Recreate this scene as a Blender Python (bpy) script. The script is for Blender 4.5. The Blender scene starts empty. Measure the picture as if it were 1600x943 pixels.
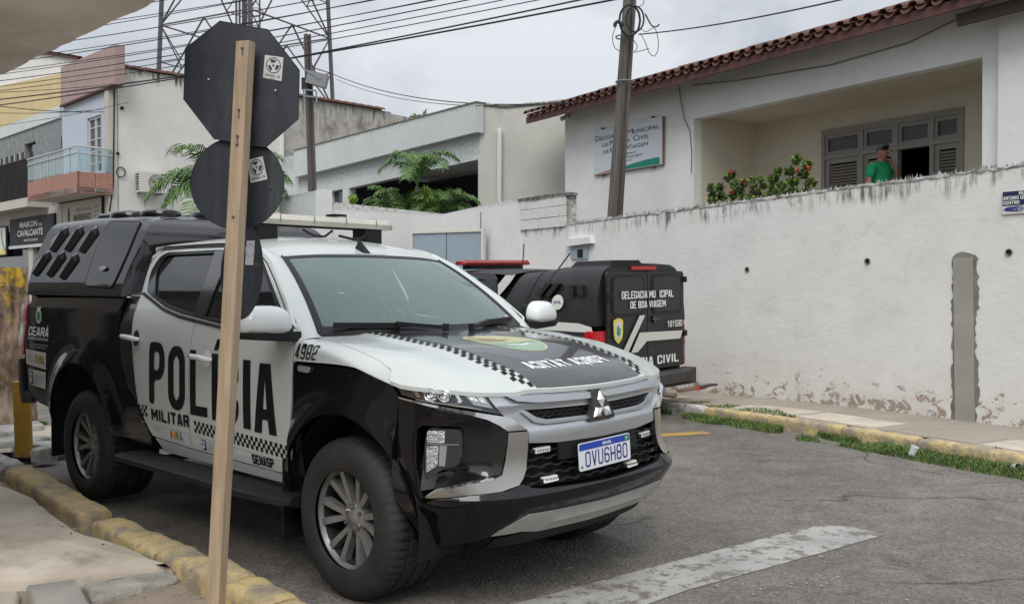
import bpy, bmesh, math, random
from mathutils import Vector, Matrix, Quaternion
random.seed(7)
SC=bpy.context.scene
COL=SC.collection
R=math.radians
# ---------------- camera, sky, sun, exposure ----------------
FPX=1454.6; CAMH=1.502
cam_d=bpy.data.cameras.new('camera'); cam=bpy.data.objects.new('camera',cam_d); COL.objects.link(cam)
cam.location=(0,0,CAMH); cam.rotation_euler=(R(89),0,0)
cam_d.sensor_width=36; cam_d.lens=FPX/1600*36; cam_d.clip_start=.05; cam_d.clip_end=2000
SC.camera=cam
SC.view_settings.view_transform='Standard'; SC.view_settings.look='None'; SC.view_settings.exposure=0.38; SC.view_settings.gamma=1
W_=bpy.data.worlds.new('World'); SC.world=W_; W_.use_nodes=True
nt=W_.node_tree; nt.nodes.clear()
wo=nt.nodes.new('ShaderNodeOutputWorld'); bg=nt.nodes.new('ShaderNodeBackground'); bg.inputs[1].default_value=.1
sky=nt.nodes.new('ShaderNodeTexSky'); sky.sky_type='NISHITA'; sky.sun_disc=False; sky.sun_elevation=R(48); sky.sun_rotation=R(190)
tc=nt.nodes.new('ShaderNodeTexCoord'); mp=nt.nodes.new('ShaderNodeMapping'); mp.inputs['Scale'].default_value=(1,1,2.2)
n1=nt.nodes.new('ShaderNodeTexNoise'); n1.inputs['Scale'].default_value=3.1; n1.inputs['Detail'].default_value=7; n1.inputs['Roughness'].default_value=.52; n1.inputs['Distortion'].default_value=.5
cr=nt.nodes.new('ShaderNodeValToRGB'); e=cr.color_ramp.elements
e[0].position=.38; e[0].color=(3.3,3.5,3.85,1); e[1].position=.60; e[1].color=(4.95,5.1,5.35,1)
mx=nt.nodes.new('ShaderNodeMix'); mx.data_type='RGBA'; mx.inputs[0].default_value=.93
L=nt.links
L.new(tc.outputs['Generated'],mp.inputs[0]); L.new(mp.outputs[0],n1.inputs['Vector']); L.new(n1.outputs[0],cr.inputs[0])
# overcast: sky a little brighter towards the zenith
sep=nt.nodes.new('ShaderNodeSeparateXYZ'); L.new(tc.outputs['Generated'],sep.inputs[0])
mr=nt.nodes.new('ShaderNodeMapRange'); mr.inputs[1].default_value=0; mr.inputs[2].default_value=1; mr.inputs[3].default_value=.95; mr.inputs[4].default_value=2.2
L.new(sep.outputs[2],mr.inputs[0])
vm=nt.nodes.new('ShaderNodeVectorMath'); vm.operation='SCALE'; L.new(cr.outputs[0],vm.inputs[0]); L.new(mr.outputs[0],vm.inputs['Scale'])
L.new(sky.outputs[0],mx.inputs['A']); L.new(vm.outputs[0],mx.inputs['B']); L.new(mx.outputs[2],bg.inputs[0]); L.new(bg.outputs[0],wo.inputs[0])
sd=bpy.data.lights.new('sun','SUN'); sd.energy=1.6; sd.angle=R(35); sd.color=(1,.97,.92)
sun=bpy.data.objects.new('sun',sd); COL.objects.link(sun)
az=R(190); el=R(48)
dv=Vector((math.sin(az)*math.cos(el),math.cos(az)*math.cos(el),math.sin(el)))
sun.rotation_euler=dv.to_track_quat('Z','Y').to_euler()
# ---------------- materials ----------------
MT={}
def newmat(n):
    m=bpy.data.materials.new(n); m.use_nodes=True; MT[n]=m
    return m,m.node_tree,m.node_tree.nodes['Principled BSDF']
def mat(n,col,rough=.5,metal=0,var=0,vs=6,bump=0,bs=60,coat=0,spec=.5,emit=None,col2=None,aniso=(1,1,1),fac=(.35,.65),wear=None,alpha=None,trans=0,detail=6,coords='Object',bdist=.01,rvar=0):
    m,t,b=newmat(n); N=t.nodes; Lk=t.links
    b.inputs['Base Color'].default_value=(*col,1); b.inputs['Roughness'].default_value=rough; b.inputs['Metallic'].default_value=metal
    b.inputs['Specular IOR Level'].default_value=spec; b.inputs['Coat Weight'].default_value=coat; b.inputs['Coat Roughness'].default_value=.04
    if trans: b.inputs['Transmission Weight'].default_value=trans
    if emit: b.inputs['Emission Color'].default_value=(*emit[:3],1); b.inputs['Emission Strength'].default_value=emit[3]
    if var or col2 or bump or wear or rvar:
        c=N.new('ShaderNodeTexCoord'); mpn=N.new('ShaderNodeMapping'); mpn.inputs['Scale'].default_value=aniso
        Lk.new(c.outputs[coords],mpn.inputs[0]); V=mpn.outputs[0]
    out=None
    if var or col2:
        n_=N.new('ShaderNodeTexNoise'); n_.inputs['Scale'].default_value=vs; n_.inputs['Detail'].default_value=detail; n_.inputs['Roughness'].default_value=.62; Lk.new(V,n_.inputs['Vector'])
        r=N.new('ShaderNodeValToRGB'); r.color_ramp.elements[0].position=fac[0]; r.color_ramp.elements[1].position=fac[1]
        a=col2 if col2 else tuple(x*(1-var) for x in col); d=col if col2 else tuple(min(1,x*(1+var)) for x in col)
        r.color_ramp.elements[0].color=(*a,1); r.color_ramp.elements[1].color=(*d,1)
        Lk.new(n_.outputs[0],r.inputs[0]); out=r.outputs[0]
    if wear:   # (colour, scale, lo, hi)
        w=N.new('ShaderNodeTexNoise'); w.inputs['Scale'].default_value=wear[1]; w.inputs['Detail'].default_value=8; w.inputs['Roughness'].default_value=.7; Lk.new(V,w.inputs['Vector'])
        r2=N.new('ShaderNodeMapRange'); r2.inputs[1].default_value=wear[2]; r2.inputs[2].default_value=wear[3]; Lk.new(w.outputs[0],r2.inputs[0])
        q=N.new('ShaderNodeMix'); q.data_type='RGBA'; Lk.new(r2.outputs[0],q.inputs[0])
        if out: Lk.new(out,q.inputs['A'])
        else: q.inputs['A'].default_value=(*col,1)
        q.inputs['B'].default_value=(*wear[0],1); out=q.outputs[2]
    if out: Lk.new(out,b.inputs['Base Color'])
    if rvar:
        rn=N.new('ShaderNodeTexNoise'); rn.inputs['Scale'].default_value=vs*1.7; rn.inputs['Detail'].default_value=8; Lk.new(V,rn.inputs['Vector'])
        rr=N.new('ShaderNodeMapRange'); rr.inputs[1].default_value=.3; rr.inputs[2].default_value=.7; rr.inputs[3].default_value=max(0,rough-rvar); rr.inputs[4].default_value=rough+rvar
        Lk.new(rn.outputs[0],rr.inputs[0]); Lk.new(rr.outputs[0],b.inputs['Roughness'])
    if bump:
        bn=N.new('ShaderNodeTexNoise'); bn.inputs['Scale'].default_value=bs; bn.inputs['Detail'].default_value=8; bn.inputs['Roughness'].default_value=.65; Lk.new(V,bn.inputs['Vector'])
        bb=N.new('ShaderNodeBump'); bb.inputs['Strength'].default_value=bump; bb.inputs['Distance'].default_value=bdist; Lk.new(bn.outputs[0],bb.inputs['Height']); Lk.new(bb.outputs[0],b.inputs['Normal'])
    return m
def glassmat(n,tint,alpha,rough=.02,base=(.01,.012,.012),spec=.5):
    """thin glazing: part see-through, part body colour, with a real reflection on top"""
    m,t,b=newmat(n); N=t.nodes; Lk=t.links
    b.inputs['Base Color'].default_value=(*base,1); b.inputs['Roughness'].default_value=rough; b.inputs['Specular IOR Level'].default_value=spec
    tr=N.new('ShaderNodeBsdfTransparent'); tr.inputs[0].default_value=(*tint,1)
    fr=N.new('ShaderNodeFresnel'); fr.inputs[0].default_value=1.5
    ad=N.new('ShaderNodeMath'); ad.operation='ADD'; ad.use_clamp=True; ad.inputs[1].default_value=1-alpha; Lk.new(fr.outputs[0],ad.inputs[0])
    mi=N.new('ShaderNodeMixShader'); Lk.new(ad.outputs[0],mi.inputs[0]); Lk.new(tr.outputs[0],mi.inputs[1]); Lk.new(b.outputs[0],mi.inputs[2])
    Lk.new(mi.outputs[0],N['Material Output'].inputs[0]); return m
mat('paint_white',(.55,.585,.565),.28,coat=.6,var=.03,vs=3)
def dusty(n,col,dust,rough=.1):
    m=mat(n,col,rough,coat=0,spec=.5,wear=(dust,3.0,.5,.95),rvar=.05,vs=4); return m
dusty('paint_black',(.006,.006,.008),(.016,.014,.012),.08)

mat('fibre_black',(.007,.007,.008),.05,coat=0,spec=.42,wear=((.02,.018,.016),2.2,.5,.95))
mat('wrap_black',(.010,.010,.011),.25,coat=.3)
mat('letter_black',(.009,.009,.010),.5,spec=.2)
mat('plastic_black',(.014,.014,.015),.5,spec=.22,bump=.2,bs=300,bdist=.002)
mat('plastic_gloss',(.012,.012,.013),.18,coat=.6)
mat('trim_black',(.012,.012,.013),.4,spec=.3)
mat('shadow_black',(.006,.006,.006),.8)
mat('rubber',(.016,.016,.017),.72,wear=((.05,.044,.038),7,.45,.9),bump=.15,bs=120,bdist=.002)
mat('chrome',(.80,.80,.81),.09,1,rvar=.04,vs=5)
mat('chrome_bright',(.75,.76,.77),.22,.5,coat=.5)
mat('chrome_soft',(.52,.50,.46),.3,1,rvar=.06,vs=6)
mat('silver',(.50,.52,.54),.3,.75,coat=.5,rvar=.04,vs=5)
mat('silver_matte',(.48,.49,.47),.42,.35,var=.08,vs=5)
mat('rim_metal',(.27,.27,.27),.34,.6,var=.12,vs=12)
mat('rim_dark',(.022,.022,.022),.5,.2)
mat('steel_dark',(.07,.065,.06),.55,.6,var=.2)
mat('white_gloss',(.72,.74,.74),.22,coat=.6)
mat('decal_white',(.75,.76,.75),.4); mat('decal_grey',(.4,.41,.42),.5); mat('decal_blue',(.03,.04,.22),.45); mat('navy',(.014,.018,.07),.5); mat('decal_red',(.5,.05,.04),.45)
mat('decal_yellow',(.72,.6,.12),.45); mat('decal_green',(.03,.28,.12),.45); mat('decal_pale_yellow',(.56,.55,.30),.35,coat=.6); mat('decal_pale_green',(.24,.40,.25),.35,coat=.6); mat('decal_brown',(.33,.24,.13),.5); mat('decal_orange',(.7,.28,.05),.5); mat('decal_cream',(.66,.66,.60),.45); mat('decal_purple',(.018,.014,.022),.3)
mat('plate_blue',(.015,.06,.42),.35); mat('plate_white',(.74,.76,.78),.35)
mat('lens_clear',(.62,.63,.64),.12,.7,coat=1,bump=.9,bs=70,bdist=.01,var=.35,vs=60)
mat('lens_dark',(.03,.03,.034),.08,coat=1)
mat('lens_grey',(.34,.37,.39),.1,.3,coat=1)
mat('lens_red',(.46,.012,.018),.22,coat=.25,var=.25,vs=14)
mat('lens_amber',(.65,.3,.05),.15,coat=1)
mat('lightbar_joint',(.22,.21,.18),.5)
mat('lightbar_grey',(.46,.44,.38),.3,coat=.5,var=.18,vs=9,aniso=(1,.25,1))
mat('lightbar_red',(.30,.022,.018),.25,coat=.6,var=.3,vs=9)
mat('led_white',(.7,.7,.66),.3,coat=.5)
glassmat('glass_tint',(.05,.055,.055),.45,.03,(.012,.014,.014))
glassmat('windscreen',(.70,.84,.82),.62,.02,(.31,.40,.39))  # pale teal body colour stands in for sky reflection and haze
glassmat('glass_rail',(.72,.86,.88),.7,.03,(.45,.56,.6))
mat('seat_dark',(.03,.03,.032),.8)
mat('dash',(.035,.035,.036),.6)
# ---------------- mesh helpers ----------------
def tag(o,label=None,category=None,group=None,kind=None):
    if label: o['label']=label
    if category: o['category']=category
    if group: o['group']=group
    if kind: o['kind']=kind
    return o
def empty(name,loc=(0,0,0),rz=0,parent=None,**k):
    o=bpy.data.objects.new(name,None); COL.objects.link(o); o.location=loc; o.rotation_euler=(0,0,rz); o.empty_display_size=.2
    if parent: o.parent=parent
    return tag(o,**k)
def link(name,me,parent=None,**k):
    o=bpy.data.objects.new(name,me); COL.objects.link(o)
    if parent: o.parent=parent
    return tag(o,**k)
def finish(me,angle=32,smooth=True):
    if smooth and len(me.polygons):
        me.polygons.foreach_set('use_smooth',[True]*len(me.polygons)); me.set_sharp_from_angle(angle=R(angle))
    me.update(); return me
def M(m): return MT[m] if isinstance(m,str) else m
def mesh(name,v,f,mats,parent=None,mi=None,smooth=True,angle=32,recalc=False,**k):
    me=bpy.data.meshes.new(name); me.from_pydata([tuple(p) for p in v],[],f)
    if not isinstance(mats,(list,tuple)): mats=[mats]
    for m in mats: me.materials.append(M(m))
    if mi: me.polygons.foreach_set('material_index',mi)
    me.update()
    if recalc:
        bm=bmesh.new(); bm.from_mesh(me); bmesh.ops.recalc_face_normals(bm,faces=bm.faces); bm.to_mesh(me); bm.free()
    finish(me,angle,smooth); return link(name,me,parent,**k)
class MB:
    def __init__(s): s.v=[];s.f=[];s.m=[]
    def add(s,v,f,mi=0):
        b=len(s.v); s.v+= [tuple(p) for p in v]; s.f+=[tuple(i+b for i in q) for q in f]; s.m+=[mi]*len(f); return s
    def box(s,x0,x1,y0,y1,z0,z1,mi=0,mt=None):
        v=[(x,y,z) for x in (x0,x1) for y in (y0,y1) for z in (z0,z1)]
        if mt: v=[mt@Vector(p) for p in v]
        return s.add(v,[(0,1,3,2),(4,6,7,5),(0,4,5,1),(2,3,7,6),(0,2,6,4),(1,5,7,3)],mi)
    def hexa(s,a,b,mi=0):  # two quads, a and b
        return s.add(list(a)+list(b),[(3,2,1,0),(4,5,6,7),(0,1,5,4),(1,2,6,5),(2,3,7,6),(3,0,4,7)],mi)
    def tube(s,pts,r,n=8,mi=0,cap=True,close=False):
        P=[Vector(p) for p in pts]; rs=r if isinstance(r,(list,tuple)) else [r]*len(P)
        rings=[]; up=None
        for i,p in enumerate(P):
            d=(P[(i+1)%len(P)]-P[i-1]) if close else (P[min(i+1,len(P)-1)]-P[max(i-1,0)])
            d.normalize()
            if up is None: up=Vector((0,0,1)) if abs(d.z)<.9 else Vector((1,0,0))
            a=d.cross(up).normalized(); up=a.cross(d).normalized()
            rings.append([p+(a*math.cos(2*math.pi*k/n)+up*math.sin(2*math.pi*k/n))*rs[i] for k in range(n)])
        v=[q for rg in rings for q in rg]; f=[]
        m_=len(rings)
        for i in range(m_ if close else m_-1):
            j=(i+1)%m_
            for k in range(n): f.append((i*n+k,i*n+(k+1)%n,j*n+(k+1)%n,j*n+k))
        if cap and not close: f.append(tuple(range(n-1,-1,-1))); f.append(tuple((m_-1)*n+k for k in range(n)))
        return s.add(v,f,mi)
    def bar(s,a,b,w,h,mi=0,up=(0,0,1)):
        a=Vector(a);b=Vector(b);d=(b-a).normalized(); u=Vector(up)
        x=d.cross(u); 
        if x.length<1e-4: x=d.cross(Vector((1,0,0)))
        x.normalize(); u=x.cross(d).normalized()
        q=lambda c:[c-x*w/2-u*h/2,c+x*w/2-u*h/2,c+x*w/2+u*h/2,c-x*w/2+u*h/2]
        return s.hexa(q(a),q(b),mi)
    def lathe(s,prof,n=32,axis='y',c=(0,0,0),mi=0,close=False):
        v=[];f=[];k=len(prof)
        for i in range(n):
            t=2*math.pi*i/n
            for (r,h) in prof:
                p={'y':(r*math.cos(t),h,r*math.sin(t)),'z':(r*math.cos(t),r*math.sin(t),h),'x':(h,r*math.cos(t),r*math.sin(t))}[axis]
                v.append((p[0]+c[0],p[1]+c[1],p[2]+c[2]))
        for i in range(n):
            j=(i+1)%n
            for q in range(k if close else k-1):
                q2=(q+1)%k; f.append((i*k+q,i*k+q2,j*k+q2,j*k+q))
        return s.add(v,f,mi)
    def prism(s,poly,z0,z1,mi=0,mt=None):
        n=len(poly); v=[(x,y,z0) for x,y in poly]+[(x,y,z1) for x,y in poly]
        if mt: v=[mt@Vector(p) for p in v]
        return s.add(v,[tuple(range(n-1,-1,-1)),tuple(range(n,2*n))]+[(i,(i+1)%n,n+(i+1)%n,n+i) for i in range(n)],mi)
    def grid(s,fn,nu,nv,mi=0):
        v=[fn(i/nu,j/nv) for i in range(nu+1) for j in range(nv+1)]
        return s.add(v,[(i*(nv+1)+j,i*(nv+1)+j+1,(i+1)*(nv+1)+j+1,(i+1)*(nv+1)+j) for i in range(nu) for j in range(nv)],mi)
    def build(s,name,mats,parent=None,smooth=True,angle=32,recalc=True,**k):
        return mesh(name,s.v,s.f,mats,parent,s.m if isinstance(mats,(list,tuple)) else None,smooth,angle,recalc,**k)
def rnd(poly,r,n=4):
    """round the corners of a 2-D polygon"""
    out=[];m=len(poly)
    for i in range(m):
        p=Vector(poly[i]);a=Vector(poly[i-1]);b=Vector(poly[(i+1)%m])
        rr=r[i] if isinstance(r,(list,tuple)) else r
        la=(a-p).length; lb=(b-p).length; q=min(rr,la*.45,lb*.45)
        if q<1e-4: out.append(tuple(p)); continue
        A=p+(a-p)/la*q; B=p+(b-p)/lb*q
        for k in range(n+1):
            t=k/n; out.append(tuple(A*(1-t)**2+p*2*t*(1-t)+B*t*t))
    return out
def fill2d(contours):
    """fill closed contours (even-odd) -> verts2d, faces"""
    cu=bpy.data.curves.new('c','CURVE'); cu.dimensions='2D'; cu.fill_mode='BOTH'
    for c in contours:
        sp=cu.splines.new('POLY'); sp.points.add(len(c)-1)
        for i,p in enumerate(c): sp.points[i].co=(p[0],p[1],0,1)
        sp.use_cyclic_u=True
    o=bpy.data.objects.new('c',cu); me=o.to_mesh()
    v=[(a.co.x,a.co.y) for a in me.vertices]; f=[tuple(p.vertices) for p in me.polygons]
    o.to_mesh_clear(); bpy.data.objects.remove(o); bpy.data.curves.remove(cu)
    return v,f
def text2d(txt,w=None,h=None,bold=0,align='L',shear=0,spacing=1):
    cu=bpy.data.curves.new('t','FONT'); cu.body=txt; cu.offset=bold; cu.shear=shear; cu.resolution_u=2; cu.space_character=spacing; cu.fill_mode='BOTH' if hasattr(cu,'fill_mode') else cu.fill_mode
    o=bpy.data.objects.new('t',cu); me=o.to_mesh()
    v=[(a.co.x,a.co.y) for a in me.vertices]; f=[tuple(p.vertices) for p in me.polygons]
    o.to_mesh_clear(); bpy.data.objects.remove(o); bpy.data.curves.remove(cu)
    x0=min(p[0] for p in v);x1=max(p[0] for p in v);y0=min(p[1] for p in v);y1=max(p[1] for p in v)
    sx=(w/(x1-x0)) if w else (h/(y1-y0)); sy=(h/(y1-y0)) if h else sx
    return [((a-x0)*sx,(b-y0)*sy) for a,b in v],f
# block capitals for painted lettering: contours in a 1 x 1 box
def glyph(ch,a=.30,b=.15,c=.16):
    d=c*.62
    def rc(x0,y0,x1,y1,cx,cy,k=(1,1,1,1)): # chamfers: bl br tr tl
        o=[]
        o+= [(x0,y0+cy),(x0+cx,y0)] if k[0] else [(x0,y0)]
        o+= [(x1-cx,y0),(x1,y0+cy)] if k[1] else [(x1,y0)]
        o+= [(x1,y1-cy),(x1-cx,y1)] if k[2] else [(x1,y1)]
        o+= [(x0+cx,y1),(x0,y1-cy)] if k[3] else [(x0,y1)]
        return o
    hx,hy=c*.55,d*.5
    acc=[(.42,1.05),(.62,1.05),(.86,1.22),(.56,1.22)]
    G={
    'O':[rc(0,0,1,1,c,d),rc(a,b,1-a,1-b,hx,hy)],
    'D':[rc(0,0,1,1,c,d,(0,1,1,0)),rc(a,b,1-a,1-b,hx,hy,(0,1,1,0))],
    'P':[[(0,0),(a,0),(a,.40),(1-c,.40),(1,.40+d),(1,1-d),(1-c,1),(0,1)],rc(a,.40+b,1-a,1-b,hx*.7,hy*.7,(0,1,1,0))],
    'R':[[(0,0),(a,0),(a,.42),(.44,.42),(1-a,0),(1.02,0),(.84,.44),(1,.5),(1,1-d),(1-c,1),(0,1)],rc(a,.42+b,1-a,1-b,hx*.7,hy*.7,(0,1,1,0))],
    'B':[[(0,0),(1-c,0),(1,d),(1,.5-d*.6),(.9,.5),(1,.5+d*.6),(1,1-d),(1-c,1),(0,1)],rc(a,b,1-a,.5-b*.5,hx,hy,(0,1,1,0)),rc(a,.5+b*.5,1-a,1-b,hx,hy,(0,1,1,0))],
    '8':[[(0,d),(c,0),(1-c,0),(1,d),(1,.5-d*.6),(.92,.5),(1,.5+d*.6),(1,1-d),(1-c,1),(c,1),(0,1-d),(0,.5+d*.6),(.08,.5),(0,.5-d*.6)],rc(a,b,1-a,.5-b*.45,hx,hy),rc(a,.5+b*.45,1-a,1-b,hx,hy)],
    '6':[[(0,d),(c,0),(1-c,0),(1,d),(1,.6-d),(1-c,.6),(a,.6),(a,1-b-hy),(a+hx,1-b),(1-a,1-b),(1-a,.76),(1,.76),(1,1-d),(1-c,1),(c,1),(0,1-d)],rc(a,b,1-a,.6-b,hx,hy)],
    'L':[[(0,0),(1,0),(1,b),(a,b),(a,1),(0,1)]],
    'I':[[(.5-a/2,0),(.5+a/2,0),(.5+a/2,1),(.5-a/2,1)]],
    'T':[[(.5-a/2,0),(.5+a/2,0),(.5+a/2,1-b),(1,1-b),(1,1),(0,1),(0,1-b),(.5-a/2,1-b)]],
    'E':[[(0,0),(1,0),(1,b),(a,b),(a,.5-b/2),(.88,.5-b/2),(.88,.5+b/2),(a,.5+b/2),(a,1-b),(1,1-b),(1,1),(0,1)]],
    'F':[[(0,0),(a,0),(a,.5-b/2),(.88,.5-b/2),(.88,.5+b/2),(a,.5+b/2),(a,1-b),(1,1-b),(1,1),(0,1)]],
    'H':[[(0,0),(a,0),(a,.5-b/2),(1-a,.5-b/2),(1-a,0),(1,0),(1,1),(1-a,1),(1-a,.5+b/2),(a,.5+b/2),(a,1),(0,1)]],
    'U':[[(0,d),(c,0),(1-c,0),(1,d),(1,1),(1-a,1),(1-a,b+hy),(1-a-hx*.5,b),(a+hx*.5,b),(a,b+hy),(a,1),(0,1)]],
    'V':[[(.5-a*.5,0),(.5+a*.5,0),(1,1),(1-a,1),(.5,.3),(a,1),(0,1)]],
    'A':[[(0,0),(a,0),(a+.05,.2),(1-a-.05,.2),(1-a,0),(1,0),(.5+a*.72,1),(.5-a*.72,1)],[(a+.09,.2+b),(1-a-.09,.2+b),(.5,.80)]],
    'M':[[(0,0),(a*.8,0),(a*.8,.62),(.5-a*.2,.2),(.5+a*.2,.2),(1-a*.8,.62),(1-a*.8,0),(1,0),(1,1),(1-a*.8,1),(.5,.55),(a*.8,1),(0,1)]],
    'N':[[(0,0),(a,0),(a,.6),(1-a,0),(1,0),(1,1),(1-a,1),(1-a,.4),(a,1),(0,1)]],
    'C':[[(0,d),(c,0),(1-c,0),(1,d),(1,.38),(1-a,.38),(1-a,b+hy),(1-a-hx*.6,b),(a+hx*.6,b),(a,b+hy),(a,1-b-hy),(a+hx*.6,1-b),(1-a-hx*.6,1-b),(1-a,1-b-hy),(1-a,.62),(1,.62),(1,1-d),(1-c,1),(c,1),(0,1-d)]],
    'G':[[(0,d),(c,0),(1-c,0),(1,d),(1,.5),(.5,.5),(.5,.5-b),(1-a,.5-b),(1-a,b+hy),(1-a-hx*.6,b),(a+hx*.6,b),(a,b+hy),(a,1-b-hy),(a+hx*.6,1-b),(1-a-hx*.6,1-b),(1-a,1-b-hy),(1-a,.66),(1,.66),(1,1-d),(1-c,1),(c,1),(0,1-d)]],
    'S':[[(0,d),(c,0),(1-c,0),(1,d),(1,.5+b/2-d*.5),(1-c*.6,.5+b/2),(a,.5+b/2),(a,1-b),(1-a,1-b),(1-a,.7),(1,.7),(1,1-d),(1-c,1),(c,1),(0,1-d),(0,.5-b/2+d*.5),(c*.6,.5-b/2),(1-a,.5-b/2),(1-a,b),(a,b),(a,.3),(0,.3)]],
    '1':[[(.45,0),(.45+a,0),(.45+a,1),(.45,1),(.12,.84),(.12,.68),(.45,.8)]],
    '5':[[(0,d),(c,0),(1-c,0),(1,d),(1,.58-d*.5),(1-c*.6,.58),(a,.58),(a,1-b),(1,1-b),(1,1),(0,1),(0,.58-b),(1-a,.58-b),(1-a,b),(a,b),(a,.26),(0,.26)]],
    '2':[[(0,0),(1,0),(1,b),(a,b),(a,.5-b/2),(1-c,.5-b/2+.02),(1,.5),(1,1-d),(1-c,1),(c,1),(0,1-d),(0,.7),(a,.7),(a,1-b),(1-a,1-b),(1-a,.5+b/2),(c*.7,.5+b/2),(0,.5-b/2)]],
    '4':[[(.55,0),(.55+a,0),(.55+a,.2),(1,.2),(1,.2+b),(.55+a,.2+b),(.55+a,1),(.42,1),(0,.2+b),(0,.2),(.55,.2)],[(.26,.2+b),(.55,.2+b),(.55,.72)]],
    }
    G['0']=G['O']; G['Í']=G['I']+[acc]; G['Á']=G['A']+[acc]; G['Ç']=G['C']+[[(.4,-.03),(.6,-.03),(.6,-.12),(.45,-.2),(.3,-.2),(.4,-.1)]]
    if ch=='9': return [[(1-x,1-y) for x,y in c_] for c_ in G['6']]
    return G[ch]
def block(txt,x0,z0,x1,z1,gap=.16,a=.30,b=.15,slant=0,c=.16):
    """contours of a line of block capitals filling a box (x runs with the reading direction)"""
    wd=lambda ch:{' ':.5,'I':.42,'Í':.42,'M':1.25}.get(ch,1)
    tot=sum(wd(q) for q in txt)+gap*(len(txt)-1); u=(x1-x0)/tot; x=x0; out=[]
    for ch in txt:
        w=wd(ch)
        if ch!=' ':
            for ct in glyph(ch,a,b,c):
                if ch in 'IÍ' : ct=[((p-.5)*1.0+.21,q) for p,q in ct]
                else: ct=[(p*w,q) for p,q in ct]
                cc_=[(x+p*u+slant*q*(z1-z0),z0+q*(z1-z0)) for p,q in ct]; out.append(rnd(cc_,u*.16,2) if (z1-z0)>.05 else cc_)
        x+=(w+gap)*u
    return out
def drape(name,src,fmap,mt,parent=None,grid=.06,thick=0,off=0.0,offfn=None,angle=32,back=None,**k):
    """src: list of contours (filled even-odd) or (verts,faces); cut along a grid, then mapped by fmap(u,v,off)"""
    bm=bmesh.new()
    if isinstance(src,tuple): v2,f2=src
    elif len(src)==1: v2=list(src[0]); f2=[tuple(range(len(v2)))]
    else: v2,f2=fill2d(src)
    bv=[bm.verts.new((p[0],p[1],0)) for p in v2]
    for f in f2:
        try: bm.faces.new([bv[i] for i in f])
        except ValueError: pass
    bmesh.ops.remove_doubles(bm,verts=bm.verts,dist=1e-5)
    gu,gv=grid if isinstance(grid,tuple) else (grid,grid)
    for ax,g in ((0,gu),(1,gv)):
        if not g: continue
        lo=min(p[ax] for p in v2);hi=max(p[ax] for p in v2); kk=math.floor(lo/g)+1
        while kk*g<hi-1e-4:
            co=[0,0,0];co[ax]=kk*g; no=[0,0,0];no[ax]=1
            bmesh.ops.bisect_plane(bm,geom=list(bm.verts)+list(bm.edges)+list(bm.faces),plane_co=co,plane_no=no,dist=1e-6)
            kk+=1
    bmesh.ops.triangulate(bm,faces=[f for f in bm.faces if len(f.verts)>4])
    if thick:
        be=[e for e in bm.edges if e.is_boundary]; inner={}
        for e_ in be:
            for q in e_.verts:
                if q not in inner: inner[q]=bm.verts.new(q.co)
        rims=[bm.faces.new((e_.verts[0],e_.verts[1],inner[e_.verts[1]],inner[e_.verts[0]])) for e_ in be]
        inn=set(inner.values())
    else: inn=set()
    for q in bm.verts:
        u,v_=q.co.x,q.co.y; o=off+(offfn(u,v_) if offfn else 0)
        q.co=fmap(u,v_,o-(thick if q in inn else 0))
    bmesh.ops.recalc_face_normals(bm,faces=bm.faces)
    me=bpy.data.meshes.new(name); bm.to_mesh(me); bm.free(); me.materials.append(M(mt)); finish(me,angle)
    return link(name,me,parent,**k)
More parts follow.
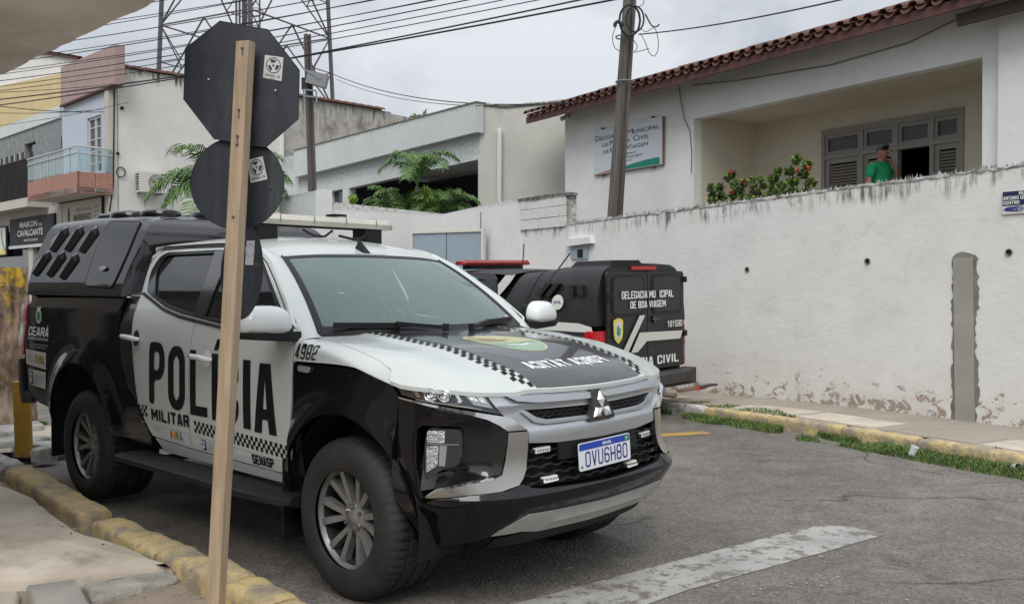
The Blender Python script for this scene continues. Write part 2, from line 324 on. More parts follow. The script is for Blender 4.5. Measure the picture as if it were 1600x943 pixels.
# ---------------- more materials ----------------
def stained(n,base,dark,top=None,low=None,patch=None,ts=.35,bh=.5,bump=.35,rough=.9,streak=0.5,zoff=0,brk=(.36,.26,.20)):
    """plaster whose soot hangs from the coping and whose paint flakes off near the foot; coordinates are metres on the wall (u, z)"""
    m,t,b=newmat(n); N=t.nodes; Lk=t.links
    b.inputs['Roughness'].default_value=rough; b.inputs['Specular IOR Level'].default_value=.25
    g=N.new('ShaderNodeUVMap'); sp=N.new('ShaderNodeSeparateXYZ'); Lk.new(g.outputs[0],sp.inputs[0])
    def noise(sc,sx=1,sy=1,det=6,ro=.6,dist=0):
        mp=N.new('ShaderNodeMapping'); mp.inputs['Scale'].default_value=(sx,sy,1); Lk.new(g.outputs[0],mp.inputs[0])
        n_=N.new('ShaderNodeTexNoise'); n_.inputs['Scale'].default_value=sc; n_.inputs['Detail'].default_value=det; n_.inputs['Roughness'].default_value=ro; n_.inputs['Distortion'].default_value=dist; Lk.new(mp.outputs[0],n_.inputs['Vector']); return n_.outputs[0]
    def mr(x,a,b_,c=0,d=1):
        q=N.new('ShaderNodeMapRange'); q.inputs[1].default_value=a;q.inputs[2].default_value=b_;q.inputs[3].default_value=c;q.inputs[4].default_value=d; Lk.new(x,q.inputs[0]); return q.outputs[0]
    def mth(op,x,y):
        q=N.new('ShaderNodeMath'); q.operation=op
        for i,w in enumerate((x,y)):
            if isinstance(w,(int,float)): q.inputs[i].default_value=w
            else: Lk.new(w,q.inputs[i])
        return q.outputs[0]
    def mix(f,a,c):
        q=N.new('ShaderNodeMix'); q.data_type='RGBA'; Lk.new(f,q.inputs[0])
        for k,w in (('A',a),('B',c)):
            if isinstance(w,tuple): q.inputs[k].default_value=(*w,1)
            else: Lk.new(w,q.inputs[k])
        return q.outputs[2]
    col=mix(mr(noise(1.3),.35,.7),base,tuple(x*.90 for x in base))
    col=mix(mth('MULTIPLY',mr(noise(5,1,1.6,8,.7),.52,.72),.35),col,tuple(x*.72 for x in base))
    h=None
    uvy=sp.outputs[1]
    if top is not None: # distance below the coping is stored in the second uv layer
        g2=N.new('ShaderNodeUVMap'); g2.uv_map='below'; s2=N.new('ShaderNodeSeparateXYZ'); Lk.new(g2.outputs[0],s2.inputs[0])
        st=noise(7,1,.10,7,.7,.3); ln=noise(2.2,1,.01,4,.6)
        reach=mr(ln,.30,.75,.04,top)
        near=mth('SUBTRACT',1,mth('DIVIDE',s2.outputs[1],reach)); near=mth('MAXIMUM',near,0)
        f=mth('MULTIPLY',mr(st,.485,.62),mth('MINIMUM',mth('MULTIPLY',near,2.2),1))
        edge=mth('MULTIPLY',mr(s2.outputs[1],.0,.06,1,0),mr(noise(14),.40,.6))
        f=mth('MAXIMUM',mth('MULTIPLY',f,streak),mth('MULTIPLY',edge,.7))
        col=mix(f,col,dark)
    if low:
        g3=N.new('ShaderNodeUVMap'); g3.uv_map='foot'; s3=N.new('ShaderNodeSeparateXYZ'); Lk.new(g3.outputs[0],s3.inputs[0])
        lowf=mr(s3.outputs[1],0.0,low,1,0)
        fl=mth('ADD',noise(6.5,1,1.2,9,.74,.5),mth('MULTIPLY',lowf,.16))
        ff=mth('MULTIPLY',mr(fl,.655,.675),mr(s3.outputs[1],low*1.1,low*.6,0,1))
        wash=mth('MULTIPLY',mth('MULTIPLY',mr(noise(3.1,1,1,7,.6),.35,.65),mr(s3.outputs[1],0,low*1.2,1,0)),.55)
        col=mix(wash,col,(.50,.43,.35))
        col=mix(ff,col,mix(mr(noise(9,1,1,4),.4,.6),brk,(.33,.29,.25)))
        rim=mth('MULTIPLY',mr(fl,.63,.655),mr(s3.outputs[1],low*1.1,low*.6,0,.5)); h=mth('SUBTRACT',1,ff)
    if patch:
        pf=mr(noise(patch[1],1,1,8,.7),patch[2],patch[3]); col=mix(pf,col,patch[0])
    Lk.new(col,b.inputs['Base Color'])
    bn=noise(11,1,1.3,9,.65)
    hh=mth('ADD',mth('MULTIPLY',bn,.6),mth('MULTIPLY',noise(2.4,1,1,4,.5),.9))
    if h is not None: hh=mth('ADD',hh,mth('MULTIPLY',h,.5))
    bb=N.new('ShaderNodeBump'); bb.inputs['Strength'].default_value=bump; bb.inputs['Distance'].default_value=.02; Lk.new(hh,bb.inputs['Height']); Lk.new(bb.outputs[0],b.inputs['Normal'])
    return m
stained('street_plaster',(.74,.735,.71),(.10,.095,.085),top=.45,low=.50,bump=.38,streak=.9,patch=((.66,.645,.61),2.6,.59,.63))
stained('block_plaster',(.70,.695,.67),(.16,.15,.14),top=.10,bump=.9,streak=.5)
stained('house_white',(.80,.80,.78),(.30,.28,.26),bump=.1)
stained('house_cream',(.66,.61,.51),(.30,.28,.26),bump=.08)
stained('lot_white',(.74,.745,.73),(.30,.28,.26),top=.12,bump=.15,streak=.35)
stained('grey_house',(.60,.635,.64),(.35,.37,.37),top=.35,bump=.1,streak=.18)
stained('grey_house_side',(.56,.555,.51),(.35,.34,.32),top=.1,bump=.12,streak=.2)
stained('gable_clean',(.70,.695,.65),(.05,.05,.05),top=.9,bump=.12,streak=.9)
stained('gable_grimy',(.46,.44,.40),(.10,.095,.09),top=2.2,bump=.25,streak=.9,patch=((.20,.19,.18),1.3,.48,.68))
stained('pale_blue_wall',(.50,.55,.63),(.3,.3,.3),bump=.05)
stained('cream_wall',(.52,.50,.44),(.3,.3,.3),bump=.05)
stained('yellow_wall',(.66,.53,.30),(.3,.3,.3),bump=.05)
mat('stone_grey',(.22,.23,.235),.8,var=.35,vs=14,aniso=(1,1,.4),bump=.4,bs=30,bdist=.02)
mat('mauve',(.36,.26,.24),.7,var=.08,vs=3); mat('clay_tile_panel',(.36,.185,.135),.6,var=.2,vs=9)
mat('roof_clay',(.125,.056,.040),.85,var=.55,vs=7,wear=((.03,.022,.02),5,.5,.72),bump=.4,bs=40,bdist=.01)
mat('eave_board',(.105,.042,.037),.7,var=.25,vs=5)
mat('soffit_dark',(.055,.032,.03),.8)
def asphalt():
    m,t,b=newmat('asphalt'); N=t.nodes; Lk=t.links; b.inputs['Roughness'].default_value=.93; b.inputs['Specular IOR Level'].default_value=.3
    c=N.new('ShaderNodeTexCoord')
    def tex(kind,sc,**k):
        n=N.new(kind); n.inputs['Scale'].default_value=sc
        for a,v in k.items(): n.inputs[a].default_value=v
        Lk.new(c.outputs['Object'],n.inputs['Vector']); return n
    def ramp(x,p0,c0,p1,c1):
        r=N.new('ShaderNodeValToRGB'); r.color_ramp.elements[0].position=p0; r.color_ramp.elements[0].color=(*c0,1); r.color_ramp.elements[1].position=p1; r.color_ramp.elements[1].color=(*c1,1); Lk.new(x,r.inputs[0]); return r.outputs[0]
    def mul(a,b_,f=1):
        q=N.new('ShaderNodeMix'); q.data_type='RGBA'; q.blend_type='MULTIPLY'; q.inputs[0].default_value=f; Lk.new(a,q.inputs['A']); Lk.new(b_,q.inputs['B']); return q.outputs[2]
    big=ramp(tex('ShaderNodeTexNoise',.35,Detail=7,Roughness=.6).outputs[0],.33,(.165,.156,.144),.68,(.265,.250,.228))
    mid=ramp(tex('ShaderNodeTexNoise',2.6,Detail=9,Roughness=.72,Distortion=.6).outputs[0],.30,(.66,.65,.64),.62,(1.08,1.06,1.03))
    st=tex('ShaderNodeTexVoronoi',62); grain=ramp(st.outputs['Color'],.15,(.62,.62,.62),.9,(1.22,1.2,1.16))
    fine=ramp(tex('ShaderNodeTexNoise',150,Detail=3).outputs[0],.35,(.7,.7,.7),.65,(1.25,1.25,1.25))
    col=mul(mul(mul(big,mid),grain,.8),fine,.75)
    w=N.new('ShaderNodeTexNoise'); w.inputs['Scale'].default_value=1.6; w.inputs['Detail'].default_value=5; Lk.new(c.outputs['Object'],w.inputs['Vector'])
    vm=N.new('ShaderNodeVectorMath'); vm.operation='SCALE'; vm.inputs['Scale'].default_value=.55; Lk.new(w.outputs['Color'],vm.inputs[0]); va=N.new('ShaderNodeVectorMath'); Lk.new(c.outputs['Object'],va.inputs[0]); Lk.new(vm.outputs[0],va.inputs[1])
    cv=N.new('ShaderNodeTexVoronoi'); cv.feature='DISTANCE_TO_EDGE'; cv.inputs['Scale'].default_value=.55; Lk.new(va.outputs[0],cv.inputs['Vector'])
    cr_=ramp(cv.outputs['Distance'],.0,(.42,.40,.38),.012,(1,1,1)); msk=ramp(tex('ShaderNodeTexNoise',.5,Detail=4).outputs[0],.50,(1,1,1),.56,(0,0,0))
    q=N.new('ShaderNodeMix'); q.data_type='RGBA'; q.blend_type='MULTIPLY'; inv=N.new('ShaderNodeInvert'); Lk.new(msk,inv.inputs['Color']); Lk.new(inv.outputs[0],q.inputs[0]); Lk.new(col,q.inputs['A']); Lk.new(cr_,q.inputs['B'])
    Lk.new(q.outputs[2],b.inputs['Base Color'])
    h=N.new('ShaderNodeMath'); h.operation='ADD'; Lk.new(st.outputs['Distance'],h.inputs[0]); f2=tex('ShaderNodeTexNoise',14,Detail=8,Roughness=.7); Lk.new(f2.outputs[0],h.inputs[1])
    bb=N.new('ShaderNodeBump'); bb.inputs['Strength'].default_value=.75; bb.inputs['Distance'].default_value=.012; Lk.new(h.outputs[0],bb.inputs['Height']); Lk.new(bb.outputs[0],b.inputs['Normal'])
asphalt()
mat('pavement',(.36,.31,.25),.92,col2=(.28,.25,.21),vs=1.6,bump=.5,bs=30,wear=((.34,.31,.27),1.2,.5,.7))
mat('slab_concrete',(.60,.53,.44),.92,col2=(.42,.36,.29),vs=2.2,bump=.6,bs=26,bdist=.015,wear=((.24,.21,.18),3,.56,.75))
mat('dirt',(.34,.28,.22),.98,col2=(.24,.195,.155),vs=4,bump=.8,bs=40,bdist=.02)
mat('kerb_yellow',(.56,.43,.21),.85,var=.10,vs=7,bump=.8,bs=26,bdist=.02,wear=((.30,.26,.20),5.2,.46,.60))
mat('kerb_stone',(.36,.34,.30),.92,var=.25,vs=7,bump=.8,bs=22,bdist=.03,wear=((.12,.11,.10),4,.52,.68))
mat('kerb_white',(.50,.49,.46),.92,var=.15,vs=7,bump=.8,bs=22,bdist=.03,wear=((.15,.14,.12),4,.50,.64))
mat('road_paint',(.37,.36,.34),.85,bump=.6,bs=55,var=.15,vs=3,wear=((.17,.155,.14),9,.50,.58))
mat('road_yellow',(.42,.26,.07),.85,wear=((.14,.125,.11),6,.50,.66))
mat('grass',(.085,.155,.035),.8,var=.5,vs=3); mat('grass_dry',(.16,.15,.05),.85)
mat('leaf_palm',(.09,.175,.045),.55,var=.4,vs=5); mat('leaf_dark',(.035,.075,.028),.6,var=.45,vs=4); mat('leaf_bright',(.20,.32,.05),.6,var=.3,vs=6)
mat('leaf_shrub',(.08,.12,.035),.55,var=.5,vs=9); mat('flower_red',(.40,.035,.025),.6,var=.3,vs=20); mat('flower_orange',(.50,.13,.04),.6)
mat('trunk_palm',(.18,.16,.12),.9,bump=.6,bs=12,var=.3)
mat('bark',(.44,.32,.22),.95,col2=(.13,.09,.07),vs=5,aniso=(1,1,.45),bump=1,bs=8,bdist=.06,wear=((.56,.46,.38),3,.5,.68))
mat('bark_painted',(.62,.40,.05),.9,bump=1,bs=9,bdist=.05,wear=((.19,.14,.10),4,.48,.6))
mat('post_yellow',(.46,.27,.03),.6,var=.12,vs=4,wear=((.16,.12,.06),5,.56,.7))
mat('pole_concrete',(.155,.14,.125),.9,col2=(.07,.062,.06),vs=2.2,aniso=(6,6,.35),bump=.4,bs=20)
mat('wood_post',(.49,.37,.245),.75,col2=(.30,.225,.15),vs=3.5,aniso=(9,9,.6),bump=.35,bs=18,fac=(.3,.7))
mat('sign_back',(.018,.021,.030),.55,var=.35,vs=7,aniso=(2,2,.6),wear=((.06,.063,.07),3.5,.52,.80))
mat('sign_back_worn',(.018,.021,.028),.5,var=.3,vs=7,aniso=(4,1,.3),wear=((.085,.087,.092),2.2,.5,.75))
mat('sticker_white',(.55,.56,.54),.6); mat('bolt',(.10,.095,.09),.5,.3)
mat('cable',(.012,.012,.014),.6); mat('cable_grey',(.10,.10,.10),.6)
mat('tower_steel',(.10,.095,.105),.6,.3,wear=((.13,.08,.07),1.2,.5,.66)); mat('steel_grey',(.25,.26,.27),.5,.6)
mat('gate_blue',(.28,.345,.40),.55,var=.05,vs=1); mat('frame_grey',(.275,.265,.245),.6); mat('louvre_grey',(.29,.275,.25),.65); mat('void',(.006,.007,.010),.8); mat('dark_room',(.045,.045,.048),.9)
mat('window_frame_w',(.55,.56,.55),.5); mat('glass_dark',(.02,.024,.028),.08,coat=.6); mat('transom_glass',(.035,.04,.045),.25,bump=.8,bs=60,bdist=.01,coat=.4)
mat('sign_board',(.60,.635,.69),.45); mat('sign_green',(.0,.23,.15),.45); mat('sign_coral',(.50,.20,.16),.5); mat('sign_text',(.02,.022,.03),.5); mat('metal_rust',(.20,.13,.09),.7)
mat('shop_black',(.016,.016,.018),.65,var=.4,vs=3); mat('shop_cream',(.50,.46,.38),.6); mat('aluminium',(.55,.55,.54),.4,.5)
mat('plastic_ac',(.58,.58,.55),.5); mat('pvc',(.62,.60,.55),.4); mat('soffit',(.80,.74,.66),.9,var=.18,vs=1.5,bump=.2,wear=((.60,.54,.47),2,.5,.75)); mat('slab_edge',(.07,.055,.05),.95,bump=1,bs=14,bdist=.05,var=.5,vs=8)
mat('shard_glass',(.30,.32,.30),.25,spec=.6); mat('mortar',(.40,.39,.37),.95,var=.35,vs=9,bump=1,bs=20,bdist=.03,wear=((.07,.065,.06),6,.48,.64))
mat('new_concrete',(.31,.30,.265),.9,var=.07,vs=4,bump=.2); mat('wet_mortar',(.185,.18,.155),.92,var=.25,vs=7,bump=.6)
mat('skin',(.30,.145,.10),.55,var=.1,vs=20); mat('shirt_green',(.0,.25,.10),.8,var=.15,vs=6); mat('hair',(.10,.095,.09),.8,var=.5,vs=30); mat('trousers',(.05,.055,.07),.85); mat('cap_blue',(.10,.42,.58),.7)
mat('bumper_dusty',(.05,.047,.044),.7,var=.3,vs=5)
mat('scoop_lit',(.13,.13,.13),.4)  # black scoops' sky-lit face, its light put into a paler grey
mat('black_van_paint',(.019,.019,.020),.5,var=.3,vs=3,bump=.12,bs=30); mat('van_white',(.60,.60,.56),.5); mat('wall_behind',(.34,.29,.24),.85,var=.15,vs=1)
mat('cup',(.6,.66,.66),.3)
# ---------------- laying out: street frame and sight lines onto vertical planes ----------------
SD=Vector((-.5397,.8419,0)); SN=Vector((-.8419,-.5397,0))      # along the street (away), and facing the street
def sight(px,py):
    a=(px-800)/FPX; b=-(py-471.5)/FPX; p=-R(1); return Vector((a,math.cos(p)-b*math.sin(p),math.sin(p)+b*math.cos(p)))
CAMP=Vector((0,0,CAMH))
def uz(px,py,P,D):
    """(distance along D from P, height) where the sight line meets the vertical plane through P along D"""
    n=Vector((D.y,-D.x,0)); d=sight(px,py); t=(P-CAMP).dot(n)/d.dot(n); q=CAMP+d*t-P; return (q.dot(D),q.z+P.z)
def ghit(px,py,z=0):
    d=sight(px,py); t=(z-CAMH)/d.z; q=CAMP+d*t; return Vector((q.x,q.y,z))
def gz(x,y):
    s=x*SD.x+y*SD.y
    if s<5.5: return 0.0
    t=s-5.5; return -.027*(t*t/4 if t<2 else t-1) if t<36 else -.945
def plane_fn(P,D,N): return lambda u,z,o: (P.x+D.x*u+N.x*o,P.y+D.y*u+N.y*o,z)
def wall(name,contours,P,D,N,thick,mt,parent=None,px=False,top=None,foot=None,grid=0,off=0,**k):
    """a vertical slab: contours in (u,z) or in photograph pixels met with its plane"""
    if px: contours=[[uz(a,b,P,D) for a,b in c] for c in contours]
    o=drape(name,contours,plane_fn(P,D,N),mt,parent,grid,thick,off,angle=30,**k)
    me=o.data
    for n_ in ('UVMap','below','foot'): me.uv_layers.new(name=n_)
    uvs=[me.uv_layers[n_].data for n_ in ('UVMap','below','foot')]
    C0=contours[0] if isinstance(contours,list) else None
    for l in me.loops:
        co=me.vertices[l.vertex_index].co; d=co-Vector((P.x,P.y,0)); u=d.dot(D)+d.dot(N)*.7; z=co.z
        uvs[0][l.index].uv=(u,z); uvs[1][l.index].uv=(u,(top(u) if callable(top) else top)-z if top is not None else 9); uvs[2][l.index].uv=(u,z-(foot(u) if callable(foot) else foot) if foot is not None else 9)
    return o
# ---------------- ground, pavements, kerbs ----------------
KF=Vector((4.12,7.5,0)); KD=Vector((-2.22,3.8,0)).normalized(); KN=Vector((-KD.y,KD.x,0))*1   # far kerb; KN points to the road
if KN.dot(Vector((-1,-1,0)))<0: KN=-KN
g=MB()
xs_=sorted(set([-90,-60,-40,-30]+[i*1.0 for i in range(-24,25)]+[30,40,60,90])); ys_=sorted(set([-30,-15,-8]+[i*1.0 for i in range(-5,50)]+[55,60,70,90,120,200]))
v=[(x,y,gz(x,y)-.0) for x in xs_ for y in ys_]; n=len(ys_)
mesh('road',v,[(i*n+j,(i+1)*n+j,(i+1)*n+j+1,i*n+j+1) for i in range(len(xs_)-1) for j in range(n-1)],'asphalt',kind='structure')
v=[(x,y,-3) for x,y in ((-900,-900),(900,-900),(900,900),(-900,900))]; mesh('ground',v,[(0,1,2,3)],'dirt',kind='structure')
# far pavement
fs=empty('far_pavement',(0,0,0),kind='structure')
WP=Vector((4.94,8.98,0))
def kpt(s,o=0,z=0): p=KF+KD*s+KN*o; return Vector((p.x,p.y,gz(p.x,p.y)+z))
rows=[]
for i in range(0,34):
    s=-6+i*.6; a=kpt(s,-.15); k=(a-WP).dot(SD); 
    b=WP+SD*k
    rows.append((a,Vector((b.x,b.y,0))))
m=MB(); v=[];f=[]
for a,b in rows:
    for t in (0,.34,.67,1.02): p=a.lerp(b,t); v.append((p.x,p.y,gz(p.x,p.y)+.128+random.uniform(-.004,.004)))
for i in range(len(rows)-1):
    for j in range(3): f.append((i*4+j,(i+1)*4+j,(i+1)*4+j+1,i*4+j+1))
mesh('paving',v,f,'pavement',fs,smooth=False)
# paving joints as sunken strips are left between separate flags near the kerb
for i in range(11):
    s=-2.6+i*1.05; a=kpt(s,-.20);b=kpt(s+.98,-.20);c=kpt(s+.98,-.72);d=kpt(s,-.72)
    z=lambda p:(p.x,p.y,gz(p.x,p.y)+.132+random.uniform(0,.006)); z2=lambda p:(p.x,p.y,gz(p.x,p.y)+.10)
    m=MB(); m.hexa([z2(a),z2(b),z2(c),z2(d)],[z(a),z(b),z(c),z(d)]); m.build('paving_slab','slab_concrete' if i%3 else 'pavement',fs,smooth=False)
from mathutils import noise as _nz
def rough_stone(name,P0,P1,N,w,z0,z1,mt,parent,jit=.012,seg=4,dip=0,seed=0,prof=None):
    seg=max(8,int((P1-P0).length/.05))
    """a dressed stone from P0 to P1, width w towards N, with worn, uneven faces"""
    rr=random.Random(seed); L_=(P1-P0).length; D=(P1-P0)/L_; v=[];f=[]
    pr=prof or [(0,z0),(0,z1*.55),(.0,z1-.03),(.012,z1-.010),(.03,z1-.002),(w*.35,z1+.002),(w*.7,z1),(w-.028,z1-.003),(w-.010,z1-.012),(w,z1-.03),(w+.004,z1*.5),(w,z0)]
    for i in range(seg+1):
        t=i/seg; e_=.018 if i in(0,seg) else 0
        for (o,z) in pr:
            q=P0+D*(L_*t)+N*o; nv=lambda k,ph:(_nz.noise(Vector((q.x*k+ph,q.y*k,z*k*1.6+seed)))+.45*_nz.noise(Vector((q.x*k*3+ph,q.y*k*3,z*k*4))))*jit*.7
            p=q+N*nv(7,0); v.append((p.x,p.y,p.z+z-(e_*.7 if z>z1*.5 else 0)+(nv(6,5) if z>z0+.01 else 0)))
    k=len(pr)
    for i in range(seg):
        for q in range(k-1): f.append((i*k+q,(i+1)*k+q,(i+1)*k+q+1,i*k+q+1))
    f.append(tuple(range(k))); f.append(tuple(range(seg*k,(seg+1)*k)))
    o=mesh(name,v,f,mt,parent,angle=75,recalc=True); return o
s=-3.2; q=0
while s<13:
    L_=random.uniform(.7,1.0); yel=s<2.82
    if not yel: L_=random.uniform(.28,.5)
    a=kpt(s+.012); b=kpt(s+L_-.012)
    if (not yel) or q%1==0:
        rough_stone('kerb_stone',a-KN*.0,b-KN*.0,-KN,.15,-.12,.135 if yel else .14,'kerb_yellow' if yel else ('kerb_white' if s<4.2 else 'kerb_stone'),fs,.008 if yel else .02,5,seed=q)
    s+=L_; q+=1
# near pavement and its battered yellow kerb (pixels read on the ground)
ns=empty('near_pavement',(0,0,0),kind='structure')
kp=[ghit(a,b,.13) for a,b in ((-60,700),(0,726),(62,748),(128,800),(205,832),(285,878),(330,896),(372,918),(432,950),(520,1010),(640,1110))]
inner=[]
for i,p in enumerate(kp):
    d=(kp[min(i+1,len(kp)-1)]-kp[max(i-1,0)]); d.z=0; d.normalize(); inner.append(Vector((-d.y,d.x,0)))
sgn=-1 if inner[3].dot(Vector((-1,-1,0)))<0 else 1
inner=[v_*sgn for v_ in inner]
def stone_between(i0,t0,i1,t1,mt,seed,h=.13,w=.17,jit=.016,kind='kerb_stone'):
    P0=kp[i0].lerp(kp[i0+1],t0); P1=kp[i1].lerp(kp[i1+1],t1); P0=Vector((P0.x,P0.y,0));P1=Vector((P1.x,P1.y,0)); N=(inner[i0]+inner[i1]).normalized()
    rough_stone(kind,P0-N*.17,P1-N*.17,N,w,-.1,h,mt,ns,jit,6,seed=seed)
stone_between(0,0,1,.12,'kerb_white',1,.135,.2,.02)
stone_between(1,.2,3,.02,'kerb_yellow',2,.135,.19)
stone_between(3,.25,4,.50,'kerb_yellow',3,.12,.18,.02)
stone_between(4,.52,5,.30,'kerb_yellow',4,.13,.17,.018)
stone_between(5,.34,6,.55,'kerb_yellow',5,.145,.19,.02)
stone_between(6,.6,7,.75,'kerb_yellow',6,.135,.19,.018)
stone_between(7,.8,9,.2,'kerb_yellow',7,.13,.18,.018); stone_between(9,.23,9,.95,'kerb_yellow',8,.13,.18)
def gp(px,py,z): q=ghit(px,py,z); return (q.x,q.y,z)
# dirt apron under it
ap=[ghit(a,b,.02) for a,b in ((-60,705),(62,760),(130,812),(205,845),(290,890),(350,925),(440,975),(640,1120))]
v=[(p.x,p.y,.022) for p in ap]+[(p.x-3.2,p.y-3.2,.022) for p in ap]; n=len(ap)
mesh('bare_earth',v,[(i,i+1,n+i+1,n+i) for i in range(n-1)],'dirt',ns)
def bevel_slab(name,poly,z0,z1,mt,parent,jit=.012,seed=0,cut=.12):
    rr=random.Random(seed); P=[]
    for i,p in enumerate(poly):
        q=poly[(i+1)%len(poly)]; n_=max(1,int((Vector(p)-Vector(q)).length/cut))
        for k in range(n_): a=Vector(p).lerp(Vector(q),k/n_); P.append((a.x+rr.uniform(-jit,jit),a.y+rr.uniform(-jit,jit)))
    c=Vector((sum(p[0] for p in P)/len(P),sum(p[1] for p in P)/len(P))); n_=len(P)
    ins=[tuple(Vector(p)+(c-Vector(p)).normalized()*.02) for p in P]
    v=[(x,y,z0) for x,y in P]+[(x+rr.uniform(-jit,jit)*.5,y,z1-.018+rr.uniform(-jit,jit)*.5) for x,y in P]+[(x,y,z1+rr.uniform(-.003,.003)) for x,y in ins]
    f=[(i,(i+1)%n_,n_+(i+1)%n_,n_+i) for i in range(n_)]+[(n_+i,n_+(i+1)%n_,2*n_+(i+1)%n_,2*n_+i) for i in range(n_)]+[tuple(range(2*n_,3*n_))]
    return mesh(name,v,f,mt,parent,angle=50,recalc=True)
gq=lambda a,b,z:tuple(ghit(a,b,z)[:2])
bevel_slab('concrete_slab',[gq(-160,720,.085),gq(0,757,.085),gq(50,775,.085),gq(118,830,.085),gq(200,855,.085),gq(272,888,.085),gq(262,880,.085),gq(118,897,.085),gq(0,905,.085),gq(-300,930,.085)],-.02,.085,'slab_concrete',ns,.006,3)
bevel_slab('concrete_ledge',[gq(125,912,.05),gq(270,885,.05),gq(285,893,.05),gq(268,905,.05),gq(150,935,.05)],-.02,.05,'kerb_stone',ns,.012,5)
bevel_slab('ramp_block',[gq(42,912,.10),gq(118,902,.10),gq(165,975,.10),gq(70,985,.10)],-.02,.10,'new_concrete',ns,.003,4)
bevel_slab('concrete_slab',[gq(-300,935,.06),gq(30,922,.06),gq(34,990,.06),gq(-300,1040,.06)],-.02,.06,'slab_concrete',ns,.008,6)
for i in range(12):
    px,py=random.choice([(random.uniform(150,330),random.uniform(905,945)),(random.uniform(90,230),random.uniform(815,850))]); p=ghit(px,py,.025 if py>890 else .088)
    s_=random.uniform(.008,.022); bevel_slab('rubble_stone',[(p.x+s_*math.cos(t)*random.uniform(.7,1.2),p.y+s_*math.sin(t)*random.uniform(.7,1.2)) for t in (0,1.2,2.4,3.6,4.9)],p.z-.012,p.z+s_*.35,'slab_concrete',ns,.001,i,.2)
# road markings
def marking(name,pts,mt,z=.004): 
    q=[ghit(a,b,0) for a,b in pts]; c=[(p.x,p.y) for p in q]
    return drape(name,[c],lambda u,v,o:(u,v,gz(u,v)+z),mt,None,.5,kind='structure')
marking('stop_line',[(735,962),(1000,891),(1150,852),(1272,822),(1300,821),(1335,824),(1382,836),(1345,846),(1290,862),(1200,887),(1080,920),(960,962)],'road_paint')
marking('parking_line',[(1010,676),(1100,671),(1113,676),(1010,681)],'road_yellow')
# stones and broken paving by the yellow post
for i,(a,b,r) in enumerate(((8,690,.3),(45,688,.26),(62,697,.2),(20,668,.35),(70,706,.12),(-10,680,.3))):
    p=ghit(a,b,.05); bevel_slab('broken_slab',[(p.x+r*math.cos(t)*random.uniform(.8,1.2),p.y+r*.8*math.sin(t)*random.uniform(.8,1.2)) for t in (.2,1.3,2.4,3.6,4.9)],-.03,.07+i*.006,'kerb_white',ns,.015,30+i)
far_l=[gp(-60,664,.02),gp(80,664,.02),gp(120,700,.02),gp(-60,710,.02)]
mesh('pavement_patch',far_l,[(0,1,2,3)],'slab_concrete',kind='structure')
# grass along the far kerb
def grass(name,spots,h0,h1,mt,seed=1,**k):
    rr=random.Random(seed); v=[];f=[]
    for (x,y,z,sc) in spots:
        a=rr.uniform(0,6.28); w=rr.uniform(.004,.009); h=rr.uniform(h0,h1)*sc; le=rr.uniform(.2,.9)*h; b=rr.uniform(0,6.28); c,s_=math.cos(a)*w,math.sin(a)*w; dx,dy=math.cos(b)*le,math.sin(b)*le
        i=len(v); v+=[(x-c,y-s_,z),(x+c,y+s_,z),(x-c*.7+dx*.4,y-s_*.7+dy*.4,z+h*.6),(x+c*.7+dx*.4,y+s_*.7+dy*.4,z+h*.6),(x+dx,y+dy,z+h)]
        f+=[(i,i+1,i+3,i+2),(i+2,i+3,i+4)]
    return mesh(name,v,f,mt,None,smooth=False,kind='stuff',**k)
sp=[];sp2=[]
from mathutils import noise as _nz
for i in range(34000):
    s=random.uniform(-3.2,6.5); w=(.42 if s<1.6 else .42-.05*(s-1.6)); o=abs(random.gauss(0,.45))*w
    cl=_nz.noise(Vector((s*1.9,o*4,0)))
    if s>1.2 and cl<-.05+.04*(s-1.2): continue
    if o>w*(.55+.55*_nz.noise(Vector((s*2.4,7,0)))+.25): continue
    p=kpt(s,o+.005); (sp if random.random()<.87 else sp2).append((p.x,p.y,p.z,1.25-o/w*.6))
for i in range(5200):
    s=random.uniform(-1.5,6.6); o=-random.uniform(.13,.42 if s>2.6 else .2)
    if _nz.noise(Vector((s*2.1,o*3,3)))<(.05 if s>2.4 else .22): continue
    p=kpt(s,o); (sp if random.random()<.8 else sp2).append((p.x,p.y,p.z+.125,.6))
for i in range(3800):
    a=random.uniform(-60,140); b=random.uniform(660,668); p=ghit(a,b,0); 
    if _nz.noise(Vector((p.x*3,p.y*3,0)))>.05: sp.append((p.x,p.y,.0,.7))
grass('grass',sp,.02,.065,'grass',1,label='green grass growing along the far kerb'); grass('dry_grass',sp2,.03,.07,'grass_dry',2,label='dry grass blades among the green at the far kerb')
lf=[]
for i in range(150):
    px,py=(random.uniform(180,360),random.uniform(890,942)) if i<70 else (random.uniform(1000,1600),random.uniform(735,760)) if i<90 else (random.uniform(420,1500),random.uniform(870,942))
    p=ghit(px,py,0); lf.append((p.x,p.y,.028 if i<70 else .006+gz(p.x,p.y)))
v=[];f=[]
for (x,y,z) in lf:
    a=random.uniform(0,6.28); l_=random.uniform(.008,.016); c,s_=math.cos(a)*l_,math.sin(a)*l_; i=len(v); v+=[(x-c,y-s_,z),(x-s_*.4,y+c*.4,z+.003),(x+c,y+s_,z+.002),(x+s_*.4,y-c*.4,z+.001)]; f.append((i,i+1,i+2,i+3))
mesh('fallen_leaves',v,f,'kerb_yellow',None,smooth=False,kind='stuff',label='tiny yellowed leaves scattered on the road and earth')
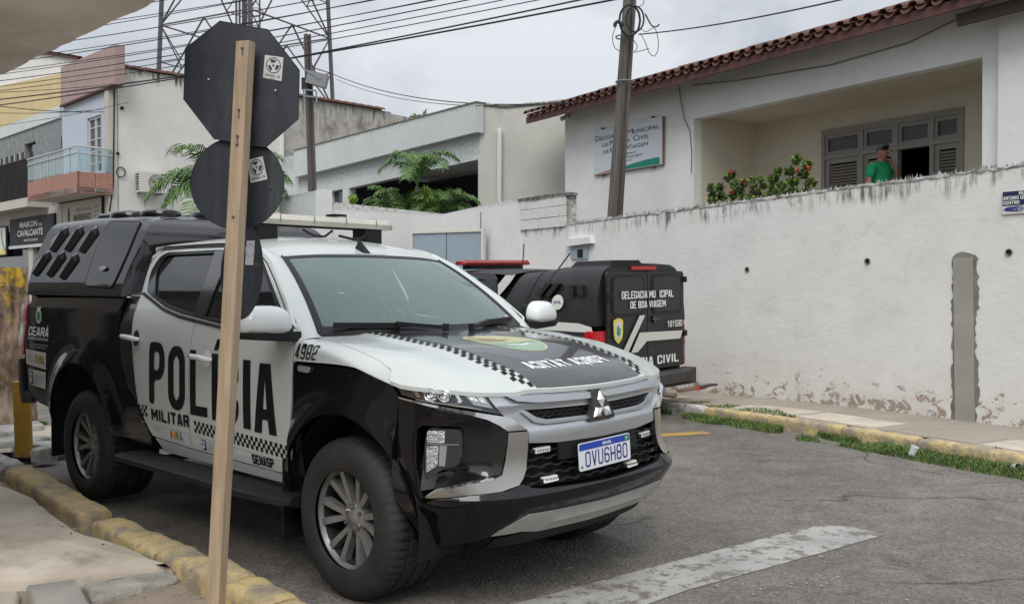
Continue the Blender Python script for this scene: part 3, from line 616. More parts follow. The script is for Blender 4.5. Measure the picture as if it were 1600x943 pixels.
def cup(px,py,lab,tip=0):
    p=ghit(px,py,0); m=MB(); m.lathe([(.0,0),(.026,0),(.036,.085),(.033,.085),(.024,.006)],16,'z'); o=m.build('plastic_cup','cup',None,angle=40,label=lab,category='cup'); o.location=(p.x,p.y,gz(p.x,p.y)+.03); o.rotation_euler=(tip,.3,0)
cup(1424,716,'clear plastic cup lying upright in the grass by the kerb',.2); cup(1582,736,'crushed plastic cup at the right end of the grass strip',1.3)

def lerp(a,b,t): return a+(b-a)*t
def sstep(a,b,x):
    t=max(0.0,min(1.0,(x-a)/(b-a))); return t*t*(3-2*t)
def tab(T,x):
    if T[0][0]>T[-1][0]: T=T[::-1]
    if x<=T[0][0]: return T[0][1]
    for (a,b),(c,d) in zip(T,T[1:]):
        if x<=c:
            return b+(d-b)*(x-a)/(c-a)
    return T[-1][1]
def stab(T,x):   # smooth (catmull) table
    if T[0][0]>T[-1][0]: T=T[::-1]
    if x<=T[0][0]: return T[0][1]
    if x>=T[-1][0]: return T[-1][1]
    for i in range(len(T)-1):
        if x<=T[i+1][0]:
            p0=T[max(i-1,0)];p1=T[i];p2=T[i+1];p3=T[min(i+2,len(T)-1)]
            h=p2[0]-p1[0]; t=(x-p1[0])/h
            m1=(p2[1]-p0[1])/(p2[0]-p0[0])*h; m2=(p3[1]-p1[1])/(p3[0]-p1[0])*h
            return (2*t**3-3*t*t+1)*p1[1]+(t**3-2*t*t+t)*m1+(-2*t**3+3*t*t)*p2[1]+(t**3-t*t)*m2
def catmull(pts,n=8):
    out=[]
    for i in range(len(pts)-1):
        p0=pts[max(i-1,0)];p1=pts[i];p2=pts[i+1];p3=pts[min(i+2,len(pts)-1)]
        for k in range(n):
            t=k/n
            out.append(tuple(.5*((2*b)+(-a+c)*t+(2*a-5*b+4*c-d)*t*t+(-a+3*b-3*c+d)*t**3) for a,b,c,d in zip(p0,p1,p2,p3)))
    out.append(tuple(pts[-1])); return out
_P=[(.85,0),(.842,.25),(.822,.45),(.778,.62),(.695,.755),(.55,.848),(.3,.893),(0,.905),(-1,.91),(-2.4,.91),(-3.5,.905),(-4.2,.885),(-4.40,.81),(-4.44,.5),(-4.45,0)]
PL=catmull([(.842,-.25)]+_P,8)[8:]
PS=[0.0]
for a,b in zip(PL,PL[1:]): PS.append(PS[-1]+math.hypot(b[0]-a[0],b[1]-a[1]))
PN=[]
for i in range(len(PL)):
    a=PL[max(i-1,0)];b=PL[min(i+1,len(PL)-1)]
    dx,dy=b[0]-a[0],b[1]-a[1]; l=math.hypot(dx,dy); PN.append((dy/l,-dx/l))
PN[0]=(1.0,0.0)
def plan(s):
    q=abs(s); sg=-1 if s<0 else 1
    lo=0;hi=len(PS)-1
    q=min(q,PS[-1]-1e-6)
    while hi-lo>1:
        m=(lo+hi)//2
        if PS[m]<=q: lo=m
        else: hi=m
    t=(q-PS[lo])/(PS[hi]-PS[lo])
    x=lerp(PL[lo][0],PL[hi][0],t);y=lerp(PL[lo][1],PL[hi][1],t)
    nx=lerp(PN[lo][0],PN[hi][0],t);ny=lerp(PN[lo][1],PN[hi][1],t)
    return x,y*sg,nx,ny*sg
def SX(x): # |s| of side x
    for i in range(1,len(PL)):
        if PL[i][0]<=x: 
            t=(PL[i-1][0]-x)/(PL[i-1][0]-PL[i][0]); return lerp(PS[i-1],PS[i],t)
def pdist(x,y):
    y=abs(y);b=9
    for i in range(0,60):
        ax,ay=PL[i];bx,by=PL[i+1]
        dx,dy=bx-ax,by-ay;t=max(0,min(1,((x-ax)*dx+(y-ay)*dy)/(dx*dx+dy*dy)))
        d=math.hypot(x-ax-dx*t,y-ay-dy*t)
        if d<b:b=d
    return b
SPT=[(0.2,-.14),(0.30,-.11),(0.45,-.055),(0.52,-.03),(.6,-.014),(.75,-.002),(.95,.0),(1.08,-.002),(1.2,-.012),(1.27,-.026),(1.32,-.042),(1.5,-.128),(1.66,-.215),(1.72,-.25),(1.77,-.30)]
FPT=[(.22,-.16),(.30,-.09),(.38,-.03),(.45,0),(.52,.014),(.58,.02),(.64,.0),(.72,-.015),(.85,-.018),(.95,-.03),(1.03,-.055),(1.1,-.09),(1.2,-.15)]
ZC=[(-.6,1.262),(-.35,1.25),(0,1.218),(.3,1.174),(.6,1.103),(.78,1.048),(.9,1.005)]
def hood(x,y,fo=.045):
    d=pdist(x,y)-fo*sstep(.25,.72,x) if (x>-.9) else .5
    q=sstep(-.4,.5,x); DR=.035+.065*q; DW=.08+.12*q
    k=min(1,max(0,1-max(0,d)/DW))
    z=stab(ZC,x)-DR*k*k*k*.6-DR*.4*k
    z+=.010*sstep(.58,.50,abs(y)+.06*max(0,x))-.012*sstep(.3,0,abs(y))*sstep(.6,0,x)
    z-=.02*(y/.9)**2
    return z
def zedge(s):
    x,y,nx,ny=plan(s); return hood(x,y)-.0
def W(s,z,off=0.0):
    x,y,nx,ny=plan(s); a=abs(s)
    w=sstep(.45,1.25,a)
    ze=hood(x,y) if x>-.45 else 99
    zz=min(z,ze)
    o=lerp(stab(FPT,zz),stab(SPT,zz),w)
    if z>ze:
        d=z-ze; px=x+nx*(o-d);py=y+ny*(o-d)
        return (px,py,max(hood(px,py),ze)+off)
    o+=off
    return (x+nx*o,y+ny*o,z)
def WV(s,z,off=0.0):
    """the nose of the car carried straight up past the bonnet edge"""
    x,y,nx,ny=plan(s); w=sstep(.45,1.25,abs(s)); o=lerp(stab(FPT,z),stab(SPT,z),w)+off
    return (x+nx*o,y+ny*o,z)
# ---------------- the police pickup ----------------
def side(sg): return lambda s,z,o: W(sg*s,z,o)
X=SX
TR=empty('police_pickup',(-.177,5.076,0),R(-43.39),label='black and white military police pickup with POLÍCIA on its doors, by the near kerb',category='pickup truck')
AF=(0,.40,.495); AR=(-3.05,.44,.525)      # wheel openings: x, z, radius
def upright(v): return -stab(SPT,v)-.012-.03*sstep(1.30,1.45,v) if v>1.10 else 0
def flare(u,v):
    x=plan(u)[0]; o=0
    for cx,cz,r in (AF,AR):
        d=math.hypot(x-cx,v-cz)-r
        if d<.3 and (v>.2): o=max(o,.038*sstep(.13,.02,d)+.006*sstep(.2,.1,d))
    return o
def arc(c,a0,a1,n=22,dr=0):
    return [(X(c[0]+(c[2]+dr)*math.cos(R(a0+(a1-a0)*i/n))),c[1]+(c[2]+dr)*math.sin(R(a0+(a1-a0)*i/n))) for i in range(n+1)]
def xs(L): return [(X(x),z) for x,z in L]
# underbody shell so that panel gaps read dark
sh=MB()
def shell(t0,t1,zs):
    n=60
    for sg in (-1,1):
        sh.grid(lambda i,j:W(sg*lerp(t0,t1,i),lerp(zs[0],zs[1],j),-.035),n,6)
shell(0.02,X(-.44),(.5,.93)) if False else None
sh.grid(lambda i,j:(lambda p:(p[0],p[1],p[2]))(W(-lerp(X(-.42),X(-2.5),i),lerp(.52,1.27,j),-.04)),20,5)
sh.grid(lambda i,j:W(lerp(X(-.42),X(-2.5),i),lerp(.52,1.27,j),-.04),20,5)
sh.grid(lambda i,j:W(-lerp(.5,1.06,i),lerp(.45,.93,j),-.09),14,5); sh.grid(lambda i,j:W(lerp(.5,1.06,i),lerp(.45,.93,j),-.09),14,5)
sh.box(-4.2,.55,-.62,.62,.42,.60); sh.box(-4.25,-2.5,-.74,.74,.58,1.40); sh.box(-.6,.40,-.60,.60,.5,.98); sh.box(.3,.7,-.5,.5,.45,.92)
sh.box(-2.5,-.5,-.80,.80,.46,.56)
sh.box(-.60,-.56,-.72,.72,.56,1.18); sh.box(-2.50,-2.46,-.72,.72,.56,1.60)
for sg in (-1,1):
    for (cx,cz,r) in (AF,AR):   # wheel well liner
        n=20; y0=.60*sg;y1=.875*sg
        for i in range(n):
            a=math.pi*i/n*1.16-.25; b=math.pi*(i+1)/n*1.16-.25; rr=r+.012
            sh.add([(cx+rr*math.cos(a),y0,cz+rr*math.sin(a)),(cx+rr*math.cos(b),y0,cz+rr*math.sin(b)),(cx+rr*math.cos(b),y1,cz+rr*math.sin(b)),(cx+rr*math.cos(a),y1,cz+rr*math.sin(a))],[(0,1,2,3)])
sh.build('chassis','shadow_black',TR,smooth=False,recalc=False)
ch=MB(); ch.tube([(-4.1,-.42,.46),(-2.6,-.42,.42),(.6,-.42,.42)],.05); ch.tube([(-4.1,.42,.46),(-2.6,.42,.42),(.6,.42,.42)],.05)
ch.tube([(-3.05,-.7,.40),(-3.05,.7,.40)],.055); ch.tube([(0,-.7,.37),(0,.7,.37)],.045); ch.lathe([(0,-.1),(.13,-.06),(.15,0),(.13,.06),(0,.1)],16,'x',(-3.05,0,.40))
ch.tube([(-4.0,-.3,.36),(-2.9,-.35,.40),(-1.5,-.2,.38)],.035); ch.box(.15,.62,-.34,.34,.33,.36); ch.box(.05,.45,.32,.60,.30,.40)
ch.build('underframe','steel_dark',TR)
# fenders
fb=xs([(-.425,.62),(-.425,1.112)])+[(1.85,1.113),(1.509,1.113),(1.295,1.087),(1.18,1.050),(1.142,1.008),(1.142,.56)]
lo=[p for p in arc(AF,-2,192)]
fb_poly=fb+[(X(AF[0]+AF[2]),.46)][:0]+lo
DS=[(1.182,.03),(1.25,.045),(1.333,.062),(1.5,.078),(1.659,.088),(1.8,.098),(1.93,.105)]
def seam(s_):   # where the bonnet meets the wing, seen from above
    x,y,nx,ny=plan(s_); ze=hood(x,y); w=sstep(.45,1.25,s_); o=lerp(stab(FPT,ze),stab(SPT,ze),w)-stab(DS,s_); return x+nx*o,y+ny*o
def lift(x): return .022*sstep(.0,.35,x)+.03*sstep(.35,.60,x)-.015*sstep(.68,.80,x)
def HP(x,y,o): return (x,y,hood(x,y,-.035)+.012*sstep(.0,.3,x)+o)
FSR=X(-.425)
def wing(sg):
    def f(i,j):
        s_=lerp(1.183,FSR,i); x,y,nx,ny=plan(s_); ze=hood(x,y); zl=min(stab([(1.18,1.060),(1.295,1.0965),(1.509,1.1225),(1.85,1.1225),(2.0,1.1215)],s_),ze+.004)
        w=sstep(.45,1.25,s_)
        if j<.4: z=lerp(zl,ze,j/.4); o=lerp(stab(FPT,z),stab(SPT,z),w); return (x+nx*o,(y+ny*o)*sg,z)
        d=stab(DS,s_)*(j-.4)/.6; o=lerp(stab(FPT,ze),stab(SPT,ze),w)-d; px,py=x+nx*o,y+ny*o
        return (px,py*sg,lerp(max(hood(px,py),ze),HP(px,py,0)[2]-.003,((j-.4)/.6)))
    return f
for sg in (-1,1):
    g=MB(); g.grid(wing(sg),44,14); fw=g.build('fender','paint_white',TR,angle=70)
    drape('lower_fender',[fb_poly],side(sg),'paint_black',TR,.04,.02,offfn=flare)
    ind=drape('indicator',[rnd([(X(-.37),1.075),(X(-.37),1.105),(X(-.27),1.10),(X(-.27),1.07)],.015)],side(sg),'lens_grey',fw,.05,.008,off=.012)
# hood
hl=[(-.33,.0),(-.335,.3),(-.36,.55),(-.395,.72)]
hs=[seam(q) for q in (1.91,1.85,1.8,1.73,1.659,1.58,1.5,1.42,1.333,1.27,1.22)]+[WV(a_,z_,.006)[:2] for a_,z_ in ((1.182,1.078),(1.11,1.07),(1.05,1.063),(.97,1.056),(.902,1.050),(.80,1.043),(.709,1.037),(.6,1.031),(.483,1.027),(.3,1.018),(.107,1.010),(0,1.008))]
hs=catmull(hs,5); half=hl+[(p[0],p[1]) for p in hs]
hp=half[1:-1]+[(half[-1][0],0)]+[(x,-y) for x,y in reversed(half[1:-1])]+[(-.33,0)]
hd=drape('hood',[hp],HP,'paint_white',TR,.04,.018)
by=lambda x: tab([(-.4,.435),(.2,.432),(.55,.43),(.72,.405),(.9,.375)],x)
NS=sorted((p[1],p[0]) for p in half[len(hl)+11:])
nose=lambda y: tab(NS,abs(y))-.005
bl=[(-.325+.0*y,y) for y in (-.30,0,.30)]
bpts=[(x,by(x)) for x in (-.325,-.1,.1,.3,.5,.6,.7)]
black=[(-.325,0)]+bpts+[(nose(by(.77)),by(.77))]+[(nose(y),y) for y in (.3,.2,.1,0,-.1,-.2,-.3)]+[(nose(by(.77)),-by(.77))]+[(x,-y) for x,y in reversed(bpts)]
drape('hood_wrap',[black],HP,'wrap_black',hd,.04,off=.0025).data
MT['wrap_black'].node_tree.nodes['Principled BSDF'].inputs['Coat Weight'].default_value=.8
ck=[]; CKS=[]
for sg in (-1,1):
    for i in range(46):
        x0=-.33+i*.0255; 
        for j in range(3):
            if (i+j)%2: continue
            y0=by(x0)+.004+j*.0255; y1=y0+.0255; x1=x0+.0255
            if x1>nose(y1)+.002: continue
            ck.append([(x0,y0*sg),(x1,y0*sg),(x1,y1*sg),(x0,y1*sg)])
    CKS.append(ck); ck=[]
def quads(ck):
    v=[];f=[]
    for q in ck: b=len(v); v+=q; f.append((b,b+1,b+2,b+3))
    return v,f

for ck in CKS: drape('checker_band',quads(ck),HP,'letter_black',hd,0,off=.003)
# mirrored lettering on the hood, readable in a mirror; bottom of the letters towards the nose
tx=block('FORÇA TÁTICA',0,0,.60,.095,gap=.14,a=.34,b=.22)
def HT(u,v,o): x=.675-v-.12*(u-.30)**2; y=.30-u+.0; return HP(x,y,o)
drape('lettering',fill2d(tx),lambda u,v,o:HT(u,v,o),'decal_white',hd,.05,off=.004)
def oval(cx,cy,rx,ry,n=40,p=2): return [(cx+rx*math.copysign(abs(math.cos(2*math.pi*i/n))**(2/p),math.cos(2*math.pi*i/n)),cy+ry*math.copysign(abs(math.sin(2*math.pi*i/n))**(2/p),math.sin(2*math.pi*i/n))) for i in range(n)]
drape('crest',[oval(.19,-.0,.245,.205)],HP,'decal_pale_yellow',hd,.05,off=.0035)
drape('crest_field',[[(x,y) for x,y in oval(.195,.0,.23,.19) if x>.23]],HP,'decal_pale_green',hd,.05,off=.0045)
drape('crest_star',[[(.11+.09*math.cos(R(36*i))*(1 if i%2==0 else .45),.0+.09*math.sin(R(36*i))*(1 if i%2==0 else .45)) for i in range(10)]],HP,'decal_brown',hd,.05,off=.005)
drape('crest_ribbon',[[(.28,-.08),(.305,-.08),(.32,0),(.305,.08),(.28,.08),(.295,0)]],HP,'decal_white',hd,.05,off=.0055)
# doors
def door_handle(par,xc,z,sg,back):
    m=MB(); 
    pts=[(xc-.105,z+.008),(xc-.10,z+.022),(xc+.06,z+.018),(xc+.105,z+.004),(xc+.11,z-.012),(xc+.06,z-.020),(xc-.10,z-.016)]
    S_=side(sg); HW_=[(-.112,.006,.006,.010),(-.104,.007,.030,.015),(-.06,.006,.040,.017),(.04,.002,.042,.017),(.09,-.004,.036,.016),(.112,-.008,.010,.011)]
    m.tube([S_(X(xc+a),z+b,o_) for a,b,o_,r_ in HW_],[r_ for a,b,o_,r_ in HW_],10); h=m.build('handle','white_gloss',par,angle=60)
    drape('handle_cup',[[(X(xc+.05)+.042*math.cos(R(t)),z+.0+.05*math.sin(R(t))) for t in range(0,360,20)]],side(sg),'trim_black' if back else 'white_gloss',h,.05,off=.0035)
def flat_band(sg,pts,z,w): pass
cr_=[]
for sg in (-1,1):
    S=side(sg)
    fd=drape('front_door',[rnd(xs([(-.432,1.236),(-.44,.95),(-.462,.70),(-.505,.53),(-1.50,.545),(-1.505,.85),(-1.475,1.286),(-1.3,1.272),(-1.17,1.258),(-.9,1.245),(-.6,1.24)]),[.01,0,0,.03,.01,0,.005,0,0,0,0])],S,'paint_white',TR,.06,.02)
    rd=drape('rear_door',[rnd(xs([(-1.515,.545),(-2.0,.565),(-2.10,.66),(-2.20,.78),(-2.33,.88),(-2.40,1.0),(-2.455,1.2),(-2.465,1.44),(-2.30,1.442),(-2.16,1.405),(-1.933,1.345),(-1.70,1.308),(-1.485,1.286),(-1.518,.85)]),0)],S,'paint_white',TR,.06,.02)
    drape('door_wrap',[xs([(-2.015,.58),(-2.16,.74),(-2.2,.877),(-2.252,1.124),(-2.30,1.31),(-2.325,1.435),(-2.460,1.435),(-2.452,1.2),(-2.398,1.0),(-2.328,.885),(-2.20,.785),(-2.10,.665)])],S,'wrap_black',rd,.06,off=.002)
    door_handle(fd,-1.33,1.09,sg,False); door_handle(rd,-2.25,1.17,sg,True)
    drape('rocker',[xs([(-.50,.472),(-.505,.522),(-1.50,.537),(-1.98,.556),(-1.92,.50),(-1.90,.475)])],S,'paint_white',TR,.06,.03,off=-.002)
    # cab side above the belt: frame with the window opening cut out
    outer=[(-.40,1.238),(-.62,1.425),(-.80,1.545),(-.95,1.645),(-1.12,1.715),(-1.35,1.748),(-1.6,1.76),(-2.0,1.764),(-2.36,1.76),(-2.45,1.70),(-2.55,1.44),(-2.47,1.448),(-2.32,1.45),(-2.16,1.413),(-1.933,1.353),(-1.70,1.316),(-1.48,1.295),(-1.17,1.266),(-.9,1.253),(-.6,1.248)]
    hole=rnd([(-.47,1.262),(-.60,1.262),(-.9,1.268),(-1.17,1.281),(-1.48,1.311),(-1.70,1.332),(-1.933,1.368),(-2.16,1.43),(-2.27,1.46),(-2.36,1.60),(-2.345,1.69),(-2.27,1.722),(-1.60,1.722),(-1.22,1.706),(-1.05,1.66),(-.80,1.495),(-.58,1.345)],.035,3)
    cs=drape('cab_side',[xs(outer),xs(hole)],S,'paint_white',TR,.05,.02)
    drape('window_trim',[xs(hole),xs(rnd([(-.62,1.285),(-.9,1.288),(-1.17,1.302),(-1.48,1.332),(-1.70,1.352),(-1.933,1.388),(-2.10,1.43),(-2.19,1.46),(-2.285,1.60),(-2.275,1.675),(-2.235,1.702),(-1.60,1.702),(-1.24,1.686),(-1.07,1.645),(-.83,1.485),(-.66,1.365)],.03,3))],S,'trim_black',cs,.05,.012,off=-.004)
    gl=drape('side_window',[xs([(-.50,1.27),(-.9,1.27),(-1.17,1.285),(-1.40,1.305),(-1.44,1.70),(-1.24,1.70),(-1.06,1.655),(-.80,1.49),(-.56,1.335)])],S,'glass_tint',TR,.06,off=-.018)
    gl=drape('side_window',[xs([(-1.56,1.325),(-1.70,1.335),(-1.933,1.37),(-2.12,1.425),(-2.24,1.46),(-2.30,1.6),(-2.28,1.71),(-1.62,1.715)])],S,'glass_tint',TR,.06,off=-.018)
    drape('pillar_trim',[xs([(-1.40,1.295),(-1.54,1.31),(-1.57,1.51),(-1.64,1.715),(-1.44,1.712),(-1.42,1.5)])],S,'plastic_gloss',cs,.05,.01,off=-.003)
    drape('corner_trim',[xs([(-2.12,1.42),(-2.28,1.455),(-2.37,1.60),(-2.35,1.70),(-2.26,1.72),(-2.30,1.66),(-2.25,1.56)])],S,'plastic_gloss',cs,.05,.01,off=-.001)
    drape('mirror_base',[rnd(xs([(-.47,1.262),(-.47,1.30),(-.60,1.37),(-.66,1.37),(-.63,1.27)]),.01)],S,'trim_black',cs,.05,.01,off=.004)
    drape('cab_wrap',[xs([(-2.327,1.455),(-2.40,1.60),(-2.44,1.70),(-2.52,1.55),(-2.548,1.445),(-2.46,1.452)])],S,'wrap_black',cs,.05,off=.003)
    # seam line above the side windows
    dr=MB(); dr.tube([W(sg*X(x),z,.001) for x,z in ((-.46,1.265),(-.62,1.40),(-.80,1.525),(-.97,1.628),(-1.12,1.695),(-1.35,1.728),(-1.6,1.739),(-2.0,1.743),(-2.33,1.738),(-2.41,1.68),(-2.44,1.60))],.0035,5); dr.build('door_seal','shadow_black',cs)
    # belt moulding
    be=MB(); be.tube([W(sg*X(x),z,.004) for x,z in ((-.50,1.254),(-.9,1.256),(-1.17,1.27),(-1.48,1.30),(-1.70,1.321),(-1.933,1.358),(-2.16,1.418),(-2.29,1.452))],.010,6); be.build('belt_moulding','trim_black',cs)
    # bed
    bp=[(-2.475,1.432),(-2.47,1.2),(-2.42,1.0),(-2.345,.885),(-2.22,.785),(-2.12,.66),(-2.03,.56),(-2.06,.50)]
    ar=arc(AR,8,176,26)
    rear=[(X(-3.58),.58),(X(-4.0),.62)]+[(X(-4.10)+.0,.66),(5.72,.88),(5.70,1.02),(5.655,1.37),(5.70,1.432)]
    bd=drape('bed_side',[xs(bp)+ar+rear],S,'paint_black',TR,.05,.02,offfn=lambda u,v:flare(u,v)+upright(v)*sstep(1.10,1.2,v)-.012*sstep(1.355,1.37,v))
    # bed front gap strip, rear corner
    tl=[(5.665,1.365),(5.71,1.02),(5.725,.965),(5.80,.96),(5.90,.97),(5.90,1.34),(5.82,1.365)]
    t_=drape('tail_light',[rnd(tl,.02)],S,'lens_red',TR,.05,.03,off=.006,offfn=lambda u,v:upright(v)*sstep(1.10,1.2,v))
    drape('tail_light_reverse',[rnd([(5.70,1.215),(5.715,1.03),(5.86,1.04),(5.86,1.21)],.02)],S,'lens_grey',t_,.05,.01,off=.012,offfn=lambda u,v:upright(v)*sstep(1.10,1.2,v))
    drape('rear_bumper',[rnd([(X(-3.98),.60),(5.70,.68),(5.735,.93),(6.0,.90),(6.6,.88),(6.6,.58),(5.9,.56)],.02)],S,'plastic_black',TR,.06,.03,off=.02)
    # mirror
    mr_=MB(); c=(-.50,1.04*sg,1.315)
    def mir(i,j,c=c,sg=sg):
        a=i*2*math.pi; b=(j-.5)*math.pi; p=3.2
        sq=lambda t:math.copysign(abs(t)**(2/p),t)
        x=.105*sq(math.cos(b))*sq(math.cos(a)) if math.cos(a)>0 else .025*sq(math.cos(b))*sq(math.cos(a))
        z=.088*sq(math.sin(b)) if b>0 else .060*sq(math.sin(b)); y=.135*sq(math.cos(b))*sq(math.sin(a))
        y*=1-.15*(z/.092 if z>0 else 0)
        return (c[0]+x*(1 if z<0 else 1-.25*(z/.088)**2)+.02*(y*sg)/.13*-1,c[1]+y,c[2]+z)
    mr_.grid(mir,28,14); mo=mr_.build('side_mirror','white_gloss',TR,angle=60)
    lw=MB(); lw.hexa([(-.60,.86*sg,1.215),(-.42,.86*sg,1.215),(-.42,1.12*sg,1.235),(-.56,1.13*sg,1.235)],[(-.60,.86*sg,1.27),(-.42,.86*sg,1.27),(-.41,1.15*sg,1.27),(-.56,1.16*sg,1.27)]); lw.build('mirror_foot','trim_black',mo,angle=50)
    gm=MB(); gm.box(-.535,-.528,min(.93*sg,1.15*sg),max(.93*sg,1.15*sg),1.27,1.38); gm.build('mirror_glass','lens_dark',mo)
    # running board
    st=MB(); prof=[(.86,.455),(1.03,.462),(1.07,.445),(1.075,.42),(1.03,.40),(.86,.405)]
    rows=[(-2.22,-.10,-.02),(-2.16,0,0),(-2.0,0,0),(-.62,0,0),(-.40,-.06,-.01),(-.36,-.10,-.01)]
    v=[];f=[]
    for (x,dy,dz) in rows:
        for (y,z) in prof: v.append((x,(y+(dy if y>.9 else 0))*sg,z+dz))
    k=len(prof)
    for i in range(len(rows)-1):
        for j in range(k): f.append((i*k+j,i*k+(j+1)%k,(i+1)*k+(j+1)%k,(i+1)*k+j))
    f.append(tuple(range(k))); f.append(tuple(range((len(rows)-1)*k,len(rows)*k)))
    st.add(v,f); so=st.build('running_board','plastic_black',TR,angle=40)
    for x in (-1.95,-1.2,-.6): br=MB(); br.bar((x,.5*sg,.43),(x,.95*sg,.42),.05,.04); br.build('step_bracket','steel_dark',so)
    # mud flaps
    mf=MB(); mf.box(-.50,-.485,min(.64*sg,.925*sg),max(.64*sg,.925*sg),.20,.62); mf.build('mud_flap','plastic_black',TR)
    mf=MB(); mf.box(-3.60,-3.585,min(.62*sg,.91*sg),max(.62*sg,.91*sg),.24,.66); mf.build('mud_flap','plastic_black',TR)
# lettering on the doors (right side reads rear to front, so u runs with x)
SR=lambda u,v,o: W(-X(u),v,o+((flare(X(u),v)+upright(v)*sstep(1.10,1.2,v)-.012*sstep(1.355,1.37,v)) if u<-3.3 else 0))
def side_text(name,ct,mt,par,off=.004,grid=.12): return drape(name,fill2d(ct) if not isinstance(ct,tuple) else ct,SR,mt,par,grid,off=off)
doors=[o for o in TR.children if o.name.startswith('front_door')]; FD=doors[0]; RD=[o for o in TR.children if o.name.startswith('rear_door')][0]
x_=[(-2.005,-1.795,'P'),(-1.755,-1.545,'O'),(-1.485,-1.265,'L'),(-1.21,-1.05,'Í'),(-1.08,-.96,'C'),(-.905,-.82,'I'),(-.785,-.575,'A')]
zt=lambda x: (tab([(-2.0,1.16),(-.6,1.09)],x),tab([(-2,.775),(-.6,.72)],x))
def letter(ch,x0,x1):
    t,b=zt((x0+x1)/2)
    out=[]
    for ct in glyph(ch,.33,.15,.26 if ch!='A' else .2):
        if ch in 'IÍ': ct=[((p-.5)/.33*1.0+.5 if ch=='I' else (p-.5)*.9/.33*.5+.5,q) for p,q in ct]
        out.append(rnd([(x0+p*(x1-x0),b+q*(t-b)) for p,q in ct],.04 if ch in 'PODC' else .004,3))
    return out
for par,chs in ((RD,[('P',-2.005,-1.80),('O',-1.755,-1.545)]),(FD,[('L',-1.485,-1.285),('Í',-1.275,-1.125),('C',-1.115,-.945),('I',-.90,-.825),('A',-.79,-.575)])):
    for ch_,a_,b_ in chs: side_text('letter',letter(ch_,a_,b_),'letter_black',par,.003)
side_text('lettering',block('MILITAR',-1.985,.668,-1.505,.742,gap=.14,a=.3,b=.2,slant=0),'letter_black',RD)
ckd=[]
def chk(x0,x1,zf,n=3,s=.0235):
    i=0;x=x0
    while x+s<=x1+1e-6:
        for j in range(n):
            if (i+j)%2==0: z0=zf(x)+j*s; ckd.append([(x,z0),(x+s,z0),(x+s,z0+s),(x,z0+s)])
        i+=1;x+=s
chk(-2.16,-2.03,lambda x:.682); side_text('checker_band',quads(ckd),'letter_black',RD,.003,0); ckd=[]
chk(-1.447,-.47,lambda x:tab([(-1.45,.648),(-.47,.612)],x)); side_text('checker_band',quads(ckd),'letter_black',FD,.003,0)
side_text('lettering',block('SENASP',-.838,.545,-.628,.598,gap=.12,a=.3,b=.2),'letter_black',FD)
side_text('fine_print',[[(-.80,.533),(-.60,.530),(-.60,.528),(-.80,.531)]],'decal_grey',FD)
side_text('pinstripe',[[(-2.13,.648),(-1.53,.630),(-1.53,.627),(-2.13,.645)]],'decal_grey',RD)
side_text('pinstripe',[[(-1.49,.629),(-.47,.593),(-.47,.590),(-1.49,.626)]],'decal_grey',FD)
side_text('pinstripe',[[(-1.53,.63),(-1.527,.63),(-1.517,.56),(-1.52,.56)]],'decal_grey',RD)
def brasil(par,x0,x1,z0,z1):
    cols=['decal_red','decal_yellow','decal_orange','decal_green','decal_yellow','decal_blue']
    w=(x1-x0)/6
    for i,(chh,cc) in enumerate(zip('BRASIL',cols)): side_text('lettering',[[(x0+w*(i+a*.9),z0+b*(z1-z0)) for a,b in ct] for ct in glyph(chh,.34,.2)] if chh!='I' else [[(x0+w*i+.002,z0),(x0+w*i+w*.6,z0),(x0+w*i+w*.6,z1),(x0+w*i+.002,z1)]],cc,par,.009 if par.name.startswith('bed') else .004)
brasil(RD,-1.755,-1.60,.583,.625)
side_text('fine_print',text2d_at if False else (lambda t:([(p[0]-1.755,p[1]+.634) for p in t[0]],t[1]))(text2d('GOVERNO FEDERAL',.15,.008)),'decal_grey',RD)
side_text('fine_print',(lambda t:([(p[0]-1.97,p[1]+.60) for p in t[0]],t[1]))(text2d('MINISTÉRIO DA\nJUSTIÇA E\nSEGURANÇA PÚBLICA',.17,.034,bold=.01)),'decal_grey',RD)
side_text('emblem_patch',[[(-1.385,.558),(-1.33,.556),(-1.33,.614),(-1.385,.616)]],'decal_blue',FD)
side_text('emblem_mark',block('FN',-1.378,.588,-1.337,.610,a=.3,b=.25)+block('SP',-1.378,.562,-1.337,.584,a=.3,b=.25),'decal_white',FD,.006)
side_text('fine_print',(lambda t:([(p[0]-1.315,p[1]+.562) for p in t[0]],t[1]))(text2d('FUNDO NACIONAL\nDE SEGURANÇA\nPÚBLICA',.13,.046,bold=.01)),'decal_grey',FD)
# number on the fender
FN=[o for o in TR.children if o.name.startswith('fender')][0]
side_text('lettering',[[(p*1.0,q) for p,q in ct] for ct in block('4982',-.415,1.135,-.235,1.200,gap=.30,a=.22,b=.13,slant=.2)],'letter_black',FN)
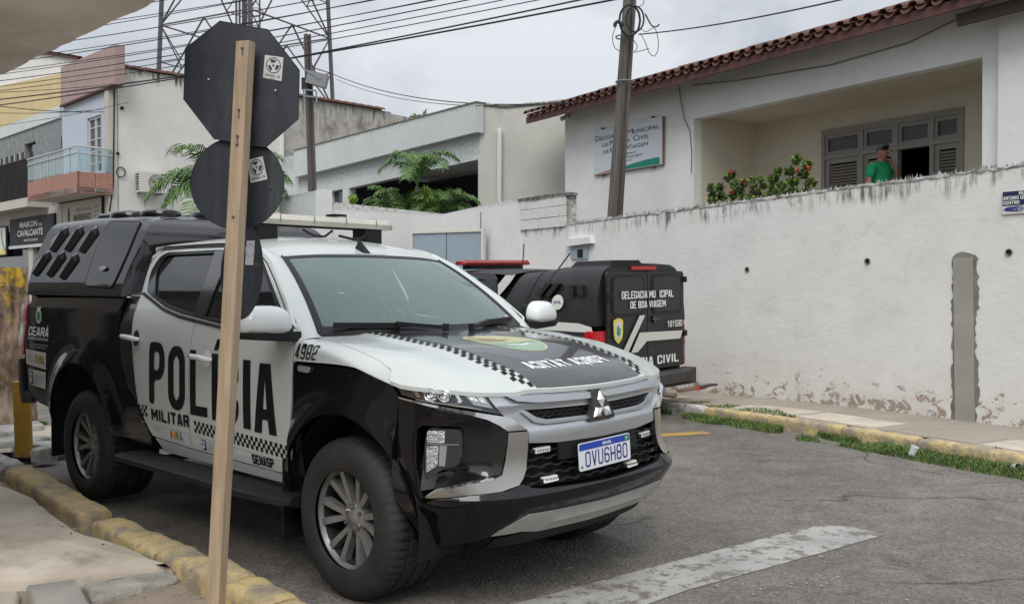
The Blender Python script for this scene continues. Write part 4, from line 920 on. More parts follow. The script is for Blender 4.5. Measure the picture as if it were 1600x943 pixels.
# bed side print
BS=[o for o in TR.children if o.name.startswith('bed_side')][0]
side_text('lettering',block('CEARÁ',-4.09,1.118,-3.66,1.188,gap=.14,a=.27,b=.17),'decal_white',BS,.005)
side_text('fine_print',(lambda t:([(p[0]-4.09,p[1]+1.088) for p in t[0]],t[1]))(text2d('GOVERNO DO ESTADO',.43,.02,bold=.015)),'decal_white',BS,.005)
side_text('fine_print',(lambda t:([(p[0]-4.04,p[1]+1.025) for p in t[0]],t[1]))(text2d('SECRETARIA DA SEGURANÇA\nPÚBLICA E DEFESA SOCIAL',.38,.035,bold=.01)),'decal_grey',BS,.005)
side_text('crest',[oval(-3.875,1.27,.062,.055)],'decal_cream',BS,.005); side_text('crest_field',[oval(-3.875,1.27,.042,.036)],'decal_green',BS,.006); side_text('crest_crown',[[(-3.905,1.32),(-3.845,1.32),(-3.835,1.345),(-3.875,1.335),(-3.915,1.345)]],'decal_cream',BS,.005)
side_text('sticker',[[(-4.13,.895),(-4.135,1.01),(-3.695,1.0),(-3.70,.875)]],'decal_cream',BS,.005)
brasil(BS,-3.90,-3.72,.915,.975)
side_text('fine_print',(lambda t:([(p[0]-4.08,p[1]+.915) for p in t[0]],t[1]))(text2d('MINISTÉRIO DA\nJUSTIÇA E\nSEGURANÇA PÚBLICA',.16,.06,bold=.01)),'decal_grey',BS,.007)
side_text('sticker',[[(-4.06,.74),(-4.075,.86),(-3.705,.855),(-3.72,.725)]],'decal_cream',BS,.005)
side_text('emblem_patch',[[(-4.04,.748),(-4.05,.85),(-3.97,.85),(-3.965,.746)]],'decal_blue',BS,.007)
side_text('emblem_mark',block('FN',-4.035,.803,-3.98,.84,a=.3,b=.25)+block('SP',-4.035,.757,-3.98,.795,a=.3,b=.25),'decal_white',BS,.009)
side_text('fine_print',(lambda t:([(p[0]-3.95,p[1]+.75) for p in t[0]],t[1]))(text2d('FUNDO NACIONAL\nDE SEGURANÇA\nPÚBLICA',.21,.08,bold=.01)),'decal_grey',BS,.007)
# roof, screen pillars, windscreen
wb=[(-.28,0,1.238),(-.295,-.28,1.238),(-.335,-.55,1.242),(-.41,-.762,1.252)]
wt=[(-.925,0,1.688),(-.932,-.22,1.686),(-.955,-.42,1.681),(-1.0,-.60,1.668)]
WB=catmull([(x,-y,z) for x,y,z in reversed(wb)]+wb[1:],4); WT=catmull([(x,-y,z) for x,y,z in reversed(wt)]+wt[1:],4)
def screen(u,t,o=0):
    k=u*(len(WB)-1); i=min(int(k),len(WB)-2); q=k-i
    a=Vector(WB[i]).lerp(Vector(WB[i+1]),q); b=Vector(WT[i]).lerp(Vector(WT[i+1]),q)
    p=a.lerp(b,t); bulge=.028*4*t*(1-t); n=Vector((.59,0,.81))
    return p+n*(bulge+o)
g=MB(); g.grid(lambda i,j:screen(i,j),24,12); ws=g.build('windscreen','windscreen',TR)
bo=MB()
def ring(u0,u1,t0,t1,nu,nv): bo.grid(lambda i,j:screen(lerp(u0,u1,i),lerp(t0,t1,j),.0025),nu,nv)
ring(0,1,0,.075,24,1); ring(0,1,.955,1,24,1); ring(0,.035,.075,.955,1,12); ring(.965,1,.075,.955,1,12)
bo.build('screen_border','trim_black',ws)
ck2=MB(); ck2.grid(lambda i,j:screen(lerp(.14,.25,i),lerp(.90,.96,j),-.01),4,2); ck2.build('windscreen_sticker','decal_pale_green',ws)
ck2=MB(); ck2.grid(lambda i,j:screen(lerp(.045,.09,i),lerp(.08,.13,j),.004),2,1); ck2.build('windscreen_label','decal_grey',ws)
# cowl panel below the screen
g=MB(); g.grid(lambda i,j:Vector(screen(i,0)).lerp(Vector((-.345-.0*i,0,1.205)) if False else Vector((screen(i,0).x+.065,screen(i,0).y*1.02,1.2)),j),20,2); g.build('cowl','plastic_black',TR)
# roof
RX=[-1.0,-1.12,-1.3,-1.6,-1.9,-2.2,-2.42]
RZ=[(-1.0,1.705),(-1.12,1.747),(-1.3,1.79),(-1.6,1.822),(-1.9,1.83),(-2.2,1.826),(-2.42,1.815)]
RY=[(-1.0,.60),(-1.12,.645),(-1.3,.655),(-1.6,.655),(-2.42,.65)]
def roofp(i,j):
    u=i*2-1; j=j**1.3
    x=lerp(-.93,-2.42,j)
    if j<1e-6: 
        k=(1-(u+1)/2)*(len(WT)-1); a=min(int(k),len(WT)-2); return Vector(WT[a]).lerp(Vector(WT[a+1]),k-a)
    xe=x-.07*u*u*max(0,1-j*3.5)
    ye=stab(RY,xe) if xe<-1 else .60
    zr=stab(RZ,x) if x<-1 else lerp(1.688,1.705,(-.93-x)/.07)
    edge=W(-X(min(xe,-1.0)),stab([(-1.0,1.675),(-1.12,1.712),(-1.3,1.741),(-1.6,1.755),(-2.42,1.757)],xe))[2]
    ze=stab([(-1.0,1.668),(-1.12,1.712),(-1.3,1.745),(-1.6,1.762),(-2.42,1.76)],min(xe,-1.0))
    z=zr-(zr-ze)*abs(u)**2.6
    rib=.004*math.cos(u*18)*sstep(.15,.3,j)*sstep(.8,.6,abs(u))
    return Vector((xe,u*ye,z+rib*0))
g=MB(); g.grid(roofp,40,30); rf=g.build('roof','paint_white',TR,angle=50)
for sg in (-1,1):
    outer_=[(-.40,1.238),(-.62,1.425),(-.80,1.545),(-.95,1.645),(-1.12,1.715),(-1.35,1.748),(-1.6,1.76),(-2.0,1.764),(-2.36,1.76),(-2.42,1.72)]
    A=[Vector(W(sg*X(x),z)) for x,z in outer_]
    def pr(i,j,A=A,sg=sg):
        k=i*(len(A)-1);a=min(int(k),len(A)-2);p=A[a].lerp(A[a+1],k-a)
        # inner edge: windscreen side, then roof side
        if i<.43:
            t=i/.43; q=screen(1 if sg<0 else 0,t**.92)
        else:
            t=(i-.43)/.57; xe=lerp(-1.0,-2.42,t**1.15); q=Vector((xe,sg*stab(RY,xe),stab([(-1.0,1.668),(-1.12,1.712),(-1.3,1.745),(-1.6,1.762),(-2.42,1.76)],xe)))
        m=p.lerp(q,j); n=Vector((.12,sg*.6,.6)).normalized(); return m+n*.014*4*j*(1-j)
    g=MB(); g.grid(pr,36,5); g.build('roof_rail','paint_white',TR,angle=60)
    sx=seam(FSR); q_=wing(1)(1,.4); c1=[Vector(W(sg*X(-.46),1.242)),Vector(W(sg*X(-.435),1.215)),Vector((q_[0],q_[1]*sg,q_[2])),]; 
    A_=catmull([tuple(Vector(W(sg*X(-.50),1.30))),tuple(Vector(W(sg*X(-.455),1.252))),tuple(Vector(wing(sg)(1,.42))),],6); B_=catmull([tuple(Vector(screen(1 if sg<0 else 0,.10))+Vector((0,0,.002))),tuple(Vector(screen(1 if sg<0 else 0,.0))+Vector((.0,0,.0))),tuple(Vector((-.34,sg*.775,hood(-.34,.775)+.001)))],6)
    g=MB(); g.grid(lambda i,j,A_=A_,B_=B_:Vector(A_[min(int(round(i*(len(A_)-1))),len(A_)-1)]).lerp(Vector(B_[min(int(round(i*(len(B_)-1))),len(B_)-1)]),j)+Vector((0,0,.012*4*j*(1-j))),len(A_)-1,6); g.build('cowl_corner','paint_white',TR,angle=70)
    g=MB(); g.tube([screen(1 if sg<0 else 0,t/8)+Vector((0,0,.004)) for t in range(9)],.006,6); g.build('screen_seal','trim_black',ws)
# wipers
for (px_,py_,qx,qy) in ((.52,.03,.93,.045),(.40,.02,.10,.05)):
    g=MB(); a=screen(px_,py_,.03);b=screen(qx,qy,.03); g.bar(a+Vector((.04,0,-.01)),a.lerp(b,.45)+Vector((.02,0,.012)),.028,.02); g.bar(a.lerp(b,.40),b,.016,.03); g.bar(a.lerp(b,.1)+Vector((.0,0,0)),b,.008,.014); g.tube([a+Vector((.045,0,-.03)),a+Vector((.045,0,.012))],.018,8); g.build('wiper','trim_black',TR)
g=MB(); g.hexa([(-1.08,-.03,1.72),(-.97,-.025,1.69),(-.97,.025,1.69),(-1.08,.03,1.72)],[(-1.07,-.008,1.775),(-1.05,-.006,1.775),(-1.05,.006,1.775),(-1.07,.008,1.775)]); g.bar((-1.06,0,1.77),(-1.09,0,1.79),.012,.012); g.build('roof_antenna','plastic_black',TR)
# interior
it=MB()
it.box(-2.4,-.6,-.70,.70,.55,.62); it.grid(lambda i,j:(lerp(-.33,-.80,j),lerp(-.72,.72,i),lerp(1.19,1.22,math.sin(j*3))),6,4); it.box(-.82,-.62,-.70,.70,.8,1.2)
it.build('dashboard','dash',TR)
def seat(x,y,par):
    s=MB(); 
    s.hexa([(x,y-.25,.85),(x,y+.25,.85),(x-.16,y+.25,.85),(x-.12,y-.25,.85)],[(x-.22,y-.22,1.43),(x-.22,y+.22,1.43),(x-.32,y+.22,1.43),(x-.32,y-.22,1.43)])
    s.hexa([(x-.24,y-.12,1.46),(x-.24,y+.12,1.46),(x-.33,y+.12,1.46),(x-.33,y-.12,1.46)],[(x-.27,y-.11,1.62),(x-.27,y+.11,1.62),(x-.35,y+.11,1.62),(x-.35,y-.11,1.62)])
    s.box(x-.1,x+.45,y-.25,y+.25,.8,.93); s.build('seat','seat_dark',par,angle=30)
seat(-1.25,.37,TR); seat(-1.25,-.37,TR); seat(-2.1,.37,TR); seat(-2.1,-.37,TR)
s=MB(); s.tube([(-.93+.19*math.sin(t)*.35,.37+.19*math.cos(t),1.20+.19*math.sin(t)) for t in [i*math.pi/12 for i in range(24)]],.016,8,close=True); s.tube([(-.93,.37,1.20),(-.75,.37,1.1)],.03,8); s.bar((-.93,.2,1.2),(-.93,.54,1.2),.03,.05); s.build('steering_wheel','trim_black',TR)
s=MB(); s.box(-.93,-.90,-.11,.11,1.56,1.61); s.build('rear_view_mirror','trim_black',TR)
# ---------- front end, laid out along the wrap of the nose ----------
def both(name,poly,mt,par=None,grid=.04,thick=.02,off=0,offfn=None,**k):
    out=[]
    for sg in (-1,1): out.append(drape(name,poly if isinstance(poly[0],list) else [poly],(lambda s_,z_,o_,sg=sg:WV(sg*s_,z_,o_)),mt,par or TR,grid,thick,off,offfn,**k))
    return out
def sym(poly): # polygon given for s>=0 from centre top outwards to centre bottom
    return poly+[(-s,z) for s,z in reversed(poly) if s>1e-6]
WF=lambda s,z,o: WV(s,z,o)
head=[(1.180,1.076),(1.05,1.062),(.902,1.048),(.80,1.041),(.712,1.035),(.66,.975),(.620,.930),(.70,.946),(.785,.962),(.90,.978),(1.02,.992),(1.132,1.012)]
for h in both('headlight',head,'lens_dark',off=-.012,thick=.03):
    sg=1 if (h.bound_box[0][1]+h.bound_box[6][1])>0 else -1
    Sg=lambda s_,z_,o_,sg=sg:WV(sg*s_,z_,o_)
    drape('headlight_reflector',[[(1.085,1.057),(1.06,1.057),(1.02,1.008),(1.045,1.005)]],Sg,'chrome',h,0,off=-.008)
    dr=MB()
    for sc_,zc_,r in ((.965,1.022,.027),(.90,1.018,.023)):
        c=Vector(Sg(sc_,zc_,-.004)); n=(Vector(Sg(sc_,zc_,.05))-c).normalized(); up=Vector((0,0,1)); a=n.cross(up).normalized(); b=a.cross(n)
        for rr,dd in ((r,0),(r*.75,-.006),(r*.5,.003)):
            pts=[c+n*(.004+dd)+(a*math.cos(t)*1.25+b*math.sin(t))*rr for t in [i*math.pi/10 for i in range(20)]]
            dr.tube(pts,.0028,5,close=True)
        dr.lathe([(0.001,.0)],3,'y') if False else None
    dr.build('headlight_ring','chrome',h)
    drape('headlight_bulb',[oval(.965,1.022,.022,.020)],Sg,'lens_clear',h,0,off=-.004); drape('headlight_bulb',[oval(.90,1.018,.02,.018)],Sg,'lens_clear',h,0,off=-.004)
    drape('headlight_trim',[[(1.03,1.05),(1.015,1.05),(.955,.992),(.85,.984),(.835,1.0),(.86,1.035),(.845,1.035),(.815,.995),(.835,.976),(.96,.984)]],Sg,'chrome',h,0,off=-.0075)
    drape('headlight_lamp',[[(.825,1.038),(.722,1.030),(.665,.960),(.76,.978)]],Sg,'lens_grey',h,.05,off=-.006)
    drape('headlight_lamp',[[(.812,1.034),(.775,1.031),(.735,.990),(.768,.996)]],Sg,'lens_clear',h,.05,off=-.003)
    drape('headlight_lamp',[[(.76,1.029),(.728,1.026),(.692,.980),(.72,.985)]],Sg,'lens_clear',h,.05,off=-.003)
    drape('headlight_line',[[(1.05,.995),(.90,.979),(.785,.966),(.72,.955),(.72,.958),(.785,.971),(.90,.984),(1.045,.999)]],Sg,'chrome_soft',h,.05,off=-.007)
both('chrome_strip',[(1.136,1.004),(.898,.972),(.785,.954),(.698,.938),(.61,.922),(.575,.911),(.492,.856),(.60,.858),(.64,.885),(.698,.914),(.785,.938),(.897,.960),(1.136,.997)],'chrome',thick=.02,off=.005)
both('chrome_bracket',rnd([(.492,.850),(.500,.76),(.512,.683),(.534,.646),(.560,.620),(.640,.600),(.785,.590),(.985,.563),(.929,.602),(.785,.636),(.675,.652),(.632,.668),(.614,.72),(.601,.80),(.597,.852)],0),'chrome_soft',thick=.03,off=.004,offfn=lambda u,v:.010*sstep(.62,.55,u))
both('chrome_edge',[(.985,.564),(.929,.602),(.785,.636),(.675,.652),(.672,.660),(.785,.645),(.93,.612),(.99,.572)],'chrome',thick=.03,off=.006)
# painted bumper corner round the lamp recess
fog=rnd([(.985,.875),(.815,.872),(.815,.76),(.835,.715),(.91,.695),(1.0,.64),(1.0,.80)],.03)
rec=[(.985,.885),(.63,.905),(.598,.862),(.602,.80),(.622,.70),(.630,.668),(.675,.655),(.785,.640),(.93,.608),(1.0,.60),(1.02,.70)]
up=[(1.138,.995),(.897,.958),(.785,.936),(.698,.912),(.64,.883),(.60,.857),(.59,.845),(.62,.885),(.66,.895),(.80,.893),(1.0,.886),(1.03,.87),(1.03,.70),(1.005,.60),(1.0,.56),(1.14,.53)]
both('front_bumper_corner',up,'paint_black',thick=.03,off=.0,offfn=lambda u,v:.02*sstep(.885,.93,v)*sstep(1.0,.9,u)+.012*sstep(.95,1.05,u)*sstep(.9,.8,v)+.03*sstep(1.10,1.145,u)*sstep(1.0,.9,v)*0)
both('lamp_recess',rec,'plastic_gloss',thick=.0,off=-.075,offfn=lambda u,v:.075*sstep(.70,.60,u)+.05*sstep(.68,.60,v)+.06*sstep(.95,1.02,u))
for h in both('fog_lamp',fog,'lens_dark',thick=.05,off=-.012):
    sg=1 if (h.bound_box[0][1]+h.bound_box[6][1])>0 else -1
    Sg=lambda s_,z_,o_,sg=sg:WV(sg*s_,z_,o_)
    drape('fog_lamp_lens',[rnd([(.98,.862),(.895,.866),(.895,.812),(.983,.810)],.008)],Sg,'lens_clear',h,.05,.01,off=-.004)
    drape('fog_lamp_lens',[rnd([(.985,.795),(.925,.798),(.93,.712),(.988,.675)],.008)],Sg,'lens_clear',h,.05,.01,off=-.004)
    drape('fog_lamp_lens',[rnd([(.92,.800),(.885,.800),(.895,.71),(.925,.71)],.004)],Sg,'lens_grey',h,.05,.01,off=-.006)
    drape('fog_lamp_line',[[(.985,.806),(.83,.808),(.83,.804),(.985,.802)]],Sg,'silver',h,.05,off=-.008)
    for q in (.85,.838,.826): drape('fog_lamp_line',[[(.975,q),(.90,q+.002),(.90,q-.001),(.975,q-.003)]],Sg,'silver_matte',h,.05,off=.0)
both('bumper_blade',[(.66,.650),(.80,.632),(.90,.62),(.84,.70),(.80,.715),(.79,.70),(.82,.69)],'paint_black',thick=.05,off=-.03)
# lower bumper wraps round: one big moulding
def low(u,v):
    o=.004*sstep(.48,.60,v)
    o+=.028*sstep(.615,.555,v)*sstep(.46,.545,v)
    o-=.03*sstep(.47,.40,v)*sstep(.9,.5,abs(u))
    return o
lowp=sym([(0,.577),(.242,.583),(.44,.592),(.493,.600),(.54,.620),(.62,.600),(.785,.588),(.94,.566),(1.085,.487),(1.15,.53),(1.155,.34),(.90,.345),(.675,.385),(.60,.43),(.515,.487),(.30,.482),(0,.475)])
drape('front_bumper',[lowp],WF,'paint_black',TR,.03,.03,off=.0,offfn=low)
drape('skid_plate',[sym([(0,.472),(.30,.479),(.505,.484),(.56,.455),(.67,.386),(.50,.392),(.40,.375),(0,.365)])],WF,'silver_matte',TR,.03,.02,off=.004,offfn=lambda u,v:-.03*sstep(.47,.36,v)+.012*sstep(.455,.47,v)+(.012 if .40<v<.44 and abs(u)<.38 else 0))
drape('bumper_underside',[sym([(0,.362),(.40,.372),(.62,.36),(.66,.31),(0,.30)])],WF,'plastic_black',TR,.05,.02,off=-.06)
both('splash_guard',[(.75,.345),(1.06,.335),(1.02,.245),(.80,.25)],'plastic_black',thick=.02,off=-.25)
# grille
gb=drape('grille_surround',[sym([(0,1.004),(.107,1.006),(.3,1.013),(.483,1.020),(.70,1.030),(.655,.968),(.607,.920),(.56,.90),(.488,.848),(.488,.797),(.318,.782),(0,.776)]),
      [(.048,.932),(.495,.943),(.427,.905),(.36,.889),(.048,.884)],[(-.048,.932),(-.495,.943),(-.427,.905),(-.36,.889),(-.048,.884)]],WF,'silver',TR,.03,.035,off=-.008,offfn=lambda u,v:.012*sstep(.94,.98,v)-.010*sstep(.965,.985,v)+.016*sstep(.88,.84,v))
for sg in (-1,1):
    drape('grille_bar',[[(.05,.964),(.42,.972),(.54,.986),(.60,1.012),(.44,1.006),(.05,.992)]],(lambda s_,z_,o_,sg=sg:WV(sg*s_,z_,o_)),'silver',gb,.04,.016,off=.012)
    drape('grille_lip',[[(.05,.880),(.36,.885),(.43,.900),(.50,.94),(.52,.935),(.45,.885),(.38,.872),(.05,.868)]],(lambda s_,z_,o_,sg=sg:WV(sg*s_,z_,o_)),'silver',gb,.04,.02,off=.006)
    drape('grille_mesh',[[(.04,.935),(.50,.946),(.42,.90),(.04,.882)]],(lambda s_,z_,o_,sg=sg:WV(sg*s_,z_,o_)),'plastic_black',gb,.05,.0,off=-.03)
    for j in range(2):
        pts=[];
        for i in range(37):
            s=.05+i*.0125; 
            if s>.44: break
            ph=(i+j*2)%4; z=.899+j*.018+(.006 if ph in(1,2) else 0); pts.append(WV(sg*s,z,-.014))
        g=MB(); g.tube(pts,.004,5); g.build('mesh_bar','plastic_black',gb)
drape('lower_grille',[sym([(0,.776),(.318,.782),(.490,.797),(.497,.76),(.51,.68),(.525,.64),(.50,.600),(.44,.592),(0,.576)])],WF,'shadow_black',TR,.05,0,off=-.05)
for j in range(5):
    for t in range(2):
        pts=[]
        for i in range(-41,42):
            s=i*.0125; 
            if abs(s)>.515: continue
            ph=(i+(4 if j%2 else 0))%8; d={0:0,1:.5,2:1,3:1,4:1,5:.5,6:0,7:0}[ph]; z=.604+j*.036+d*.009; pts.append(W(s,z,-.010-.012*t))
        g=MB(); g.tube(pts,.0062 if t==0 else .0045,5); g.build('grille_slat','plastic_black',TR)
# plate holder, plate, lights in the grille
drape('plate_holder',[[(-.305,.815),(.305,.800),(.303,.688),(-.303,.700)]],WF,'plastic_black',TR,.05,.05,off=.006)
# plate: its own flat, slightly leaning board
PLT=Matrix.Translation(Vector((.868,-.005,.703)))@Matrix.Rotation(R(1.2),4,'X')@Matrix.Rotation(R(-3),4,'Y')
def pm(u,v,o): return PLT@Vector((o,u,v))
pl_=drape('number_plate',[rnd([(-.2,-.065),(.2,-.065),(.2,.065),(-.2,.065)],.012)],pm,'plate_white',TR,0,.004,off=0)
drape('plate_band',[rnd([(-.196,.030),(.196,.030),(.196,.061),(-.196,.061)],[0,0,.01,.01])],pm,'plate_blue',pl_,0,off=.0012)
drape('plate_number',fill2d(block('OVU6H80',-.155,-.052,.175,.022,gap=.24,a=.21,b=.12,c=.22)),pm,'decal_blue',pl_,0,off=.0014)
t=text2d('BRASIL',.07,.014,bold=.03); drape('plate_lettering',([(a-.02,b+.038) for a,b in t[0]],t[1]),pm,'decal_white',pl_,0,off=.002)
drape('plate_flag',[[(.155,.034),(.186,.034),(.186,.057),(.155,.057)]],pm,'decal_green',pl_,0,off=.002); drape('plate_flag',[[(.162,.0455),(.1705,.0375),(.179,.0455),(.1705,.0535)]],pm,'decal_yellow',pl_,0,off=.0025)
t=text2d('BR',.014,.012,bold=.03); drape('plate_lettering',([(a-.188,b-.052) for a,b in t[0]],t[1]),pm,'shadow_black',pl_,0,off=.002)
for s,z in ((-.405,.755),(.40,.735),(-.375,.622),(.225,.610)):
    l=drape('strobe_light',[rnd([(s-.045,z-.012),(s+.045,z-.009),(s+.045,z+.015),(s-.045,z+.012)],.004)],WF,'led_white',TR,.05,.02,off=.006)
    g=MB()
    for i in range(5): g.lathe([(0,.0),(.006,0)],8,'x',tuple(Vector(W(s-.03+i*.015,z+.002,.009))))
    g.build('strobe_lens','lens_grey',l,recalc=False); 
    g=MB(); g.bar(W(s-.075,z,.0),W(s+.06,z,.0),.012,.012); g.build('strobe_bracket','plastic_black',l)
# three-diamond emblem
bgp=drape('emblem_plate',[rnd([(-.060,1.000),(.005,1.004),(.098,.875),(.098,.858),(-.098,.855),(-.098,.875),(-.07,.90)],.01)],WF,'steel_dark',TR,.03,.03,off=.016)
def diamond(cx,cz,ang,L_=.080,w=.027):
    ca,sa=math.cos(ang),math.sin(ang); P=lambda a,b:(cx+a*ca-b*sa,cz+a*sa+b*ca)
    g=MB(); base=[WV(*P(0,0),.018),WV(*P(L_/2,w),.018),WV(*P(L_,0),.018),WV(*P(L_/2,-w),.018)]; top=WV(*P(L_/2,0),.034); md=[WV(*P(L_*.1,0),.026),WV(*P(L_/2,w*.8),.026),WV(*P(L_*.9,0),.026),WV(*P(L_/2,-w*.8),.026)]
    g.add(base+md+[top],[(0,1,5,4),(1,2,6,5),(2,3,7,6),(3,0,4,7),(4,5,8),(5,6,8),(6,7,8),(7,4,8)]); g.build('emblem_diamond','chrome_bright',bgp,smooth=False,recalc=True)
for a in (90,210,330): diamond(.0,.915,R(a))
# ---------- canopy ----------
CN=[(1.43,.882),(1.50,.866),(1.60,.822),(1.72,.772),(1.84,.722),(1.90,.697),(1.945,.672),(1.975,.63),(1.99,.5),(1.998,.25),(2.0,0)]
def can_rear(z): return tab([(1.43,-4.12),(1.55,-4.20),(1.70,-4.26),(1.9,-4.22),(2.0,-4.15)],z)
def can_front(z): return tab([(1.43,-2.475),(1.60,-2.50),(1.75,-2.47),(1.85,-2.45),(1.93,-2.47),(2.0,-2.52)],z)
def canp(i,j,o=0):   # i along x front->rear, j across 0..1 (right base -> left base)
    k=abs(j*2-1); sg=-1 if j<.5 else 1
    q=(1-k)*(len(CN)-1); a=min(int(q),len(CN)-2); z=lerp(CN[a][0],CN[a+1][0],q-a); y=lerp(CN[a][1],CN[a+1][1],q-a)
    x=lerp(can_front(z),can_rear(z),i)
    z2=z+.03*sstep(0,.6,i)*((z-1.43)/.57)-.03*(1-sstep(0,.12,i))*sstep(1.85,2.0,z); 
    nx=Vector((0,y+.05,max(0,(z-1.5)*.25+ (1 if z>1.96 else 0)))).normalized()
    return (x,sg*(y+o*nx.y),z2+o*nx.z)
g=MB(); g.grid(lambda i,j:canp(i,j),30,48); cp=g.build('canopy','fibre_black',TR,angle=50)
def cface(i0): # closing faces front and rear
    n=48; ring_=[canp(i0,j/n) for j in range(n+1)]; c=[(p[0],0,p[2]) for p in ring_]
    m=MB(); m.add(ring_+c,[(k,k+1,n+1+k+1,n+1+k) for k in range(n)]); return m
cface(0).build('canopy_front','lens_dark',cp,recalc=False); cface(1).build('canopy_rear','fibre_black',cp,recalc=False)
def canside(x,z,o,sg=-1):
    y=tab([(a,b) for a,b in CN[:9]],z); k=(x-can_front(z))/(can_rear(z)-can_front(z)); 
    return Vector((x,sg*(y+o),z+.03*sstep(0,.6,k)*((z-1.43)/.57)+o*.35))
CS_=lambda u,v,o:canside(u,v,o)
for sg in (-1,1):
    fn=lambda u,v,o,sg=sg:canside(u,v,o,sg)
    drape('canopy_skirt',[[(-2.49,1.43),(-4.12,1.434),(-4.13,1.446),(-2.49,1.444)]],fn,'trim_black',cp,.2,.01,off=.006)
    hole=rnd([(-3.08,1.50),(-2.62,1.485),(-2.60,1.72),(-2.60,1.935),(-3.10,1.945),(-3.13,1.71)],[.05,.05,.02,.03,.03,.02])
    hh=drape('canopy_hatch',[hole],fn,'fibre_black',cp,.08,.012,off=.007)
    g=MB(); g.tube([fn(u,v,.003) for u,v in hole],.006,5,close=True); g.build('hatch_seal','shadow_black',hh)
    drape('hatch_handle',[oval(-2.86,1.615,.055,.016,20)],fn,'lens_dark',hh,0,.01,off=.02)
    for (x,z,w_) in ((-3.86,1.905,1),(-3.57,1.90,1),(-3.29,1.885,1),(-4.02,1.73,1),(-3.72,1.72,1),(-3.45,1.70,1)):
        a=Vector((-.135,-.085)); b=Vector((.075,.075)); wv=Vector((.062,-.055))
        # axis from rear-low to front-high; the outer edge is lifted off the panel
        P0=fn(x-.20,z-.06,.002); P1=fn(x-.02,z+.035,.002); Q0=fn(x-.085,z-.150,.028); Q1=fn(x+.015,z-.012,.034); P2=fn(x+.02,z+.02,.002); B0=fn(x-.055,z-.165,.0);B1=fn(x+.045,z-.035,.0)
        g=MB(); g.add([P0,P1,Q1,Q0],[(0,1,2,3)],0); g.add([P0,Q0,B0],[(0,1,2)],0); g.add([P1,P2,Q1],[(0,1,2)],0); g.add([P2,B1,Q1],[(0,1,2)],1)
        g.add([Q0,Q1,B1,B0],[(0,1,2,3)],1)
        g.build('canopy_scoop',['scoop_lit','shadow_black'],cp,smooth=False,recalc=False)  # paler lit face and black mouth: light and shade set by colour
for (x,y) in ((-3.25,-.46),(-2.93,-.38),(-2.80,-.05),(-3.6,-.42),(-3.2,.05),(-3.6,.15),(-2.95,.35),(-3.4,.45)):
    g=MB(); n=20; rx,ry=.17,.14
    g.add([(x+rx*k*math.cos(t),y+ry*k*math.sin(t),2.0+h) for k,h in ((1,-.01),(1,.015),(.93,.04),(.7,.055),(.3,.062)) for t in [i*2*math.pi/n for i in range(n)]]+[(x,y,2.063)],[(r_*n+i,r_*n+(i+1)%n,(r_+1)*n+(i+1)%n,(r_+1)*n+i) for r_ in range(4) for i in range(n)]+[(4*n+i,4*n+(i+1)%n,5*n) for i in range(n)])
    g.build('roof_vent','fibre_black',cp)
# light bar
g=MB(); lb=[(-.09,.0),(-.10,.03),(-.07,.065),(.07,.065),(.10,.03),(.09,0)]
def lbar(g,x,y0,y1,z,n=5,mi=0):
    ys=[y0+(y1-y0)*t for t in (0,.03,.2,.4,.6,.8,.97,1)]; v=[];f=[]
    for i,y in enumerate(ys):
        k=.75 if i in(0,len(ys)-1) else 1
        for a,b in lb: v.append((x+a*k,y,z+b*k+.0))
    m=len(lb)
    for i in range(len(ys)-1):
        for j in range(m): f.append((i*m+j,i*m+(j+1)%m,(i+1)*m+(j+1)%m,(i+1)*m+j))
    f.append(tuple(range(m))); f.append(tuple(range((len(ys)-1)*m,len(ys)*m))); g.add(v,f,mi)
lbar(g,-1.5,-.56,.56,1.885); lo_=g.build('light_bar','lightbar_grey',TR,angle=25)
for y in (-.35,-.1,.15,.4):
    g=MB(); g.bar((-1.57,y,1.952),(-1.43,y,1.952),.03,.012); g.build('light_bar_rib','lightbar_grey',lo_)
    g=MB(); g.bar((-1.402,y-.004,1.88),(-1.402,y+.004,1.94),.01,.01) if False else g.box(-1.402,-1.398,y-.003,y+.003,1.90,1.945); g.build('light_bar_joint','lightbar_joint',lo_)
g=MB(); g.box(-1.56,-1.42,.32,.46,1.775,1.885); g.box(-1.56,-1.42,-.5,-.36,1.775,1.885); g.box(-1.5,-1.46,-.45,.45,1.875,1.89)
g.tube([(-1.42,.05,1.86),(-1.40,-.02,1.82),(-1.38,-.12,1.82),(-1.42,-.18,1.86)],.008,6); g.tube([(-1.42,.34,1.86),(-1.40,.28,1.82),(-1.38,.18,1.81),(-1.42,.10,1.83)],.010,6)
g.build('light_bar_mount','plastic_black',lo_)
g=MB(); g.box(-1.66,-1.56,.17,.27,1.935,1.985); g.build('siren_horn','trim_black',lo_)
